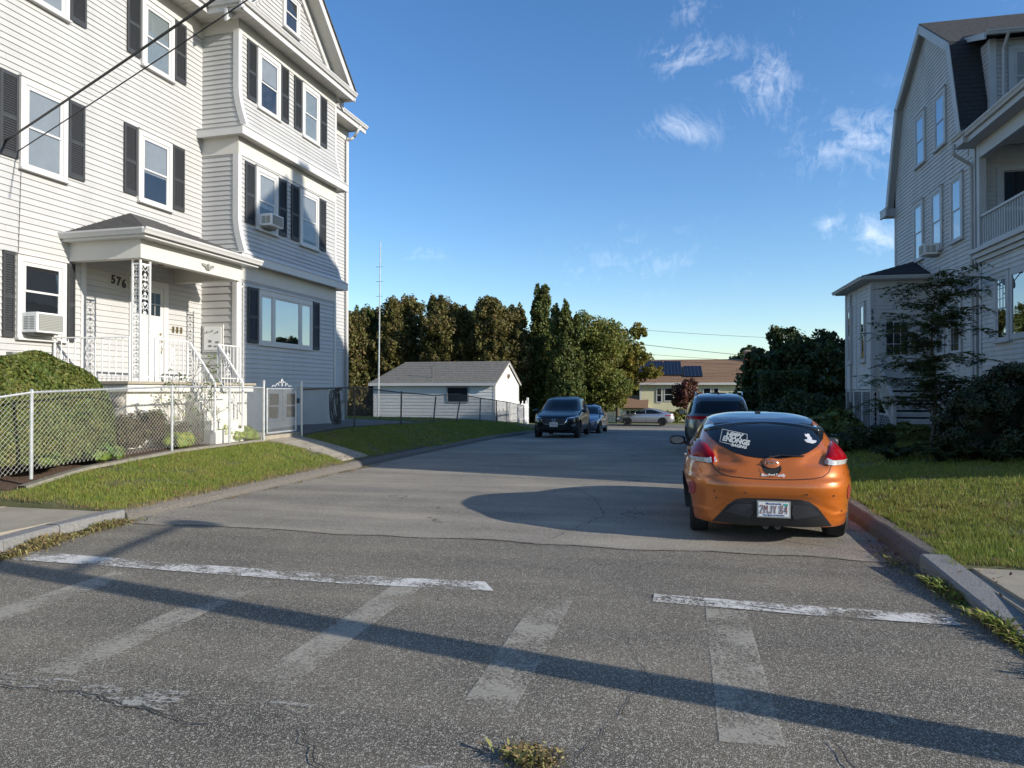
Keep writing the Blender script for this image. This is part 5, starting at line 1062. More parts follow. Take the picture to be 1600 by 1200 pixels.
for j in range(5):
    for i in range(4): mb = MB(); Gu.box(mb, 44.68+i*.43, 45.05+i*.43, .05, .06, -.22+j*.41, .12+j*.41); mb.build('door_panel', PAINTW, gd)
mb = MB(); mb.lathe([(0, .12), (.1, .1), (.16, 0), (.08, -.14), (.02, -.22)], (gx1+.05, gm, 2.65), 'z', 8); mb.build('ornament', mat('brown_metal', (.18, .12, .07), .5), HG)
mb = MB(); mb.path([(-15.2, 41.5, 2.3), (-15.2, 41.5, 3.3)], .03); mb.build('roof_vent', BLACKM, HG)

# ================================================================ yellow ranch house across the far street
HY = thing('ranch_house', 'pale yellow single-storey house with brown roof and solar panels beyond the silver car', 'house', (4, 70, -.8), R(4))
YEL = mat('pale_yellow_siding', (.58, .55, .36), .6, var=.05, vscale=1)
yx0, yx1, yy0, yy1, yz0, yz1, yzr = .6, 16.5, 67.3, 75, -1.1, 2.42, 4.75; ym = (yy0+yy1)/2
mb = MB(); mb.prism([(yy0, yz0), (yy0, yz1), (ym, yzr-.05), (yy1, yz1), (yy1, yz0)], 'x', yx0, yx1); yw = mb.build('wall', YEL, HY)
YF = Face('v', yy0, -1); siding(yw, YF, yx0+.15, yx1-.1, -.6, yz1-.1, .20, YEL)
ys_ = slab_roof(HY, 'roof', SHINGLE_B, [[(yx0-.3, yy0-.4, yz1), (yx1+.3, yy0-.4, yz1), (yx1+.3, ym, yzr), (yx0-.3, ym, yzr)], [(yx0-.3, ym, yzr), (yx1+.3, ym, yzr), (yx1+.3, yy1+.4, yz1), (yx0-.3, yy1+.4, yz1)]], .1)
courses(ys_[0], (yx0-.3, yy0-.4, yz1), (yx1+.3, yy0-.4, yz1), (yx0-.3, ym, yzr), (yx1+.3, ym, yzr), 16, SHINGLE_B, th=.025)
mb = MB(); mb.box(yx0-.3, yx1+.3, yy0-.46, yy0-.41, yz1-.18, yz1+.02); mb.box(yx0-.02, yx0+.15, yy0-.03, yy0, yz0, yz1); mb.build('fascia', TRIM, HY)
PANEL = mat('solar_cell', (.008, .010, .018), .35, coat=.1)
dy = (ym-(yy0-.4)); dz = yzr-yz1
def onroof(x, k, h=.06):
    n = Vector((0, -dz, dy)).normalized(); p = Vector((x, yy0-.4+dy*k, yz1+dz*k)); return p+n*h
for x0_, x1_, k0, k1 in ((1.1, 2.8, .28, .88), (2.92, 4.5, .28, .88), (.62, 1.0, .28, .80), (4.7, 6.35, .22, .66)):
    mb = MB(); q = [onroof(x0_, k0), onroof(x1_, k0), onroof(x1_, k1), onroof(x0_, k1)]; q2 = [onroof(x0_, k0, .14), onroof(x1_, k0, .14), onroof(x1_, k1, .14), onroof(x0_, k1, .14)]
    mb.add(q+q2, [(0, 1, 2, 3), (4, 5, 6, 7), (0, 1, 5, 4), (1, 2, 6, 5), (2, 3, 7, 6), (3, 0, 4, 7)]); sp_ = mb.build('solar_panel', PANEL, HY)
    m2 = MB(); nn = max(2, int((x1_-x0_)/.28))
    for i in range(nn+1): x = x0_+(x1_-x0_)*i/nn; m2.obox(onroof(x, k0, .15), onroof(x, k1, .15), .02, .01)
    m2.build('panel_frame', RIM, sp_)
for a, b, z0_, z1_ in ((2.1, 2.65, .6, 2.0), (2.8, 3.7, .7, 2.0), (6.3, 7.05, .75, 2.0), (7.2, 7.75, .75, 2.0), (12.0, 13.2, .7, 2.0)):
    mb = MB(); YF.box(mb, a, b, 0, .08, z0_, z1_); w_ = mb.build('window', TRIM, HY); mb = MB(); YF.box(mb, a+.1, b-.1, .08, .09, z0_+.1, (z0_+z1_)/2-.03); YF.box(mb, a+.1, b-.1, .08, .09, (z0_+z1_)/2+.03, z1_-.1); mb.build('pane', CARGLASS, w_)
mb = MB(); YF.box(mb, 9.3, 10.4, 0, .07, -.5, 1.9); yd = mb.build('front_door', TRIM, HY); mb = MB(); YF.box(mb, 9.5, 10.2, .07, .08, .2, 1.7); mb.build('door_window', CARGLASS, yd)
mb = MB(); mb.box(6.5, 16.4, yy0-1.6, yy0-.05, -1.0, -.55); mb.build('front_step', CONC, HY)
mb = MB(); mb.box(10.6, 12.0, ym-.6, ym+.6, 4.2, 5.45); ch = mb.build('chimney', mat('red_brick_chimney', (.30, .11, .07), .9, var=.3, vscale=10), HY)
mb = MB(); mb.box(10.55, 12.05, ym-.65, ym+.65, 5.45, 5.6); mb.build('chimney_cap', CONC, ch)
# little brown-roofed playhouse and white picket fence in front of the trees
HS = thing('playhouse', 'low brown-roofed shed standing left of the yellow house', 'shed', (-4.8, 68, -1.0))
sx0, sx1, sy0, sy1 = -5.7, -3.5, 66.5, 69
mb = MB(); mb.prism([(sy0, -1.1), (sy0, .15), (sy0+1.25, 1.15), (sy1, .15), (sy1, -1.1)], 'x', sx0, sx1); mb.build('wall', YEL, HS)
slab_roof(HS, 'roof', SHINGLE_B, [[(sx0-.2, sy0-.3, .12), (sx1+.2, sy0-.3, .12), (sx1+.2, sy0+1.25, 1.3), (sx0-.2, sy0+1.25, 1.3)]], .08)
for x in (-5.4, -4.9, -4.4, -3.95): mb = MB(); mb.box(x, x+.38, sy0-.03, sy0, -.65, -.15); mb.build('window', CARGLASS, HS)
t = thing('picket_fence', 'low white picket fence in front of the far trees', 'fence', (-7, 64, -1.1))
mb = MB(); mb.box(-9.2, -5.2, 64, 64.04, -.75, -.68); mb.box(-9.2, -5.2, 64, 64.04, -.35, -.28); mb.build('rail', PAINTW, t)
pm = MB().box(-.05, .05, -.02, .0, -1.1, -.12).mesh('picket', PAINTW, (0, 0, -1.1))
for i in range(30): o = bpy.data.objects.new('picket', pm); C.objects.link(o); o.parent = t; o.location = (-5.15-i*.138+7, 0, 0)
t = thing('white_gate', 'white picket gate standing at the end of the garage yard', 'gate', (-9.6, 43.2, -.5))
for i in range(9): mb = MB(); mb.box(-9.75+.0, -9.72, 41.3+i*.32, 41.47+i*.32, -.5, .95+.12*math.sin(i*2)); mb.build('picket', PAINTW, t)
mb = MB(); mb.box(-9.72, -9.69, 41.2, 44.1, -.1, 0); mb.box(-9.72, -9.69, 41.2, 44.1, .6, .7); mb.box(-9.8, -9.68, 44.1, 44.2, -.5, 1.25); mb.build('rail', PAINTW, t)
# ================================================================ chain-link fences
def chainlink(name, label, pts, h, post_at, wire, pipe, cell=.074, r=.0019, lean=None, caps=True, post_r=.024, dark=False, gzone=None, group=None):
    """pts: ground polyline (x,y,z). Top rail, line posts, and the woven mesh with real wires"""
    P = [Vector(p) for p in pts]; t = thing(name, label, 'fence', tuple(P[0]), 0, group)
    mb = MB(); mb.path([p+Vector((0, 0, h)) for p in P], .017, 8); mb.build('top_rail', pipe, t, smooth=False)
    for i, (x, y, z, hh, lx, ly) in enumerate(post_at):
        mb = MB(); b = Vector((x, y, z-.1)); tp = Vector((x+lx, y+ly, z+hh)); mb.tube(b, tp, post_r, n=10)
        if caps: mb.lathe([(post_r*1.25, -.01), (post_r*1.25, .02), (post_r*.7, .045), (0, .055)], tuple(tp), 'z', 10)
        mb.build('post', GALV if (y < 16 and x > -9.2) else pipe, t)
    m = MB()
    for a, b in zip(P[:-1], P[1:]):
        L_ = (b-a).length; n = int(L_/cell)
        def at(s, z): p = a.lerp(b, s/L_); return Vector((p.x, p.y, p.z+z))
        nz = h-.05; 
        for k in range(-int(nz/cell)-1, n+1):
            s0_ = k*cell; a0_ = max(0, -s0_); a1_ = min(nz, L_-s0_)
            if a1_ > a0_+.02:
                m.tube(at(s0_+a0_, .03+a0_), at(s0_+a1_, .03+a1_), r, n=3, caps=False)
            s1_ = s0_+nz+cell*.0; # falling wires
            b0_ = max(0, s1_-L_); b1_ = min(nz, s1_)
            if b1_ > b0_+.02: m.tube(at(s1_-b0_, .03+b0_), at(s1_-b1_, .03+b1_), r, n=3, caps=False)
        # twisted barbs above the rail
        for k in range(n): s = k*cell; m.tube(at(s, h-.02), at(min(L_, s+.012), h+.035), r, n=3, caps=False)
    m.build('wire_mesh', wire, t, kind='stuff'); return t
zf = lambda y: zfence(y)+.02
FX = -8.95
ptsA = [(FX-.25, 5.6, .30), (FX-.12, 7.4, .42), (FX, 8.12, .53), (FX, 10.94, .63), (FX, 13.80, .62)]
chainlink('chain_link_fence', 'silver chain-link fence with galvanised posts in front of the rounded hedge and porch', ptsA, 1.12,
          [(FX, 8.12, .53, 1.12, 0, 0), (FX, 10.94, .63, 1.10, 0, 0), (FX-.25, 5.6, .3, 1.1, 0, 0), (FX, 12.6, .62, 1.1, 0, 0), (FX, 13.80, .62, 1.24, 0, 0)], GALVWIRE, GALV)
ptsB = [(FX, 15.36, .64), (FX, 18.17, .72), (FX+.02, 21.5, .56), (FX, 24.5, .46), (FX, 27.4, .48), (FX, 30.6, .30), (FX, 33.5, .15), (FX-.1, 36, .04), (FX-.2, 40.5, -.25)]
chainlink('chain_link_fence', 'dark weathered chain-link fence with leaning posts running back to the garage', ptsB, 1.06,
          [(FX, 15.38, .62, 1.26, 0, 0), (FX, 18.17, .7, .98, 0, 0), (FX, 21.5, .54, 1.08, .0, .05), (FX, 24.5, .4, 1.02, .04, .2), (FX, 27.2, .44, 1.0, .05, .45), (FX, 30.6, .3, 1.0, 0, .1), (FX, 33.5, .14, 1.05, 0, 0), (FX-.1, 36, .03, 1.02, 0, 0), (FX-.2, 40.5, -.27, 1.0, 0, 0)],
          mat('rusty_wire', (.13, .115, .10), .7, metal=.2), RUSTM, cell=.075, r=.003, post_r=.026)
# gate between the two posts
t = thing('chain_link_gate', 'narrow chain-link gate with scrolled top before the concrete path', 'gate', (FX, 14.5, .62))
mb = MB(); gy0_, gy1_ = 13.92, 15.12
for (a, b) in (((FX, gy0_, .74), (FX, gy0_, 1.74)), ((FX, gy1_, .74), (FX, gy1_, 1.76)), ((FX, gy0_, .74), (FX, gy1_, .74)), ((FX, gy0_, 1.72), (FX, gy1_, 1.72))): mb.tube(a, b, .019, n=8)
mb.build('gate_frame', GALV, t)
m = MB(); 
for k in range(-14, 18):
    c_ = .074; s0_ = k*c_; L_, nz = gy1_-gy0_, .97
    a0_, a1_ = max(0, -s0_), min(nz, L_-s0_)
    if a1_ > a0_+.02: m.tube((FX, gy0_+s0_+a0_, .75+a0_), (FX, gy0_+s0_+a1_, .75+a1_), .0022, n=3, caps=False); m.tube((FX, gy1_-s0_-a0_, .75+a0_), (FX, gy1_-s0_-a1_, .75+a1_), .0022, n=3, caps=False)
m.build('wire_mesh', GALVWIRE, t, kind='stuff')
mb = MB()
for s_ in (-1, 1):
    mb.path([(FX, 14.52+s_*x, 1.75+z) for x, z in ((0, .02), (.03, .12), (.01, .20), (.05, .12), (.12, .13), (.16, .06), (.12, .03), (.2, .10), (.28, .02), (.36, .05), (.42, .01))], .006, 4)
mb.build('gate_scroll', METAL_W, t)
mb = MB(); mb.box(FX-.03, FX+.03, gy1_+.02, gy1_+.12, 1.38, 1.50); mb.build('latch', BLACKM, t)
# concrete edging strip under the fence
mb = MB(); mb.grid(lambda x, y: (x, y, zfence(y)+(.045 if -9.06 < x < -8.90 else .0)), [-9.07, -9.05, -8.91, -8.89], dens([(8, 0), (13.7, 0)], .5) and [8+.38*i for i in range(16)]); struct(mb, 'garden_edging', mat('edging_stone', (.20, .18, .14), .9, var=.2, vscale=14, bump=.6, bscale=60))
# coiled hose hung on the fence near the house corner
t = thing('garden_hose', 'coiled dark garden hose hanging by the corner of the white house', 'hose', (-9.01, 17.4, .8)); mb = MB()
for k in range(7):
    pts = []
    for i in range(17):
        q = i/16*2*math.pi; pts.append((-9.03-.02*k+.02*math.sin(q*3+k), 17.4+(.10+.03*k)*math.sin(q)+.02*math.sin(k*2)-.06*math.cos(q), 1.24+(.46-.02*(k%3))*math.cos(q)))
    mb.path(pts, .017, 6)
mb.build('coil', mat('hose_rubber', (.035, .05, .06), .5), t); mb = MB(); mb.box(-9.09, -8.95, 17.30, 17.44, 1.68, 1.76); mb.build('hook', BLACKM, t)

# ================================================================ vegetation
def leaves(name, C_, Nrm, size, m, parent=None, elong=1.5, jitter=.9, fold=True, **kw):
    """C_ (n,3) leaf centres, Nrm (n,3) preferred normals; each leaf a creased pair of triangles or a diamond"""
    n = len(C_); nn = Nrm+rng.normal(0, jitter, (n, 3)); nn /= np.linalg.norm(nn, axis=1)[:, None]+1e-9
    a = np.cross(nn, rng.normal(0, 1, (n, 3))); a /= np.linalg.norm(a, axis=1)[:, None]+1e-9; b = np.cross(nn, a)
    s = size*rng.uniform(.55, 1.35, (n, 1)); V = np.empty((n, 4, 3)); V[:, 0] = C_-a*s*elong*.5; V[:, 1] = C_+b*s*.5+nn*s*.12; V[:, 2] = C_+a*s*elong*.5; V[:, 3] = C_-b*s*.5+nn*s*.12
    off = np.array(OFF.get(parent.name, (0, 0, 0))) if parent else np.zeros(3)
    o = np_mesh(name, (V-off).reshape(-1, 3), np.arange(4*n).reshape(-1, 4), m, **kw)
    if parent: o.parent = parent; OFF[o.name] = tuple(off)
    return o
def ell_shell(n, c, r, thick=.25, low=-1.0):
    d = rng.normal(0, 1, (n, 3)); d /= np.linalg.norm(d, axis=1)[:, None]; d = d[d[:, 2] > low]; k = 1-thick*rng.random((len(d), 1))**1.4
    return np.array(c)+d*np.array(r)*k, d/np.array(r)
def limb_tree(t, base, top, r0, nl, spread, m=BARK, seed=0):
    rr = np.random.default_rng(seed); mb = MB(); b = Vector(base); e = Vector(top); pts = [b.lerp(e, k/6)+Vector((rr.normal(0, .04), rr.normal(0, .04), 0))*(e-b).length*.25*(k > 0) for k in range(7)]
    for i in range(6): mb.tube(pts[i], pts[i+1], r0*(1-.85*i/6), r0*(1-.85*(i+1)/6), n=9, caps=False)
    tr = mb.build('trunk', m, t, smooth=True); mb = MB()
    for i in range(nl):
        k = rr.uniform(.25, .95); p = pts[0].lerp(pts[6], k); a = rr.uniform(0, 6.28); L_ = spread*(1.1-k*.7)*rr.uniform(.6, 1.1); q = p+Vector((math.cos(a)*L_, math.sin(a)*L_, L_*rr.uniform(.35, .9))); mid = p.lerp(q, .5)+Vector((rr.normal(0, .08), rr.normal(0, .08), .06))*L_
        r1_ = r0*.38*(1.1-k); mb.tube(p, mid, r1_, r1_*.6, n=6, caps=False); mb.tube(mid, q, r1_*.6, r1_*.2, n=5, caps=False)
        for _ in range(3):
            q2 = mid+Vector((rr.normal(0, .35), rr.normal(0, .35), rr.uniform(0, .5)))*L_*.6; mb.tube(mid, q2, r1_*.4, r1_*.1, n=4, caps=False)
    mb.build('limbs', m, tr, smooth=True); return tr
def crown_tree(name, label, base, clumps, leafn, size, m, trunk_top, r0, group=None, cat='tree', thick=.5, nl=12, spread=1.5, elong=1.5, seed=1, low=-1, gap=.0, sub=(.20, .42), fill=.3, tall=.8):
    t = thing(name, label, cat, base, 0, group); limb_tree(t, base, trunk_top, r0, nl, spread, seed=seed)
    Cs, Ns = [], []; vol = sum(c[3]*c[4]+c[4]*c[5] for c in clumps)
    for (x, y, z, rx, ry, rz) in clumps:
        nsub = max(6, int(16*(rx*rz)**.5)); k = int(leafn*(rx*ry+ry*rz)/vol)
        # each clump is itself broken into sub-clumps so light and dark tufts form
        sc, sn = ell_shell(nsub*2, (x, y, z), (rx, ry, rz), .45, low); 
        per = max(4, k//len(sc))
        kf = int(k*fill); dd = rng.normal(0, 1, (kf, 3)); dd /= np.linalg.norm(dd, axis=1)[:, None]; Cs.append(np.array((x, y, z))+dd*np.array((rx, ry, rz))*(.92*rng.random((kf, 1))**.45)); Ns.append(dd+np.array([0, 0, .3]))
        for c, nrm in zip(sc, sn):
            if rng.random() < gap: continue
            rs = min(rx, rz)*rng.uniform(*sub); a, b = ell_shell(per, c, (rs*1.1, rs*1.1, rs*tall), thick, -1)
            Cs.append(a); Ns.append(b*.6+nrm*.5+np.array([0, 0, .3]))
    Cs = np.concatenate(Cs); Ns = np.concatenate(Ns); Ns /= np.linalg.norm(Ns, axis=1)[:, None]+1e-9
    leaves('crown', Cs, Ns, size, m, t, elong); return t
HEDGE = leafmat('yew_hedge_leaf', (.07, .12, .022), island=.45, tr=.3, col2=(.145, .155, .035), vscale=2)
# rounded clipped hedge behind the fence
t = thing('rounded_hedge', 'large dome-clipped evergreen hedge behind the chain-link fence', 'hedge', (-10.3, 9.3, .6))
def dome(u, v): return None
n = 72000; d = rng.normal(0, 1, (n, 3)); d /= np.linalg.norm(d, axis=1)[:, None]; d[:, 2] = np.abs(d[:, 2])
e = 2.25; k = (np.abs(d[:, 0])**e+np.abs(d[:, 1])**e+np.abs(d[:, 2])**2.3)**(-1/e)
bump_ = 1+.018*np.sin(d[:, 0]*9+d[:, 1]*7)+.015*np.sin(d[:, 2]*13+d[:, 1]*11)
P_ = np.array([-10.12, 9.02, .62])+d*k[:, None]*np.array([.98, 1.55, 1.64])*(bump_*(1-.06*rng.random(n)**2))[:, None]
leaves('foliage', P_, d/np.array([.98, 1.62, 1.66]), .036, HEDGE, t, 1.7, .55)
mb = MB(); us = [i/24*2*math.pi for i in range(25)]; vs_ = [i/10*math.pi/2 for i in range(11)]
def dm(a, b):
    x, y, z = math.cos(a)*math.cos(b), math.sin(a)*math.cos(b), math.sin(b); k = (abs(x)**e+abs(y)**e+abs(z)**2.3)**(-1/e)*.93
    return (-10.12+x*k*.98, 9.02+y*k*1.55, .62+z*k*1.64)
mb.grid(dm, us, vs_); mb.build('dark_core', mat('hedge_dark_core', (.02, .022, .012), .95, var=.3, vscale=20), t)  # smooth near-black dome, shade inside the hedge put into its colour
# low shrubs and flowers in the bed
def bush(name, label, c, r, n, size, m, cat='shrub', thick=.45, group=None, elong=1.4, low=-.2):
    t = thing(name, label, cat, c, 0, group); sc, sn = ell_shell(26, (c[0], c[1], c[2]+r[2]*.35), r, .5, low); Cs, Ns = [], []
    for a, nrm in zip(sc, sn):
        q = ell_shell(n//len(sc), a, np.array(r)*.38, thick); Cs.append(q[0]); Ns.append(q[1]*.5+nrm*.4+np.array([0, 0, .5]))
    leaves('foliage', np.concatenate(Cs), np.concatenate(Ns), size, m, t, elong)
    mb = MB(); 
    for i in range(14): a = rng.uniform(0, 6.28); mb.tube(c, (c[0]+math.cos(a)*r[0]*.8, c[1]+math.sin(a)*r[1]*.8, c[2]+r[2]*rng.uniform(.5, 1.1)), .008, .003, n=4, caps=False)
    mb.build('stems', BARK, t); return t
REDLEAF = leafmat('barberry_leaf', (.075, .055, .03), island=.5, tr=.2, col2=(.09, .085, .025), vscale=4)
YELLEAF = leafmat('gold_leaf', (.34, .40, .04), island=.35, tr=.4, col2=(.22, .33, .04), vscale=6)
GREENL = leafmat('plain_green_leaf', (.09, .16, .03), island=.45, tr=.35, col2=(.14, .20, .04), vscale=4)
bush('barberry_shrub', 'dark reddish shrub between the rounded hedge and the porch base', (-9.75, 11.2, .62), (.42, .62, .46), 9000, .04, REDLEAF)
bush('barberry_shrub', 'low brown-leaved shrub under the porch behind the second fence post', (-9.7, 12.05, .62), (.32, .40, .30), 3000, .035, REDLEAF)
bush('gold_spirea', 'small bright yellow-green shrub just right of a fence post', (-9.25, 11.55, .62), (.22, .30, .22), 1600, .045, YELLEAF)
bush('gold_spirea', 'larger bright yellow-green shrub beside the gate post', (-9.28, 13.15, .62), (.28, .62, .28), 3600, .045, YELLEAF)
bush('leafy_weed', 'broad-leaved green plant at the foot of the rounded hedge', (-9.1, 9.55, .60), (.16, .35, .16), 420, .07, GREENL, cat='plant', elong=2)
bush('leafy_weed', 'green weeds at the left foot of the rounded hedge', (-9.1, 8.6, .58), (.13, .25, .10), 260, .06, GREENL, cat='plant', elong=2)
# boulder in the bed
t = thing('boulder', 'round grey-white boulder in the bed beneath the porch', 'rock', (-9.85, 12.25, .8)); mb = MB()
mb.grid(lambda a, b: (-9.85+.2*math.cos(a)*math.cos(b)*(1+.08*math.sin(3*a)), 12.25+.27*math.sin(a)*math.cos(b), .82+.2*math.sin(b)*(1+.05*math.cos(2*a))), [i/14*2*math.pi for i in range(15)], [-1.5+i/8*3.0 for i in range(9)]); mb.build('stone', mat('pale_rock', (.5, .49, .46), .85, var=.3, vscale=5, bump=.4, bscale=30), t, smooth=True)
# bare climbing rose
t = thing('climbing_rose', 'thin bare rose canes rising before the porch steps', 'plant', (-9.45, 12.3, .65)); mb = MB(); lc = []
for i in range(26):
    p = Vector((-9.45+rng.normal(0, .06), 12.1+rng.normal(0, .35), .65)); h_ = rng.uniform(.6, 1.55); dx, dy_ = rng.normal(0, .25), rng.normal(0, .4)
    pts = [p+Vector((dx*k*k, dy_*k*k, h_*k*(1.3-.3*k))) for k in (0, .25, .5, .75, 1)]; mb.path(pts, .0045, 4)
    for k in range(3): q = pts[rng.integers(1, 5)]; e_ = q+Vector((rng.normal(0, .15), rng.normal(0, .18), rng.uniform(0, .2))); mb.tube(q, e_, .003, .002, n=3, caps=False); lc.append(e_)
    lc.append(pts[-1])
mb.build('canes', mat('rose_cane', (.09, .075, .05), .8), t)
lc = np.array([list(q) for q in lc for _ in range(6)])+rng.normal(0, .035, (len(lc)*6, 3)); leaves('leaf_cluster', lc, np.tile([0, 0, 1.], (len(lc), 1)), .035, GREENL, t, 1.6, kind='stuff')
# ---- tall tree line behind the garage (arborvitae gone bronze), each its own tree
ARB = leafmat('bronze_cedar_leaf', (.075, .085, .020), island=.5, tr=.3, col2=(.175, .145, .045), vscale=.5)
ARB2 = leafmat('green_cedar_leaf', (.052, .085, .020), island=.5, tr=.3, col2=(.13, .145, .035), vscale=.5)
DEC = leafmat('olive_leaf', (.095, .135, .03), island=.5, tr=.4, col2=(.21, .21, .045), vscale=.45)
DARKL = leafmat('dark_green_leaf', (.03, .052, .016), island=.5, tr=.25, col2=(.065, .09, .025), vscale=.6)  # dark green leaf for the thicket, low shrubs and oaks
def at_px(px, Y): k = (px-800)/1109; th = R(13.7); c, s = math.cos(th), math.sin(th); return Y*(k*c-s)/(c+k*s)
def top_z(px, py, Y): k = (px-800)/1109; th = R(13.7); c, s = math.cos(th), math.sin(th); return 1.67+(611-py)/1109*Y/(c+k*s)
cedars = [(545, 487, 49, 1.7, 'leftmost bronze cedar beside the corner of the white house'), (572, 484, 51, 1.3, 'dark cedar seen behind the thin mast'), (613, 472, 50, 1.35, 'broad bronze cedar right of the thin mast'), (640, 468, 51.5, 1.4, 'tall bronze cedar with the highest crown above the garage roof, left part'),
          (693, 468, 50, 1.4, 'pointed bronze cedar over the middle of the garage roof'), (722, 481, 51, 1.3, 'flat-topped cedar right of the pointed one'), (740, 487, 52.5, 1.0, 'low dark cedar filling the dip in the tree line'), (768, 467, 50, 1.25, 'bronze cedar above the garage gable'), (800, 482, 51, 1.3, 'brown-tipped cedar left of the tall green spire')]
for i, (px, py, Y, rx, lab) in enumerate(cedars):
    x = at_px(px, Y); zt = top_z(px, py, Y); b = -.4; h_ = zt-b; cl = []
    for k in range(7): f = (k+.5)/7; rr = rx*1.12*(1.08 if f < .62 else 1.08*math.sqrt(max(.08, 1-((f-.62)/.46)**2)))*rng.uniform(.85, 1.1); cl.append((x+rng.normal(0, .22), Y+rng.normal(0, .2), b+h_*f*.97, rr, rr, h_*.12))
    cl.append((x+rng.normal(0, .12), Y, zt-.5, rx*.42, rx*.42, .5))
    crown_tree('cedar_tree', lab, (x, Y, b), cl, 26000, .125, ARB if i not in (1, 6) else ARB2, (x, Y, zt-.6), .16, 'cedars in a row behind the garage', nl=5, spread=.8, elong=1.7, seed=i, thick=.6, sub=(.15, .28), fill=.6, tall=2.0)
def spire(px, py, Y, rx, lab, n, tops):
    x = at_px(px, Y); zt = top_z(px, py, Y); b = -.5; cl = []
    for k in range(9): f = (k+.5)/9; rr = rx*(1-.02*k) if f < .35 else rx*(1-((f-.35)/.72)**1.3*.86); cl.append((x+rng.normal(0, .08), Y+rng.normal(0, .1), b+(zt-b)*f*.95, rr, rr, (zt-b)*.1))
    for (dx, dz) in tops: cl.append((x+dx, Y, zt-dz, .34, .34, .75)); cl.append((x+dx, Y, zt-dz-.9, .5, .5, .8))
    crown_tree('spire_cedar', lab, (x, Y, b), cl, n*3//2, .11, ARB2, (x, Y, zt-1), .17, nl=4, spread=.6, elong=1.8, seed=px, thick=.6, sub=(.14, .24), fill=.6, tall=1.9)
spire(846, 449, 52, 1.55, 'tall narrow twin-tipped green conifer, the highest of the tree line', 20000, [(-.28, .45), (.28, .35)])
spire(884, 478, 50, 1.55, 'second rounded conifer just right of the tallest spire', 20000, [(-.75, .55), (0, .3), (.85, 1.1)])
x = at_px(934, 56); crown_tree('broadleaf_tree', 'olive-green broadleaf tree right of the conifers', (x, 56, -1.0), [(x-1.0, 56, 6.4, 1.5, 1.6, 1.5), (x+.6, 56.3, 5.6, 1.9, 1.8, 1.8), (x-.4, 56, 3.2, 1.8, 1.8, 1.7), (x+.9, 56, 2.0, 1.7, 1.7, 1.5), (x-.8, 56, 1.0, 1.6, 1.5, 1.2), (x-1.6, 56.2, 4.4, 1.2, 1.4, 1.4)], 26000, .13, DEC, (x, 56, 4.5), .22, seed=31, spread=2, gap=.1)
x = at_px(965, 62.5); crown_tree('broadleaf_tree', 'yellowing broadleaf tree overhanging the lawn left of the yellow house', (x, 62.5, -1.1), [(x, 62.5, 5.6, 2.0, 1.8, 1.5), (x+1.3, 62.5, 4.6, 1.5, 1.5, 1.2), (x-.7, 62.5, 3.7, 1.8, 1.7, 1.4), (x+.7, 62.7, 2.6, 1.5, 1.5, 1.1), (x-.2, 62.5, 1.4, 1.4, 1.4, .9), (x+2.9, 62.3, 3.3, 1.0, 1.0, .6), (x+1.8, 62.5, 6.9, .9, .9, .6), (x-.8, 62.5, .6, 1.2, 1.2, .8)], 24000, .14, leafmat('yellowing_leaf', (.10, .13, .025), island=.5, tr=.4, col2=(.27, .22, .03), vscale=.6), (x, 62.5, 4.4), .2, seed=32, spread=2.2, gap=.16)
for i, (px, Y) in enumerate(((905, 60), (932, 61), (948, 58))):
    x = at_px(px, Y); crown_tree('young_tree', ('small shady tree behind the blue-grey car', 'pale-stemmed young tree over the picket fence', 'low tree shading the picket fence near the shed')[i], (x, Y, -1.1), [(x, Y, 1.1, 1.2, 1.2, 1.0), (x+.6, Y, 1.7, .9, .9, .8)], 3800, .15, DEC, (x+.1, Y, 1.4), .07, seed=40+i, nl=6, spread=.8)
x = at_px(1000, 72); crown_tree('far_tree', 'dark tree behind the left end of the yellow house', (x, 76, -1), [(x-1.5, 76, 2.5, 2.2, 2, 2.2), (x+.3, 76, 3.5, 1.2, 1.5, 1.2)], 6000, .25, ARB, (x-1, 76, 3), .2, seed=50)
x = at_px(1165, 95); crown_tree('far_tree', 'far dark pine top just above the brown roof', (x, 95, -1), [(x, 95, 5.0, 1.8, 1.8, 1.5), (x+.4, 95, 6.6, 1.0, 1, .8)], 3000, .3, DARKL, (x, 95, 6), .3, seed=51)
# red-leaved ornamental tree and shrubs before the yellow house
x = at_px(1073, 63); crown_tree('red_maple', 'small dark red ornamental tree before the yellow house', (x, 63, -1.1), [(x, 63, 1.6, 1.1, 1.0, .9), (x-.5, 63, .9, .8, .8, .7), (x+.4, 63, 2.3, .6, .6, .5)], 5200, .13, leafmat('maroon_leaf', (.10, .035, .03), island=.5, tr=.3, col2=(.14, .07, .035), vscale=1.5), (x, 63, 1.5), .08, seed=52, nl=8, spread=.9)
for i, (px, r_) in enumerate(((1020, .9), (1040, 1.0), (1060, 1.1), (1085, .9))):
    x = at_px(px, 65.5); bush('foundation_shrub', ('leftmost rounded shrub under the yellow house windows', 'second shrub under the yellow house windows', 'tallest shrub before the yellow house', 'shrub behind the red ornamental tree')[i], (x, 65.5, -.95), (r_, .8, r_*.62), 2600, .12, DEC)
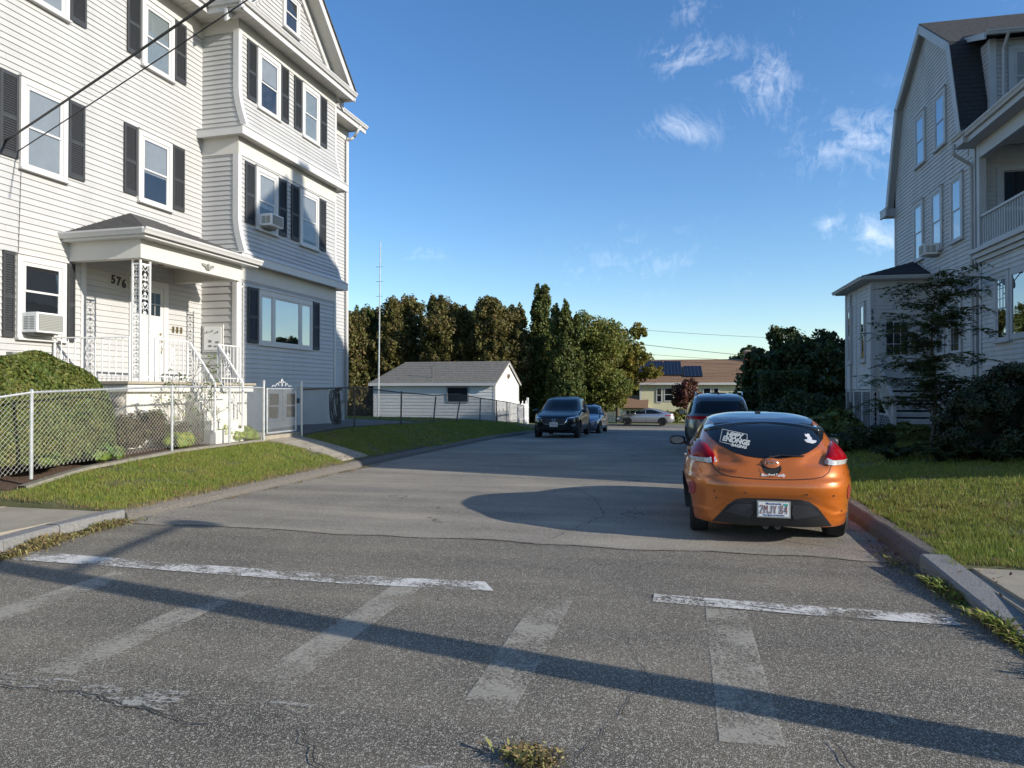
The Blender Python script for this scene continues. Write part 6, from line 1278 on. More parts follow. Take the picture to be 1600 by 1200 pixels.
# big dark trees and undergrowth on the right, between the far street and the gambrel house
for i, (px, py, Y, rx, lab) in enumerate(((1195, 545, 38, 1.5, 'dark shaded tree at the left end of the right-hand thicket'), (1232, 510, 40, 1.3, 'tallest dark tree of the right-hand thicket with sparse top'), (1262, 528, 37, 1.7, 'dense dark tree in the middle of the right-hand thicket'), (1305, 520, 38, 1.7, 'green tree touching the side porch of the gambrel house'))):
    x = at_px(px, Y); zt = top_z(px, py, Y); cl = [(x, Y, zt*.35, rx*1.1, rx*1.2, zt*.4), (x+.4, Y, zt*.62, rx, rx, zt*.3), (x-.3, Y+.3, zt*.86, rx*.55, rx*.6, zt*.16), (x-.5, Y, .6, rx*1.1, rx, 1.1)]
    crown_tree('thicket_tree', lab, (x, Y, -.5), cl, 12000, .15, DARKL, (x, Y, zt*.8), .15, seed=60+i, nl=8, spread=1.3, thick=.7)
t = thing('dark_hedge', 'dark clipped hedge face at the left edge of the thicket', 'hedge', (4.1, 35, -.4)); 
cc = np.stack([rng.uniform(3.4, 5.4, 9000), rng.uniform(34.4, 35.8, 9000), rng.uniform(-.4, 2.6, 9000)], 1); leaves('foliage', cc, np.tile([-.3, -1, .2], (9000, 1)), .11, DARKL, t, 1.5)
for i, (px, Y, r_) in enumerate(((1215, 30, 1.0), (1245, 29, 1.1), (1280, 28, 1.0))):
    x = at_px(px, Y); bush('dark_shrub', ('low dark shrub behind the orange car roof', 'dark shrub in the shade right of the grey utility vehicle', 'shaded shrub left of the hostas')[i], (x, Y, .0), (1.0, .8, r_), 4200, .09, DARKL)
HOSTA = leafmat('hosta_leaf', (.085, .12, .03), island=.35, tr=.3, col2=(.15, .17, .05), vscale=3)
for i, (px, Y, r_) in enumerate(((1285, 24, .50), (1305, 23, .62), (1328, 22.6, .42), (1408, 20.6, .4), (1440, 20.0, .35))):
    x = at_px(px, Y); bush('hosta', ('hosta clump at the left of the side path', 'largest hosta clump beside the lattice porch', 'small hosta clump nearest the concrete step', 'small leafy plant at the foot of the stairs', 'leafy plant right of the stairs foot')[i], (x, Y, .32), (r_, r_*.9, r_*.8), 520, .20, HOSTA, cat='plant', elong=1.9)
mb = MB(); struct(MB().box(4.55, 6.2, 21.6, 23.6, .30, .50), 'garden_step', CONC); struct(MB().box(3.4, 4.5, 21.4, 22.4, .28, .42), 'garden_path', CONC)
# locust sapling in front of the steps: a real trunk, arching twigs and pinnate leaflets
t = thing('locust_sapling', 'young locust tree with feathery dark leaves before the side stairs', 'tree', (5.2, 17.2, .45)); rr = np.random.default_rng(5)
mb = MB(); base = Vector((5.2, 17.2, .4)); tp = Vector((5.35, 17.2, 4.35)); pts = [base.lerp(tp, k/7)+Vector((.06*math.sin(k), .04*math.cos(k*1.3), 0)) for k in range(8)]
for i in range(7): mb.tube(pts[i], pts[i+1], .035*(1-.11*i), .035*(1-.11*(i+1)), n=7, caps=False)
tr = mb.build('trunk', BARK, t); mb = MB(); lc, ln = [], []
for i in range(86):
    k = rr.uniform(.20, .97); p = base.lerp(tp, k); a = rr.uniform(0, 6.28); L_ = rr.uniform(.6, 1.6)*(1.15-.55*k); dirn = Vector((math.cos(a), math.sin(a)*.8, rr.uniform(-.05, .55))); prev = p
    for s_ in range(1, 8):
        q = p+dirn*L_*s_/7+Vector((0, 0, .35*L_*(s_/7)-.42*L_*(s_/7)**2)); mb.tube(prev, q, .009*(1-s_/9), .009*(1-(s_+1)/9), n=4, caps=False)
        # compound leaves: leaflets in pairs along a rachis
        for _ in range(3):
            b_ = rr.uniform(0, 6.28); rd = Vector((math.cos(b_), math.sin(b_), rr.uniform(-.9, .25))).normalized(); rl_ = rr.uniform(.16, .30); sd = rd.cross(Vector((0, 0, 1))).normalized()
            for j in range(1, 7):
                for sg in (-1, 1): c_ = q+rd*rl_*j/6+sd*sg*.026; lc.append((c_.x, c_.y, c_.z-.03*(j/6)**2)); ln.append((sd*sg*.2+Vector((0, 0, 1)))[:])
        prev = q
mb.build('twigs', BARK, tr); leaves('foliage', np.array(lc), np.array(ln), .040, leafmat('locust_leaf', (.06, .095, .03), island=.4, tr=.35, col2=(.08, .11, .03), vscale=1), t, 1.9, .25)
# big dark shrub at the right edge, ferns below
cl = [(6.3, 15.2, 1.15, 1.05, .9, 1.05), (5.5, 15.0, 1.0, .8, .7, .8), (7.3, 15.2, 1.2, 1.1, .9, 1.1)]
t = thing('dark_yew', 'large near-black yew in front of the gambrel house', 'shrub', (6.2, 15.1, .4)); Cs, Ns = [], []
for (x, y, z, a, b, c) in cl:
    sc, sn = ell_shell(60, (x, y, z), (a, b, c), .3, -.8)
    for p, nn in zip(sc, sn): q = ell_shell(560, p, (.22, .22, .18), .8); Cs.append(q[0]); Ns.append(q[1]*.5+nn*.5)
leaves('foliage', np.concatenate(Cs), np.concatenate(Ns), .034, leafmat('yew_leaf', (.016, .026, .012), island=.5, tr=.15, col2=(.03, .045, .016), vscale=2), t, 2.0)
mb = MB(); mb.grid(lambda a, b: (6.35+1.45*math.cos(a)*math.cos(b), 15.3+.5*math.sin(a)*math.cos(b), 1.0+.78*math.sin(b)), [i/16*2*math.pi for i in range(17)], [-1.57+i/8*3.14 for i in range(9)]); mb.build('dark_core', MATS['hedge_dark_core'], t)  # smooth near-black ellipsoid standing for the shade within the yew
FERN = leafmat('fern_leaf', (.035, .058, .018), island=.4, tr=.3, col2=(.07, .085, .03), vscale=2)
fi = 0
FL = ['fern clump leftmost in the shaded bed before the stairs', 'fern clump in front of the locust trunk', 'fern clump just right of the locust trunk', 'fern clump at the left front of the dark yew', 'fern clump under the middle of the dark yew', 'fern clump at the right end of the shaded bed', 'rear fern clump at the foot of the side stairs', 'fern clump behind the locust trunk in the shaded bed']
for (x, y, s_) in ((3.95, 15.4, .55), (4.6, 14.6, .6), (5.3, 14.1, .6), (6.0, 13.8, .65), (6.8, 13.6, .6), (7.7, 13.4, .6), (4.3, 15.9, .6), (5.0, 15.3, .7)):
    z0_ = yard(x, y); t = thing('fern', FL[fi], 'fern', (x, y, z0_), 0, 'ferns along the shaded bed'); lc, ln = [], []
    for i in range(22):
        a = rng.uniform(0, 6.28); L_ = s_*rng.uniform(.7, 1.2)
        for k in range(1, 15):
            f = k/14; c_ = np.array([x+math.cos(a)*L_*f*.8, y+math.sin(a)*L_*f*.8, z0_+L_*(1.1*f-.75*f*f)]); w_ = .10*s_*(1-f)**.6+.01; sd = np.array([-math.sin(a), math.cos(a), 0])
            for sg in (-1, 1):
                for q in (.35, .8): lc.append(c_+sd*sg*w_*q); ln.append([0, 0, 1])
    leaves('fronds', np.array(lc), np.array(ln, dtype=float), .042, FERN, t, 1.8, .3); fi += 1
for i, (x, y) in enumerate(((3.3, 17.6), (3.9, 18.5), (4.5, 19.0))):
    bush('low_shrub', ('low shaded plant nearest the side path', 'shaded low plant between path and stairs', 'shaded shrub at the stairs foot')[i], (x, y, yard(x, y)), (.45, .4, .35), 1500, .06, DARKL, cat='plant')
# unseen oaks added out of frame to shade the right-hand house and garden
for i, (x, y, h_) in enumerate(((25, 13.8, 16.3), (24, 17.4, 16.6), (27, 20.5, 17.0), (25, 25, 16.5), (24, 31, 14.5))):
    cl = [(x, y, h_*.72, 3.2, 3.4, h_*.27), (x, y-1, h_*.45, 3.4, 3.2, h_*.25), (x, y+1.2, h_*.5, 3.2, 3.2, h_*.28), (x, y, h_*.25, 2.8, 3.0, h_*.22)]
    crown_tree('added_oak', 'unseen dense oak added for shade beyond the right edge of the view, ' + ('nearest the main road', 'second from the main road', 'farthest to the right', 'fourth from the main road', 'last in the row, lowest')[i], (x, y, 0), cl, 17000, .62, DARKL, (x, y, h_*.8), .4, 'oaks added for shade beyond the right-hand house', seed=70+i, nl=10, spread=3, thick=.9)
# ================================================================ vehicles
def sample_rows(rows, z):
    zs = [r[0] for r in rows]; return [float(np.interp(z, zs, [r[i] for r in rows])) for i in range(1, len(rows[0]))]
class Car:
    """body = stack of rounded plan outlines; windows, lamps and trim are laid on it as shaped shells"""
    def __init__(s, name, label, loc, rot, rows, paint, wheels, wr, track, nz=46, nr=112, ner=4.6, nef=3.4, flare=.02, group=None, rim=RIM, crown=0, flare_z=(.25, .85), disp=None, dz=.03):
        s.t = bpy.data.objects.new(name, None); C.objects.link(s.t); s.t.location = loc; s.t.rotation_euler = (0, 0, rot); tag(s.t, label, 'car', group); OFF[s.t.name] = (0, 0, 0)
        zs0 = [r[0] for r in rows]; zz = []
        for a, b in zip(zs0[:-1], zs0[1:]):
            m = max(1, int(round((b-a)/dz))); 
            for i in range(m): zz.append(a+(b-a)*i/m)
        zz.append(zs0[-1])
        # smooth the control table
        tab = np.array([sample_rows(rows, z) for z in zz]); 
        for _ in range(2): tab[1:-1] = .25*tab[:-2]+.5*tab[1:-1]+.25*tab[2:]
        V = []
        for z, (yr, yf, w) in zip(zz, tab):
            c_, h_ = (yr+yf)/2, (yf-yr)/2
            for i in range(nr):
                q = 2*math.pi*i/nr; co, si = math.cos(q), math.sin(q); ne = ner if si < 0 else nef
                cx = math.copysign(abs(co)**(2/ne), co); sy = math.copysign(abs(si)**(2/ne), si); y = c_+h_*sy; x = w*cx
                fz = max(0, 1-abs((z-(flare_z[0]+flare_z[1])/2)/((flare_z[1]-flare_z[0])/1.2))**2)
                bulge = sum(flare*math.exp(-((y-yw)/.42)**2) for yw in wheels)*fz
                x += math.copysign(bulge, x)*min(1, abs(cx)**3)
                if disp: x, y, z = disp(x, y, z)
                V.append((x, y, z))
        nzz = len(zz); F_ = [(j*nr+i, j*nr+(i+1) % nr, (j+1)*nr+(i+1) % nr, (j+1)*nr+i) for j in range(nzz-1) for i in range(nr)]
        V.append((0, (tab[0][0]+tab[0][1])/2, zz[0])); V.append((0, (tab[-1][0]+tab[-1][1])/2, zz[-1]+.003)); nb = len(V)-2
        F_ += [(nb, (i+1) % nr, i) for i in range(nr)]+[(nb+1, (nzz-1)*nr+i, (nzz-1)*nr+(i+1) % nr) for i in range(nr)]
        s.bvh = BVHTree.FromPolygons([Vector(v) for v in V], F_)
        me = bpy.data.meshes.new('body'); me.from_pydata(V, [], F_); me.materials.append(paint); me.materials.append(BLKPL); me.polygons.foreach_set('use_smooth', [True]*len(me.polygons)); me.update()
        ob = bpy.data.objects.new('body', me); C.objects.link(ob)
        cut = MB()
        for yw in wheels:
            for sg in (-1, 1): cut.cur = 0; cut.tube((sg*(track-.24), yw, wr), (sg*(track+.6), yw, wr), wr+.055, n=36)
        cm = cut.mesh('cut', [BLKPL, BLKPL]); cm.polygons.foreach_set('material_index', [1]*len(cm.polygons)); co_ = bpy.data.objects.new('cut', cm); C.objects.link(co_)
        md = ob.modifiers.new('b', 'BOOLEAN'); md.object = co_; md.operation = 'DIFFERENCE'; md.solver = 'EXACT'; bpy.context.view_layer.update()
        dg = bpy.context.evaluated_depsgraph_get(); me2 = bpy.data.meshes.new_from_object(ob.evaluated_get(dg)); ob.modifiers.clear(); ob.data = me2; bpy.data.objects.remove(co_)
        for p in me2.polygons: p.use_smooth = p.material_index == 0
        es = ob.modifiers.new('edges', 'EDGE_SPLIT'); es.split_angle = R(40)
        ob.parent = s.t; s.body = ob; s.paint = paint; s.wr = wr; s.track = track; s.rim = rim; s.wheels = wheels
        for yw in wheels:
            for sg in (-1, 1): s.wheel(sg, yw)
    def wheel(s, sg, yw, spokes=5):
        w = .20; wr = s.wr; t = MB(); x = sg*(s.track-.02)
        prof = [(wr*.66, -w/2), (wr*.93, -w/2), (wr*.995, -w/2+.025), (wr, 0), (wr*.995, w/2-.025), (wr*.93, w/2), (wr*.66, w/2)]
        t.lathe(prof, (x-sg*w/2, yw, wr), 'x', 36); e = bpy.data.objects.new('wheel', t.mesh('wheel', RUBBER, smooth=False)); C.objects.link(e); e.parent = s.t; e.name = 'wheel'
        m = MB(); xo = x-sg*.02
        m.lathe([(wr*.665, 0), (wr*.69, sg*.008), (wr*.62, -sg*.02), (wr*.60, -sg*.12)], (xo, yw, wr), 'x', 30)
        for k in range(spokes):
            a = 2*math.pi*k/spokes+.3
            for d_ in (-.12, .12):
                c0 = Vector((xo-sg*.01, yw+math.cos(a+d_)*wr*.16, wr+math.sin(a+d_)*wr*.16)); c1 = Vector((xo-sg*.012, yw+math.cos(a+d_*.8)*wr*.64, wr+math.sin(a+d_*.8)*wr*.64)); m.obox(c0, c1, wr*.10, .03, up=(1, 0, 0))
        m.disc((xo-sg*.02, yw, wr), wr*.2, 'x', .04, 14); r_ = m.build('rim', s.rim); r_.parent = e
        m = MB(); m.disc((xo-sg*.10, yw, wr), wr*.6, 'x', .02, 20); b_ = m.build('brake_disc', mat('brake_metal', (.08, .08, .08), .5, metal=.5)); b_.parent = e
    def ray(s, axis, a, b, sg=-1):
        if axis == 'y': o, d = Vector((a, sg*20, b)), Vector((0, -sg, 0))
        elif axis == 'x': o, d = Vector((sg*10, a, b)), Vector((-sg, 0, 0))
        else: o, d = Vector((a, b, 10)), Vector((0, 0, -1))
        h = s.bvh.ray_cast(o, d); return (h[0], h[1]) if h[0] is not None else None
    def patch(s, name, poly, axis, sg, m, off=.004, bulge=0, step=.05, thick=.006, parent=None, label=None, rad=.06, smooth=True, sink=0):
        bm = bmesh.new(); vs = [bm.verts.new((p[0], p[1], 0)) for p in poly]; bm.faces.new(vs)
        xs = [p[0] for p in poly]; ys = [p[1] for p in poly]
        for lo, hi, nrm in ((min(xs), max(xs), (1, 0, 0)), (min(ys), max(ys), (0, 1, 0))):
            k = lo+step
            while k < hi-1e-4:
                bmesh.ops.bisect_plane(bm, geom=bm.verts[:]+bm.edges[:]+bm.faces[:], plane_co=(k if nrm[0] else 0, k if nrm[1] else 0, 0), plane_no=nrm); k += step
        edgeset = [v for v in bm.verts if v.is_boundary]
        def dist(p):
            best = 9
            for i in range(len(poly)):
                a, b = Vector(poly[i]).to_2d(), Vector(poly[(i+1) % len(poly)]).to_2d(); ab = b-a; t_ = max(0, min(1, (p-a).dot(ab)/(ab.dot(ab)+1e-12))); best = min(best, (p-(a+ab*t_)).length)
            return best
        V, ok, idx = [], [], {}
        for i, v in enumerate(bm.verts):
            h = s.ray(axis, v.co.x, v.co.y, sg); idx[v] = i
            if h is None: V.append(None); continue
            p, n = h
            if n.dot(Vector((0, sg, 0) if axis == 'y' else (sg, 0, 0) if axis == 'x' else (0, 0, 1))) < 0: n = -n
            b = off
            if bulge: dd = min(1, dist(v.co.to_2d())/rad); b += bulge*math.sqrt(1-(1-dd)**2)
            V.append(p+n*b)
        F_ = [tuple(idx[v] for v in f.verts) for f in bm.faces if all(V[idx[v]] is not None for v in f.verts)]
        bnd = [(idx[e.verts[0]], idx[e.verts[1]]) for e in bm.edges if e.is_boundary and V[idx[e.verts[0]]] is not None and V[idx[e.verts[1]]] is not None]
        dr = Vector((0, -sg, 0) if axis == 'y' else (-sg, 0, 0) if axis == 'x' else (0, 0, -1))
        V2 = [v if v is not None else Vector((0, 0, 0)) for v in V]; n0 = len(V2); V2 += [v+dr*(thick+off) for v in V2]
        F_ += [(a, b, b+n0, a+n0) for a, b in bnd]; bm.free()
        used = sorted({i for f in F_ for i in f}); mp = {u: i for i, u in enumerate(used)}
        me = bpy.data.meshes.new(name); me.from_pydata([V2[u] for u in used], [], [tuple(mp[i] for i in f) for f in F_]); me.materials.append(m)
        b2 = bmesh.new(); b2.from_mesh(me); bmesh.ops.recalc_face_normals(b2, faces=b2.faces)
        b2.to_mesh(me); b2.free(); me.polygons.foreach_set('use_smooth', [smooth]*len(me.polygons)); me.update()
        o = bpy.data.objects.new(name, me); C.objects.link(o); o.parent = parent or s.t
        e_ = o.modifiers.new('edges', 'EDGE_SPLIT'); e_.split_angle = R(35)
        if label: o['label'] = label
        return o
    def both(s, name, poly, axis, sg, m, **k):
        if axis == 'x': return [s.patch(name, poly, 'x', q, m, **k) for q in (-1, 1)]
        return [s.patch(name, poly, axis, sg, m, **k), s.patch(name, [(-a, b) for a, b in poly[::-1]], axis, sg, m, **k)]
    def line(s, name, pts, w, axis, sg, m, off=.003, parent=None, step=.04):
        mb = MB(); P = dens(pts, step); L_, R_ = [], []
        for i, p in enumerate(P):
            a, b = P[max(i-1, 0)], P[min(i+1, len(P)-1)]; d = Vector((b[0]-a[0], b[1]-a[1])).normalized(); q = Vector((-d.y, d.x))*w/2
            h1, h2 = s.ray(axis, p[0]+q.x, p[1]+q.y, sg), s.ray(axis, p[0]-q.x, p[1]-q.y, sg)
            if h1 is None or h2 is None: continue
            f = lambda h: h[0]+(h[1] if h[1].dot(Vector((0, sg, 0) if axis == 'y' else (sg, 0, 0) if axis == 'x' else (0, 0, 1))) > 0 else -h[1])*off
            L_.append(f(h1)); R_.append(f(h2))
        n = len(L_)
        if n < 2: return None
        mb.add(L_+R_, [(i, i+1, n+i+1, n+i) for i in range(n-1)]); o = mb.build(name, m); o.parent = parent or s.t; return o
    def mirror(s, y, z, m, w=None, out=.20):
        w0 = s.ray('x', y, z, 1)[0].x
        for sg in (-1, 1):
            mb = MB(); mb.tube((sg*(w0-.03), y, z-.02), (sg*(w0+.06), y-.01, z+.0), .03, .025, n=8)
            vs = []; nn = 14
            prof = [(-.07, .25), (-.055, .80), (-.02, 1), (.03, .95), (.07, .65), (.09, .2)]
            for (dy_, k) in prof:
                for i in range(nn): q = 2*math.pi*i/nn; cx = math.copysign(abs(math.cos(q))**.7, math.cos(q)); sz = math.copysign(abs(math.sin(q))**.7, math.sin(q)); vs.append((sg*(w0+.05+out/2+cx*out/2*k), y+dy_, z+.04+sz*.068*k))
            mb.add(vs, [(j*nn+i, j*nn+(i+1) % nn, (j+1)*nn+(i+1) % nn, (j+1)*nn+i) for j in range(5) for i in range(nn)]+[tuple(range(nn)), tuple(range(5*nn, 6*nn))])
            o = mb.build('door_mirror', m, smooth=True); o.parent = s.t
            mb = MB(); mb.add([(sg*(w0+.05+out/2+math.cos(q)*out/2*.78), y-.074, z+.04+math.sin(q)*.05) for q in [2*math.pi*i/14 for i in range(14)]], [tuple(range(14))]); g_ = mb.build('mirror_glass', mat('mirror_glass', (.25, .3, .38), .03, metal=1)); g_.parent = o
    def plate(s, sg, z, txt, col, tcol, size=.11, top=None, bottom=None, x=0, frame=True, tilt=0, w=.30, h=.15):
        h_ = s.ray('y', x, z, sg)
        y = h_[0].y+sg*.022; mb = MB(); F = Face('v', y, sg)
        mb.box(x-w/2-.014, x+w/2+.014, y-.006, y+.006, z-h/2-.014, z+h/2+.014); fr_ = mb.build('licence_plate', mat('plate_frame', (.42, .42, .41), .35, metal=.5) if frame else mat(col[0], col[1], .5)); fr_.parent = s.t
        mb = MB(); a, b = y+sg*.006, y+sg*.009; mb.box(x-w/2, x+w/2, a, b, z-h/2, z+h/2); p = mb.build('plate_face', mat(col[0], col[1], .45, var=.03, vscale=20)); p.parent = fr_
        def put(t_, sz, zz, m, bold, xs=1.0, dx=0):
            vs, fs = text_mesh(t_, sz, .001, bold=bold, xs=xs); q = MB(); q.add([(x+dx+(-sg)*xx, b+sg*(.001+zz_), z+zz+yy) for xx, yy, zz_ in vs], fs); o = q.build('lettering', m); o.parent = fr_
        GL = {'2': [(0, 1.25), (.15, 1.6), (.85, 1.6), (1, 1.2), (0, 0), (1, 0)], 'M': [(0, 0), (0, 1.6), (.5, .75), (1, 1.6), (1, 0)], 'J': [(0, .35), (.15, 0), (.75, 0), (.95, .3), (.95, 1.6)], 'Y': [(0, 1.6), (.5, .8), (.5, 0), (.5, .8), (1, 1.6)],
              '8': [(.5, .85), (.05, 1.1), (.15, 1.6), (.85, 1.6), (.95, 1.1), (.5, .85), (0, .5), (.12, 0), (.88, 0), (1, .5), (.5, .85)], '4': [(.75, 0), (.75, 1.6), (0, .5), (1, .5)]}
        if all(ch in GL or ch == ' ' for ch in txt):
            q = MB(); cw, gp, sc_ = .029, .0150, .0525; adv = sum((cw+gp) if ch != ' ' else .018 for ch in txt)-gp; cx = -adv/2
            for ch in txt:
                if ch == ' ': cx += .018; continue
                P = [(x-sg*0+(cx+px_*cw)*(-sg), b+sg*.002, z-.042+py_*sc_) for px_, py_ in GL[ch]]
                for A, B in zip(P[:-1], P[1:]): q.tube(A, B, .0030, n=6)
                cx += cw+gp
            o = q.build('lettering', mat(tcol[0], tcol[1], .6)); o.parent = fr_
        else: put(txt, size, 0, mat(tcol[0], tcol[1], .6), size*.008, .74)
        if top: put(top, .026, h/2-.015, mat('plate_blue', (.03, .06, .25), .6), .0008)
        if bottom: put(bottom, .024, -h/2+.014, mat('plate_blue', (.03, .06, .25), .6), .0006)
        return fr_

def sedanish_windows(c, side, ws, rear, front):
    for nm, poly in side: c.both(nm, poly, 'x', 0, CARGLASS)
    if ws: c.patch('windscreen', ws, 'y', 1, CARGLASS)
    if rear: c.patch('rear_window', rear, 'y', -1, CARGLASS)
# ---- orange three-door hatchback
def carpaint(name, col, metal=.35, rough=.28, coat=1.0):
    m = mat(name, col, rough, metal=metal, coat=coat, bump=0); n = m.node_tree.nodes; l = m.node_tree.links; p = n['Principled BSDF']
    tcn = n.new('ShaderNodeTexCoord'); nz = n.new('ShaderNodeTexNoise'); nz.inputs['Scale'].default_value = 5; nz.inputs['Detail'].default_value = 5; l.new(tcn.outputs['Object'], nz.inputs[0])
    r_ = n.new('ShaderNodeMapRange'); r_.inputs['To Min'].default_value = rough-.04; r_.inputs['To Max'].default_value = rough+.12; l.new(nz.outputs[0], r_.inputs[0]); l.new(r_.outputs[0], p.inputs['Roughness'])
    f = n.new('ShaderNodeTexNoise'); f.inputs['Scale'].default_value = 900; l.new(tcn.outputs['Object'], f.inputs[0]); bp = n.new('ShaderNodeBump'); bp.inputs['Strength'].default_value = .03; bp.inputs['Distance'].default_value = .002; l.new(f.outputs[0], bp.inputs['Height']); l.new(bp.outputs[0], p.inputs['Normal'])
    return m
ORANGE = carpaint('orange_metallic_paint', (.54, .140, .018), .3, .25)
def sst(a, b, x): t_ = max(0, min(1, (x-a)/(b-a))); return t_*t_*(3-2*t_)
def hatch_disp(x, y, z):
    if y > 1.2: return x, y, z
    ax = abs(x)
    # hollow beside each lamp: sharp floor at the bottom, fading up and inwards
    e_ = ((ax-.62)/.33)**2+((z-.862)/.16)**2
    if z > .852 and e_ < 1: y += .075*(1-e_)**.5*sst(.852, .866, z)*(1-sst(.535, .585, ax))
    # bumper shelf stands out below the hatch seam
    y -= .030*sst(.745, .715, z) if False else .030*(1-sst(.700, .735, z+.10*max(0, ax-.42)*0))*sst(.50, .66, z)
    # tuck above the black valance
    arch = .53-.55*max(0, ax-.30)**1.3
    y += .010*math.exp(-((z-arch+.02)/.03)**2)*(1 if ax < .66 else 0)
    # corner crease above the lower bumper edge
    if ax > .55: y -= .018*math.exp(-((z-.35)/.02)**2)*sst(.55, .7, ax)
    return x, y, z
rows = [(.212, .10, 4.1, .868), (.25, .07, 4.14, .875), (.34, .045, 4.18, .88), (.44, .02, 4.21, .885), (.56, 0, 4.22, .895), (.66, .01, 4.20, .895), (.72, .03, 4.14, .89), (.80, .07, 3.98, .88), (.88, .13, 3.70, .86), (.94, .20, 3.45, .83),
        (1.0, .30, 3.12, .79), (1.06, .42, 2.98, .755), (1.12, .54, 2.85, .73), (1.18, .68, 2.72, .70), (1.24, .84, 2.58, .67), (1.29, 1.0, 2.44, .635), (1.33, 1.18, 2.30, .59), (1.36, 1.36, 2.14, .52), (1.38, 1.55, 1.98, .40), (1.39, 1.68, 1.86, .22)]
v = Car('orange_hatchback', 'orange metallic three-door hatchback parked at the right kerb, seen from behind', (.905, 8.02, .004), 0, rows, ORANGE, (.82, 3.45), .325, .845, ner=4.4, nef=3.2, flare=.035, rim=RIM, nr=176, dz=.018, disp=hatch_disp)
GB = mat('black_gloss_roof', (.010, .011, .013), .06, coat=1)
v.t.scale = (1.03, 1, 1)
v.patch('roof_panel', [(-.55, 1.02), (0, .93), (.55, 1.02), (.60, 1.4), (.60, 2.2), (.50, 2.40), (0, 2.5), (-.50, 2.40), (-.60, 2.2), (-.60, 1.4)], 'z', 1, GB, off=.006, step=.06)
gl = [(-.655, 1.19), (-.60, 1.12), (-.50, 1.045), (-.38, .985), (-.24, .945), (-.10, .928), (.10, .928), (.24, .945), (.38, .985), (.50, 1.045), (.60, 1.12), (.655, 1.19), (.56, 1.235), (.36, 1.262), (.15, 1.275), (0, 1.28), (-.15, 1.275), (-.36, 1.262), (-.56, 1.235)]
v.patch('rear_window', gl, 'y', -1, CARGLASS, off=.005, step=.045)
# spoiler lip over the glass
mb = MB(); n_ = 21; V_ = []
for i in range(n_):
    x = -.66+1.32*i/(n_-1); z = 1.262-.085*(abs(x)/.66)**2.2+.03; h = v.ray('y', x*.97, min(z, 1.33), -1); y = (h[0].y if h else 1.0)
    V_ += [(x, y-.07, z-.028), (x, y-.065, z-.006), (x, y+.13, z+.034), (x, y+.13, z-.04)]
mb.add(V_, [(4*i+j, 4*i+(j+1) % 4, 4*(i+1)+(j+1) % 4, 4*(i+1)+j) for i in range(n_-1) for j in range(4)]+[(0, 1, 2, 3), (4*n_-4, 4*n_-3, 4*n_-2, 4*n_-1)]); o = mb.build('spoiler', GB, smooth=True); o.parent = v.t
for sg in (-1, 1):
    pol = [(sg*a, b) for a, b in ((.850, .885), (.842, .96), (.815, 1.03), (.770, 1.075), (.70, 1.085), (.635, 1.045), (.575, .96), (.545, .87), (.62, .86), (.74, .862), (.82, .868))]
    low = [(sg*a, b) for a, b in ((.840, .880), (.838, .932), (.57, .932), (.545, .870), (.62, .860), (.74, .862), (.82, .868))]
    L0 = v.patch('tail_light', pol, 'y', -1, RED, off=.010, bulge=.030, step=.03, thick=.03, rad=.09); v.patch('reversing_light', low, 'y', -1, CLEAR, off=.013, bulge=.030, step=.03, thick=.03, rad=.09, parent=L0)
    v.patch('reflector', [(sg*a, b) for a, b in ((.835, .485), (.79, .49), (.765, .56), (.775, .625), (.80, .655), (.84, .60))], 'y', -1, REFL, off=.006, step=.03)
# sculpted haunch in front of the lamp (cove), hatch shut line, bumper valance
for sg in (-1, 1):
    0 and v.patch('lamp_recess', [(sg*a, b) for a, b in ((.54, .865), (.555, .93), (.50, .985), (.42, .955), (.34, .90), (.31, .855), (.30, .83), (.40, .838), (.50, .846))], 'y', -1, ORANGE, off=-.002, bulge=-.022, step=.025, thick=.0, rad=.14)
shut = [(-.60, .865), (-.565, .80), (-.50, .755), (-.40, .735), (-.2, .722), (0, .718), (.2, .722), (.40, .735), (.50, .755), (.565, .80), (.60, .865)]
SEAM = mat('panel_gap', (.008, .007, .006), .8)
v.line('hatch_seam', shut, .009, 'y', -1, SEAM, off=.002)
val = [(-.60, .225), (-.52, .33), (-.44, .435), (-.36, .495), (-.28, .515), (0, .520), (.28, .515), (.36, .495), (.44, .435), (.52, .33), (.60, .225), (.3, .212), (-.3, .212)]
vl = v.patch('rear_valance', val, 'y', -1, BLKPL, off=.004, step=.05)
GP = mat('grey_plastic', (.045, .046, .05), .35)
v.patch('valance_insert', [(-.47, .36), (-.38, .44), (-.20, .455), (-.19, .36), (-.22, .30)], 'y', -1, GP, off=.012, step=.06, parent=vl); v.patch('valance_insert', [(.22, .30), (.19, .36), (.20, .455), (.38, .44), (.47, .36)], 'y', -1, GP, off=.012, step=.06, parent=vl)
v.plate(-1, .405, '2MJY 84', ('plate_white', (.70, .69, .66)), ('plate_red_brown', (.20, .035, .02)), size=.125, top='Massachusetts', bottom='The Spirit of America', x=.01)
mb = MB(); mb.box(.105, .15, -.0105, -.0095, .04, .062); o = mb.build('registration_sticker', mat('teal_sticker', (.05, .35, .28), .5)); o.parent = v.t; h = v.ray('y', .01, .405, -1); o.location = (.0, h[0].y-.022, .405)
for sg in (-1, 1):
    mb = MB(); mb.tube((sg*.06, .10, .205), (sg*.06, .35, .205), .032, n=14); o = mb.build('exhaust_tip', BLKPL); o.parent = v.t
mb = MB(); mb.box(-.70, .70, .45, 3.9, .17, .22); o = mb.build('underbody', BLKPL); o.parent = v.t
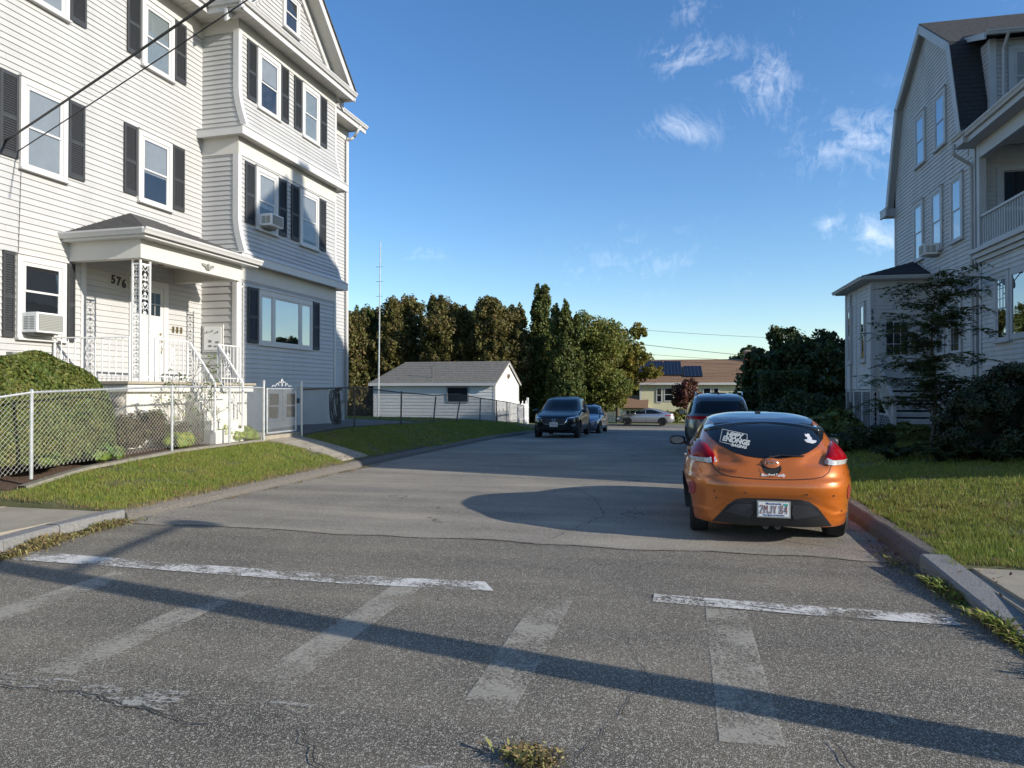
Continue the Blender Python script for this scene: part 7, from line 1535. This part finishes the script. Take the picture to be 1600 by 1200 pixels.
# badge: oval with slanted H over the round handle bowl
bx, bz = .0, .855; h = v.ray('y', bx, bz, -1); by = h[0].y
v.patch('handle_bowl', [(bx+.098*math.cos(q), bz-.018+.082*math.sin(q)) for q in [2*math.pi*i/28 for i in range(28)]], 'y', -1, SEAM, off=.003, step=.05)
v.line('handle_rim', [(bx+.102*math.cos(q), bz-.018+.086*math.sin(q)) for q in [math.pi+math.pi*i/24 for i in range(25)]], .008, 'y', -1, ORANGE, off=.010)
bd_ = v.patch('badge_button', [(bx+.088*math.cos(q), bz+.024+.050*math.sin(q)) for q in [2*math.pi*i/28 for i in range(28)]], 'y', -1, ORANGE, off=.012, bulge=.016, step=.03, rad=.05, thick=.012)
h = v.ray('y', bx, bz+.024, -1); yb = h[0].y-.034; mb = MB()
ring = [(bx+.062*math.cos(q), yb+.004*abs(math.cos(q)), bz+.028+.034*math.sin(q)) for q in [2*math.pi*i/28 for i in range(29)]]; mb.path(ring, .0038, 6)
mb.obox((bx-.030, yb, bz+.004), (bx-.018, yb, bz+.052), .012, .008, up=(0, 1, 0)); mb.obox((bx+.018, yb, bz+.004), (bx+.030, yb, bz+.052), .012, .008, up=(0, 1, 0)); mb.obox((bx-.024, yb, bz+.022), (bx+.024, yb, bz+.034), .008, .010, up=(0, 1, 0)); o = mb.build('badge', CHROME, smooth=False); o.parent = v.t
def stick(txt, size, cx, cz, m, tilt=0, xs=1, bold=.002, shear=.3, off=.009, name='lettering', parent=None, extra=None):
    vs, fs = text_mesh(txt, size, 0.0, bold=bold, xs=xs, shear=shear); q = MB(); P = []
    for x, y, z in vs:
        X = cx+x*math.cos(tilt)-y*math.sin(tilt); Z = cz+x*math.sin(tilt)+y*math.cos(tilt); h = v.ray('y', X, Z, -1); P.append((X, (h[0].y if h else .5)-off-(.0), Z))
    q.add(P, fs); o = q.build(name, m); o.parent = parent or v.t; return o
STK = mat('white_decal', (.42, .44, .41), .6)
rw_ = v.t.children[0]
DEC_P = bpy.data.objects.new('window_decal', MB().box(-.001, .001, -.001, .001, -.001, .001).mesh('window_decal', STK)); C.objects.link(DEC_P); DEC_P.parent = v.t; h = v.ray('y', -.33, 1.12, -1); DEC_P.location = (-.33, h[0].y+.02, 1.12)
def reparent(o): o.parent = DEC_P; o.matrix_parent_inverse = Matrix.Translation(-Vector(DEC_P.location)); return o
reparent(stick('HPPY', .072, -.345, 1.15, STK, tilt=-.16, xs=1.0, bold=.004, off=.024)); reparent(stick('ENDNGS', .070, -.335, 1.098, STK, tilt=-.16, xs=1.0, bold=.004, off=.024)); reparent(stick('RACING', .042, -.31, 1.045, STK, tilt=-.16, xs=1.0, bold=.002, off=.024))
fr4 = [(-.51, 1.185), (-.47, 1.245-.02), (-.16, 1.175), (-.19, .995), (-.50, 1.065), (-.51, 1.185)]
fr4 = [(-.46, 1.205), (-.20, 1.155), (-.23, 1.02), (-.50, 1.075), (-.46, 1.205)]
o = v.line('decal_frame', fr4, .006, 'y', -1, STK, off=.010)
if o: reparent(o)
# small white figure decal (plain silhouette)
v.patch('white_sticker', [(.405, 1.085), (.385, 1.11), (.415, 1.115), (.43, 1.13), (.41, 1.145), (.412, 1.17), (.43, 1.162), (.445, 1.172), (.46, 1.164), (.462, 1.145), (.475, 1.125), (.465, 1.11), (.515, 1.10), (.50, 1.082), (.46, 1.072)], 'y', -1, mat('bright_white_decal', (.6, .6, .6), .5), off=.009, step=.2, thick=.001)
stick('Bootlord Family', .040, .01, .765, mat('silver_letter', (.7, .7, .7), .35), xs=.9, bold=.0012, shear=.2, off=.009, name='script_lettering')
stick('R RACING', .045, -.45, .80, mat('dark_decal', (.12, .04, .02), .5), tilt=-.08, xs=.9, bold=.001, shear=.3, off=.009, name='dark_decal')
# wiper
mb = MB(); pts = []
for x, z in ((.0, .945), (.10, .965), (.22, .958), (.34, .962)): h = v.ray('y', x, z, -1); pts.append((x, h[0].y-.025, z))
mb.path(pts, .008, 6); mb.disc(pts[0], .018, 'y', .03, 10); o = mb.build('rear_wiper', BLKPL); o.parent = v.t
for (x, z) in ((-.58, .575), (-.56, .50), (-.27, .575), (.33, .575), (.60, .56), (.70, .38)):
    h = v.ray('y', x, z, -1); mb = MB(); mb.disc((x, h[0].y-.002, z), .009, 'y', .01, 10); o = mb.build('parking_sensor', BLKPL); o.parent = v.t
mb = MB(); mb.box(-.03, .03, 1.55, 1.66, 1.385, 1.405); o = mb.build('roof_aerial', BLKPL); o.parent = v.t
# sides
v.both('side_window', [(1.02, 1.06), (1.25, 1.235), (1.7, 1.30), (2.15, 1.28), (2.52, 1.12), (2.80, .98), (2.5, .965), (1.5, .985)], 'x', 0, CARGLASS, step=.08)
for sg in (-1, 1):
    v.line('door_seam', [(1.55, .30), (1.52, .6), (1.50, .98)], .008, 'x', sg, SEAM); v.line('door_seam', [(2.75, .97), (2.80, .6), (2.72, .3)], .008, 'x', sg, SEAM)
    v.line('crease_line', [(.3, .78), (1.2, .74), (2.4, .70), (3.2, .68)], .012, 'x', sg, ORANGE, off=.008)
    v.patch('door_handle', [(1.62, .80), (1.80, .80), (1.80, .83), (1.62, .83)], 'x', sg, ORANGE, off=.012, bulge=.01, step=.05, rad=.015)
v.patch('windscreen', [(-.62, 1.03), (.62, 1.03), (.50, 1.30), (-.50, 1.30)], 'y', 1, CARGLASS, step=.08); v.both('headlight', [(.55, .62), (.82, .66), (.80, .82), (.62, .74)], 'y', 1, CLEAR, step=.05); v.patch('grille', [(-.4, .3), (.4, .3), (.45, .5), (-.45, .5)], 'y', 1, BLKPL, step=.1)
v.mirror(2.45, .93, BLKPL, out=.22)
# ---- black crossover facing the camera at the left kerb
BLK = carpaint('black_paint', (.004, .005, .007), 0, .22, .35)
def suv_rows(L=4.55, H=1.68, w=.92, hood=1.05):
    return [(.26, .35, L-.28, w-.12), (.34, .12, L-.08, w-.05), (.5, .04, L-.01, w-.01), (.68, 0, L, w), (.80, .01, L-.02, w), (.90, .03, L-.10, w-.005), (.98, .06, L-.35, w-.015), (1.05, .10, L-.80, w-.04), (1.10, .14, L-1.12, w-.07), (1.2, .22, L-1.32, w-.11), (1.32, .32, L-1.52, w-.15), (1.44, .45, L-1.74, w-.19), (1.54, .60, L-1.95, w-.23), (1.60, .75, L-2.15, w-.28), (1.64, .95, L-2.45, w-.36), (1.665, 1.3, L-2.8, w-.52), (H, 1.7, L-3.1, w-.72)]
c = Car('black_crossover', 'black crossover parked at the left kerb facing the camera', (-4.93, 27.0+4.55, zR(29)-.01), math.pi, suv_rows(), BLK, (.85, 3.62), .36, .90, nr=80, ner=4.5, nef=4.2, flare=.02, rim=RIMD)
c.patch('windscreen', [(-.72, 1.10), (.72, 1.10), (.60, 1.50), (.45, 1.56), (-.45, 1.56), (-.60, 1.50)], 'y', 1, CARGLASS, step=.08)
g_ = c.patch('grille', [(-.50, .84), (.50, .84), (.46, .70), (.36, .63), (-.36, .63), (-.46, .70)], 'y', 1, BLKPL, step=.08)
c.line('grille_surround', [(-.72, .865), (-.52, .84), (-.47, .70), (-.37, .615), (0, .60), (.37, .615), (.47, .70), (.52, .84), (.72, .865)], .022, 'y', 1, CHROME, off=.014)
c.both('headlight', [(.56, .80), (.82, .85), (.84, .93), (.58, .875)], 'y', 1, mat('dark_headlight', (.12, .13, .14), .08, coat=1), step=.05, bulge=.01); c.both('fog_light', [(.66, .52), (.80, .54), (.80, .62), (.68, .60)], 'y', 1, mat('dull_lens', (.16, .16, .16), .2), step=.05)
c.patch('lower_grille', [(-.60, .40), (.60, .40), (.64, .53), (-.64, .53)], 'y', 1, BLKPL, step=.1); c.line('skid_trim', [(-.55, .33), (0, .32), (.55, .33)], .02, 'y', 1, GP, off=.01)
mb = MB(); h = c.ray('y', 0, .77, 1); yb = h[0].y+.03; mb.path([(.075*math.cos(q), yb, .77+.055*math.sin(q)) for q in [2*math.pi*i/20 for i in range(21)]], .006, 5); mb.path([(-.07, yb, .80), (-.03, yb, .79), (0, yb, .755), (.03, yb, .79), (.07, yb, .80)], .006, 5); o = mb.build('badge', CHROME); o.parent = c.t
c.plate(1, .60, '37KA 91', ('plate_white', (.70, .69, .66)), ('plate_red_brown', (.20, .035, .02)), size=.11, x=0)
for nm, poly in (('front_side_window', [(3.25, 1.08), (2.35, 1.10), (2.30, 1.48), (2.75, 1.45)]), ('rear_side_window', [(2.27, 1.10), (1.35, 1.12), (1.35, 1.48), (2.23, 1.49)]), ('quarter_window', [(1.27, 1.13), (.75, 1.18), (.95, 1.42), (1.27, 1.47)])): c.both(nm, poly, 'x', 0, CARGLASS, step=.1)
for sg in (-1, 1):
    for a in (2.31, 1.31): c.line('door_seam', [(a, .42), (a, 1.08)], .01, 'x', sg, SEAM)
    c.patch('cladding', [(.3, .30), (4.2, .30), (4.2, .42), (.3, .42)], 'x', sg, BLKPL, step=.15, off=.008); c.line('window_trim', [(.75, 1.14), (3.3, 1.06)], .015, 'x', sg, CHROME, off=.01)
    for a in (2.38, 1.4): c.patch('door_handle', [(a, .95), (a+.2, .95), (a+.2, .985), (a, .985)], 'x', sg, BLK, off=.02, step=.1)
c.both('tail_light', [(.60, .98), (.86, 1.0), (.84, 1.08), (.60, 1.05)], 'y', -1, RED); c.patch('rear_window', [(-.64, 1.12), (.64, 1.12), (.55, 1.44), (-.55, 1.44)], 'y', -1, CARGLASS, step=.1)
c.mirror(3.12, 1.06, BLK, out=.22)
# ---- blue-grey saloon behind it
BLUEG = carpaint('blue_grey_paint', (.16, .19, .26), .5, .25)
def sedan_rows(L=4.6, H=1.44, w=.90):
    return [(.20, .4, L-.3, w-.12), (.28, .12, L-.08, w-.04), (.42, .03, L-.01, w-.01), (.56, 0, L, w), (.68, .01, L-.05, w), (.76, .02, L-.18, w-.005), (.82, .03, L-.45, w-.015), (.88, .06, L-.80, w-.03), (.93, .12, L-1.10, w-.05), (.97, .35, L-1.25, w-.075), (1.02, .62, L-1.36, w-.10), (1.12, .82, L-1.55, w-.14), (1.22, 1.02, L-1.75, w-.18), (1.31, 1.25, L-2.0, w-.23), (1.37, 1.48, L-2.25, w-.30), (1.41, 1.75, L-2.5, w-.42), (H, 2.1, L-2.75, w-.62)]
def sedan(name, label, loc, rot, paint, L=4.6, rim=RIM, fast=False, group=None):
    rows = sedan_rows(L)
    if fast: rows = [(z, (yr if z < .93 else .02+(z-.93)*2.6 if z < 1.2 else yr*1.15-.2), yf, w) for z, yr, yf, w in rows]
    c = Car(name, label, loc, rot, rows, paint, (.95, L-.90), .325, .88, nr=80, flare=.015, rim=rim, group=group)
    c.patch('windscreen', [(-.70, .98), (.70, .98), (.56, 1.28), (.42, 1.34), (-.42, 1.34), (-.56, 1.28)], 'y', 1, CARGLASS, step=.08)
    c.patch('rear_window', [(-.62, 1.02), (.62, 1.02), (.50, 1.30), (-.50, 1.30)], 'y', -1, CARGLASS, step=.08)
    b = L-1.35
    c.both('front_side_window', [(b-.02, .955), (2.32, .965), (2.30, 1.30), (b-.55, 1.27)], 'x', 0, CARGLASS, step=.1); c.both('rear_side_window', [(2.25, .965), (1.45, .975), (1.15, 1.02), (1.45, 1.22), (1.8, 1.29), (2.23, 1.305)], 'x', 0, CARGLASS, step=.1)
    if fast: c.both('quarter_window', [(1.36, .985), (.88, 1.03), (1.18, 1.12), (1.38, 1.18)], 'x', 0, CARGLASS, step=.1)
    c.both('headlight', [(.50, .62), (.84, .66), (.85, .74), (.52, .69)], 'y', 1, CLEAR, step=.05, bulge=.01); c.both('tail_light', [(.40, .80), (.86, .80), (.85, .88), (.45, .87)], 'y', -1, RED, step=.06, bulge=.01)
    c.both('side_tail_light', [(.06, .80), (.34, .82), (.28, .88), (.08, .88)], 'x', 0, RED, step=.06, off=.008)
    c.patch('grille', [(-.42, .50), (.42, .50), (.46, .64), (-.46, .64)], 'y', 1, BLKPL, step=.1); c.patch('lower_grille', [(-.6, .27), (.6, .27), (.6, .40), (-.6, .40)], 'y', 1, BLKPL, step=.1)
    for sg in (-1, 1):
        for a in (3.42, 2.28, 1.22): c.line('door_seam', [(a, .32), (a+.02, .95)], .010, 'x', sg, SEAM)
        for a in (2.42, 1.35): c.patch('door_handle', [(a, .80), (a+.2, .80), (a+.2, .83), (a, .83)], 'x', sg, CHROME, off=.02, step=.1)
        c.patch('sill', [(.6, .22), (L-.6, .22), (L-.6, .28), (.6, .28)], 'x', sg, BLKPL, step=.15, off=.006)
    c.mirror(b-.18, .95, paint, out=.2); return c
c = sedan('blue_grey_saloon', 'blue-grey saloon parked behind the black crossover', (-4.80, 33.2+4.6, zR(36)-.0), math.pi, BLUEG)
# ---- silver liftback broadside on the far street
SILV = carpaint('silver_paint', (.42, .42, .44), .7, .26)
sx_ = at_px(1009, 59); sc_ = sedan('silver_liftback', 'silver four-door liftback parked broadside on the far street', (sx_+2.3, 59.0, zR(59)+.03), math.pi/2, SILV, L=4.65, rim=RIMD, fast=True)
# ---- grey utility vehicle in front of the orange car
GREYP = carpaint('grey_green_paint', (.07, .078, .082), .5, .3)
c = Car('grey_utility_vehicle', 'grey sport utility vehicle parked ahead of the orange car', (.90, 19.3, zR(21)), 0, suv_rows(4.5, 1.69, .91), GREYP, (.85, 3.6), .35, .88, nr=80, ner=4.2, nef=4, flare=.02)
c.patch('rear_window', [(-.66, 1.14), (.66, 1.14), (.60, 1.40), (.50, 1.46), (-.50, 1.46), (-.60, 1.40)], 'y', -1, CARGLASS, step=.08)
c.both('tail_light', [(.48, .98), (.89, .98), (.885, 1.08), (.80, 1.09), (.50, 1.05)], 'y', -1, RED, step=.05, bulge=.012)
c.both('side_tail_light', [(.08, .99), (.40, 1.0), (.34, 1.07), (.12, 1.07)], 'x', 0, RED, off=.008)
for nm, poly in (('rear_side_window', [(.55, 1.16), (1.3, 1.12), (1.3, 1.47), (.8, 1.42)]), ('middle_side_window', [(1.36, 1.12), (2.25, 1.10), (2.25, 1.49), (1.36, 1.48)]), ('front_side_window', [(2.31, 1.10), (3.15, 1.08), (2.7, 1.45), (2.31, 1.49)])): c.both(nm, poly, 'x', 0, CARGLASS, step=.1)
for sg in (-1, 1):
    mb = MB(); mb.path([(sg*.60, .75, 1.62), (sg*.61, .95, 1.70), (sg*.61, 2.5, 1.71), (sg*.58, 2.75, 1.64)], .016, 6); o = mb.build('roof_rail', CHROME); o.parent = c.t
    c.line('door_seam', [(1.33, .42), (1.33, 1.10)], .01, 'x', sg, SEAM); c.line('door_seam', [(2.28, .42), (2.28, 1.10)], .01, 'x', sg, SEAM); c.patch('cladding', [(.3, .30), (4.2, .30), (4.2, .42), (.3, .42)], 'x', sg, BLKPL, step=.15, off=.008)
c.patch('rear_bumper', [(-.8, .32), (.8, .32), (.82, .52), (-.82, .52)], 'y', -1, BLKPL, step=.1, off=.01); c.plate(-1, .80, '61HT 20', ('plate_white', (.70, .69, .66)), ('plate_red_brown', (.20, .035, .02)))
c.patch('windscreen', [(-.70, 1.10), (.70, 1.10), (.55, 1.52), (-.55, 1.52)], 'y', 1, CARGLASS, step=.1)
mb = MB(); mb.prism([(0, 0), (.14, 0), (.12, .05), (.09, .06)], 'x', -.02, .02); o = mb.build('roof_aerial', BLKPL); o.parent = c.t; o.location = (0, 1.15, 1.655)
c.mirror(3.0, 1.05, GREYP, out=.2)

# ================================================================ poles and wires
def wire(name, label, a, b, sag, r, m=BLACKM, n=24, group=None):
    a, b = Vector(a), Vector(b); base = a; pts = [a.lerp(b, i/n)-Vector((0, 0, sag*4*(i/n)*(1-i/n))) for i in range(n+1)]
    mb = MB(); mb.path(pts, r, 6); o = mb.build(name, m); tag(o, label, 'cable', group); return o
def ray_pt(px, py, d):
    k = (px-800)/1109; th = R(13.7); c, s = math.cos(th), math.sin(th); lat = k*d; return (lat*c-d*s, d*c+lat*s, 1.67+(611-py)/1109*d)
# service drop: two cables crossing overhead towards the left house
wire('service_cable', 'thicker of the two black service cables crossing the upper left', ray_pt(-60, 262, 13.2), ray_pt(420, -66, 9.0), .03, .021)
wire('service_cable', 'thinner lower black cable crossing the upper left', ray_pt(-60, 290, 13.4), ray_pt(470, -62, 9.6), .03, .011)
for i, (a, b) in enumerate((((985, 514), (1300, 531)), ((985, 536), (1300, 566)), ((985, 551), (1300, 570)), ((985, 560), (1300, 574)))):
    wire('street_cable', ('highest thin cable over the yellow house', 'second cable, the thickest over the yellow house', 'third cable over the yellow house', 'lowest cable skimming the brown roof')[i], ray_pt(*a, 62), ray_pt(*b, 66), .12, .022 if i == 1 else .014)
t = thing('utility_pole', 'wooden utility pole with a side arm beyond the right edge of the frame', 'pole', (5.0, 3.04, 0))
mb = MB(); mb.tube((5, 3.04, -.2), (5, 3.04, 11), .165, .13, n=14); mb.build('shaft', BARK, t)
mb = MB(); mb.path([(5, 3.04, 3.9), (4.98, 3.8, 3.98), (4.94, 4.6, 4.05), (4.9, 5.3, 4.1)], .042, 8); mb.build('side_arm', GALV, t)  # arm of unidentified kind, added to cast the crossing shadow
mb = MB(); mb.lathe([(0, .12), (.14, .1), (.2, 0), (.16, -.12), (0, -.14)], (4.9, 5.4, 4.08), 'z', 12); mb.build('side_arm_end', ACGREY, t)  # rounded end added to the arm for the tip of that shadow
mb = MB(); mb.lathe([(0, .32), (.2, .3), (.22, 0), (.2, -.3), (0, -.32)], (5.0, 3.36, 7.7), 'z', 14); mb.build('transformer', ACGREY, t)
t = thing('radio_mast', 'thin tall metal aerial mast behind the garage yard', 'mast', (at_px(591, 38), 38, -.2)); xm = at_px(591, 38)
mb = MB(); mb.tube((xm, 38, -.3), (xm+.12, 38, top_z(594, 377, 38)), .05, .028, n=8); mb.build('tube', GALV, t)
for i in range(6): z = 4.6+i*.85; mb = MB(); mb.tube((xm-.14, 38, z), (xm+.26, 38, z), .012, n=5); mb.build('rung', BLACKM, t)
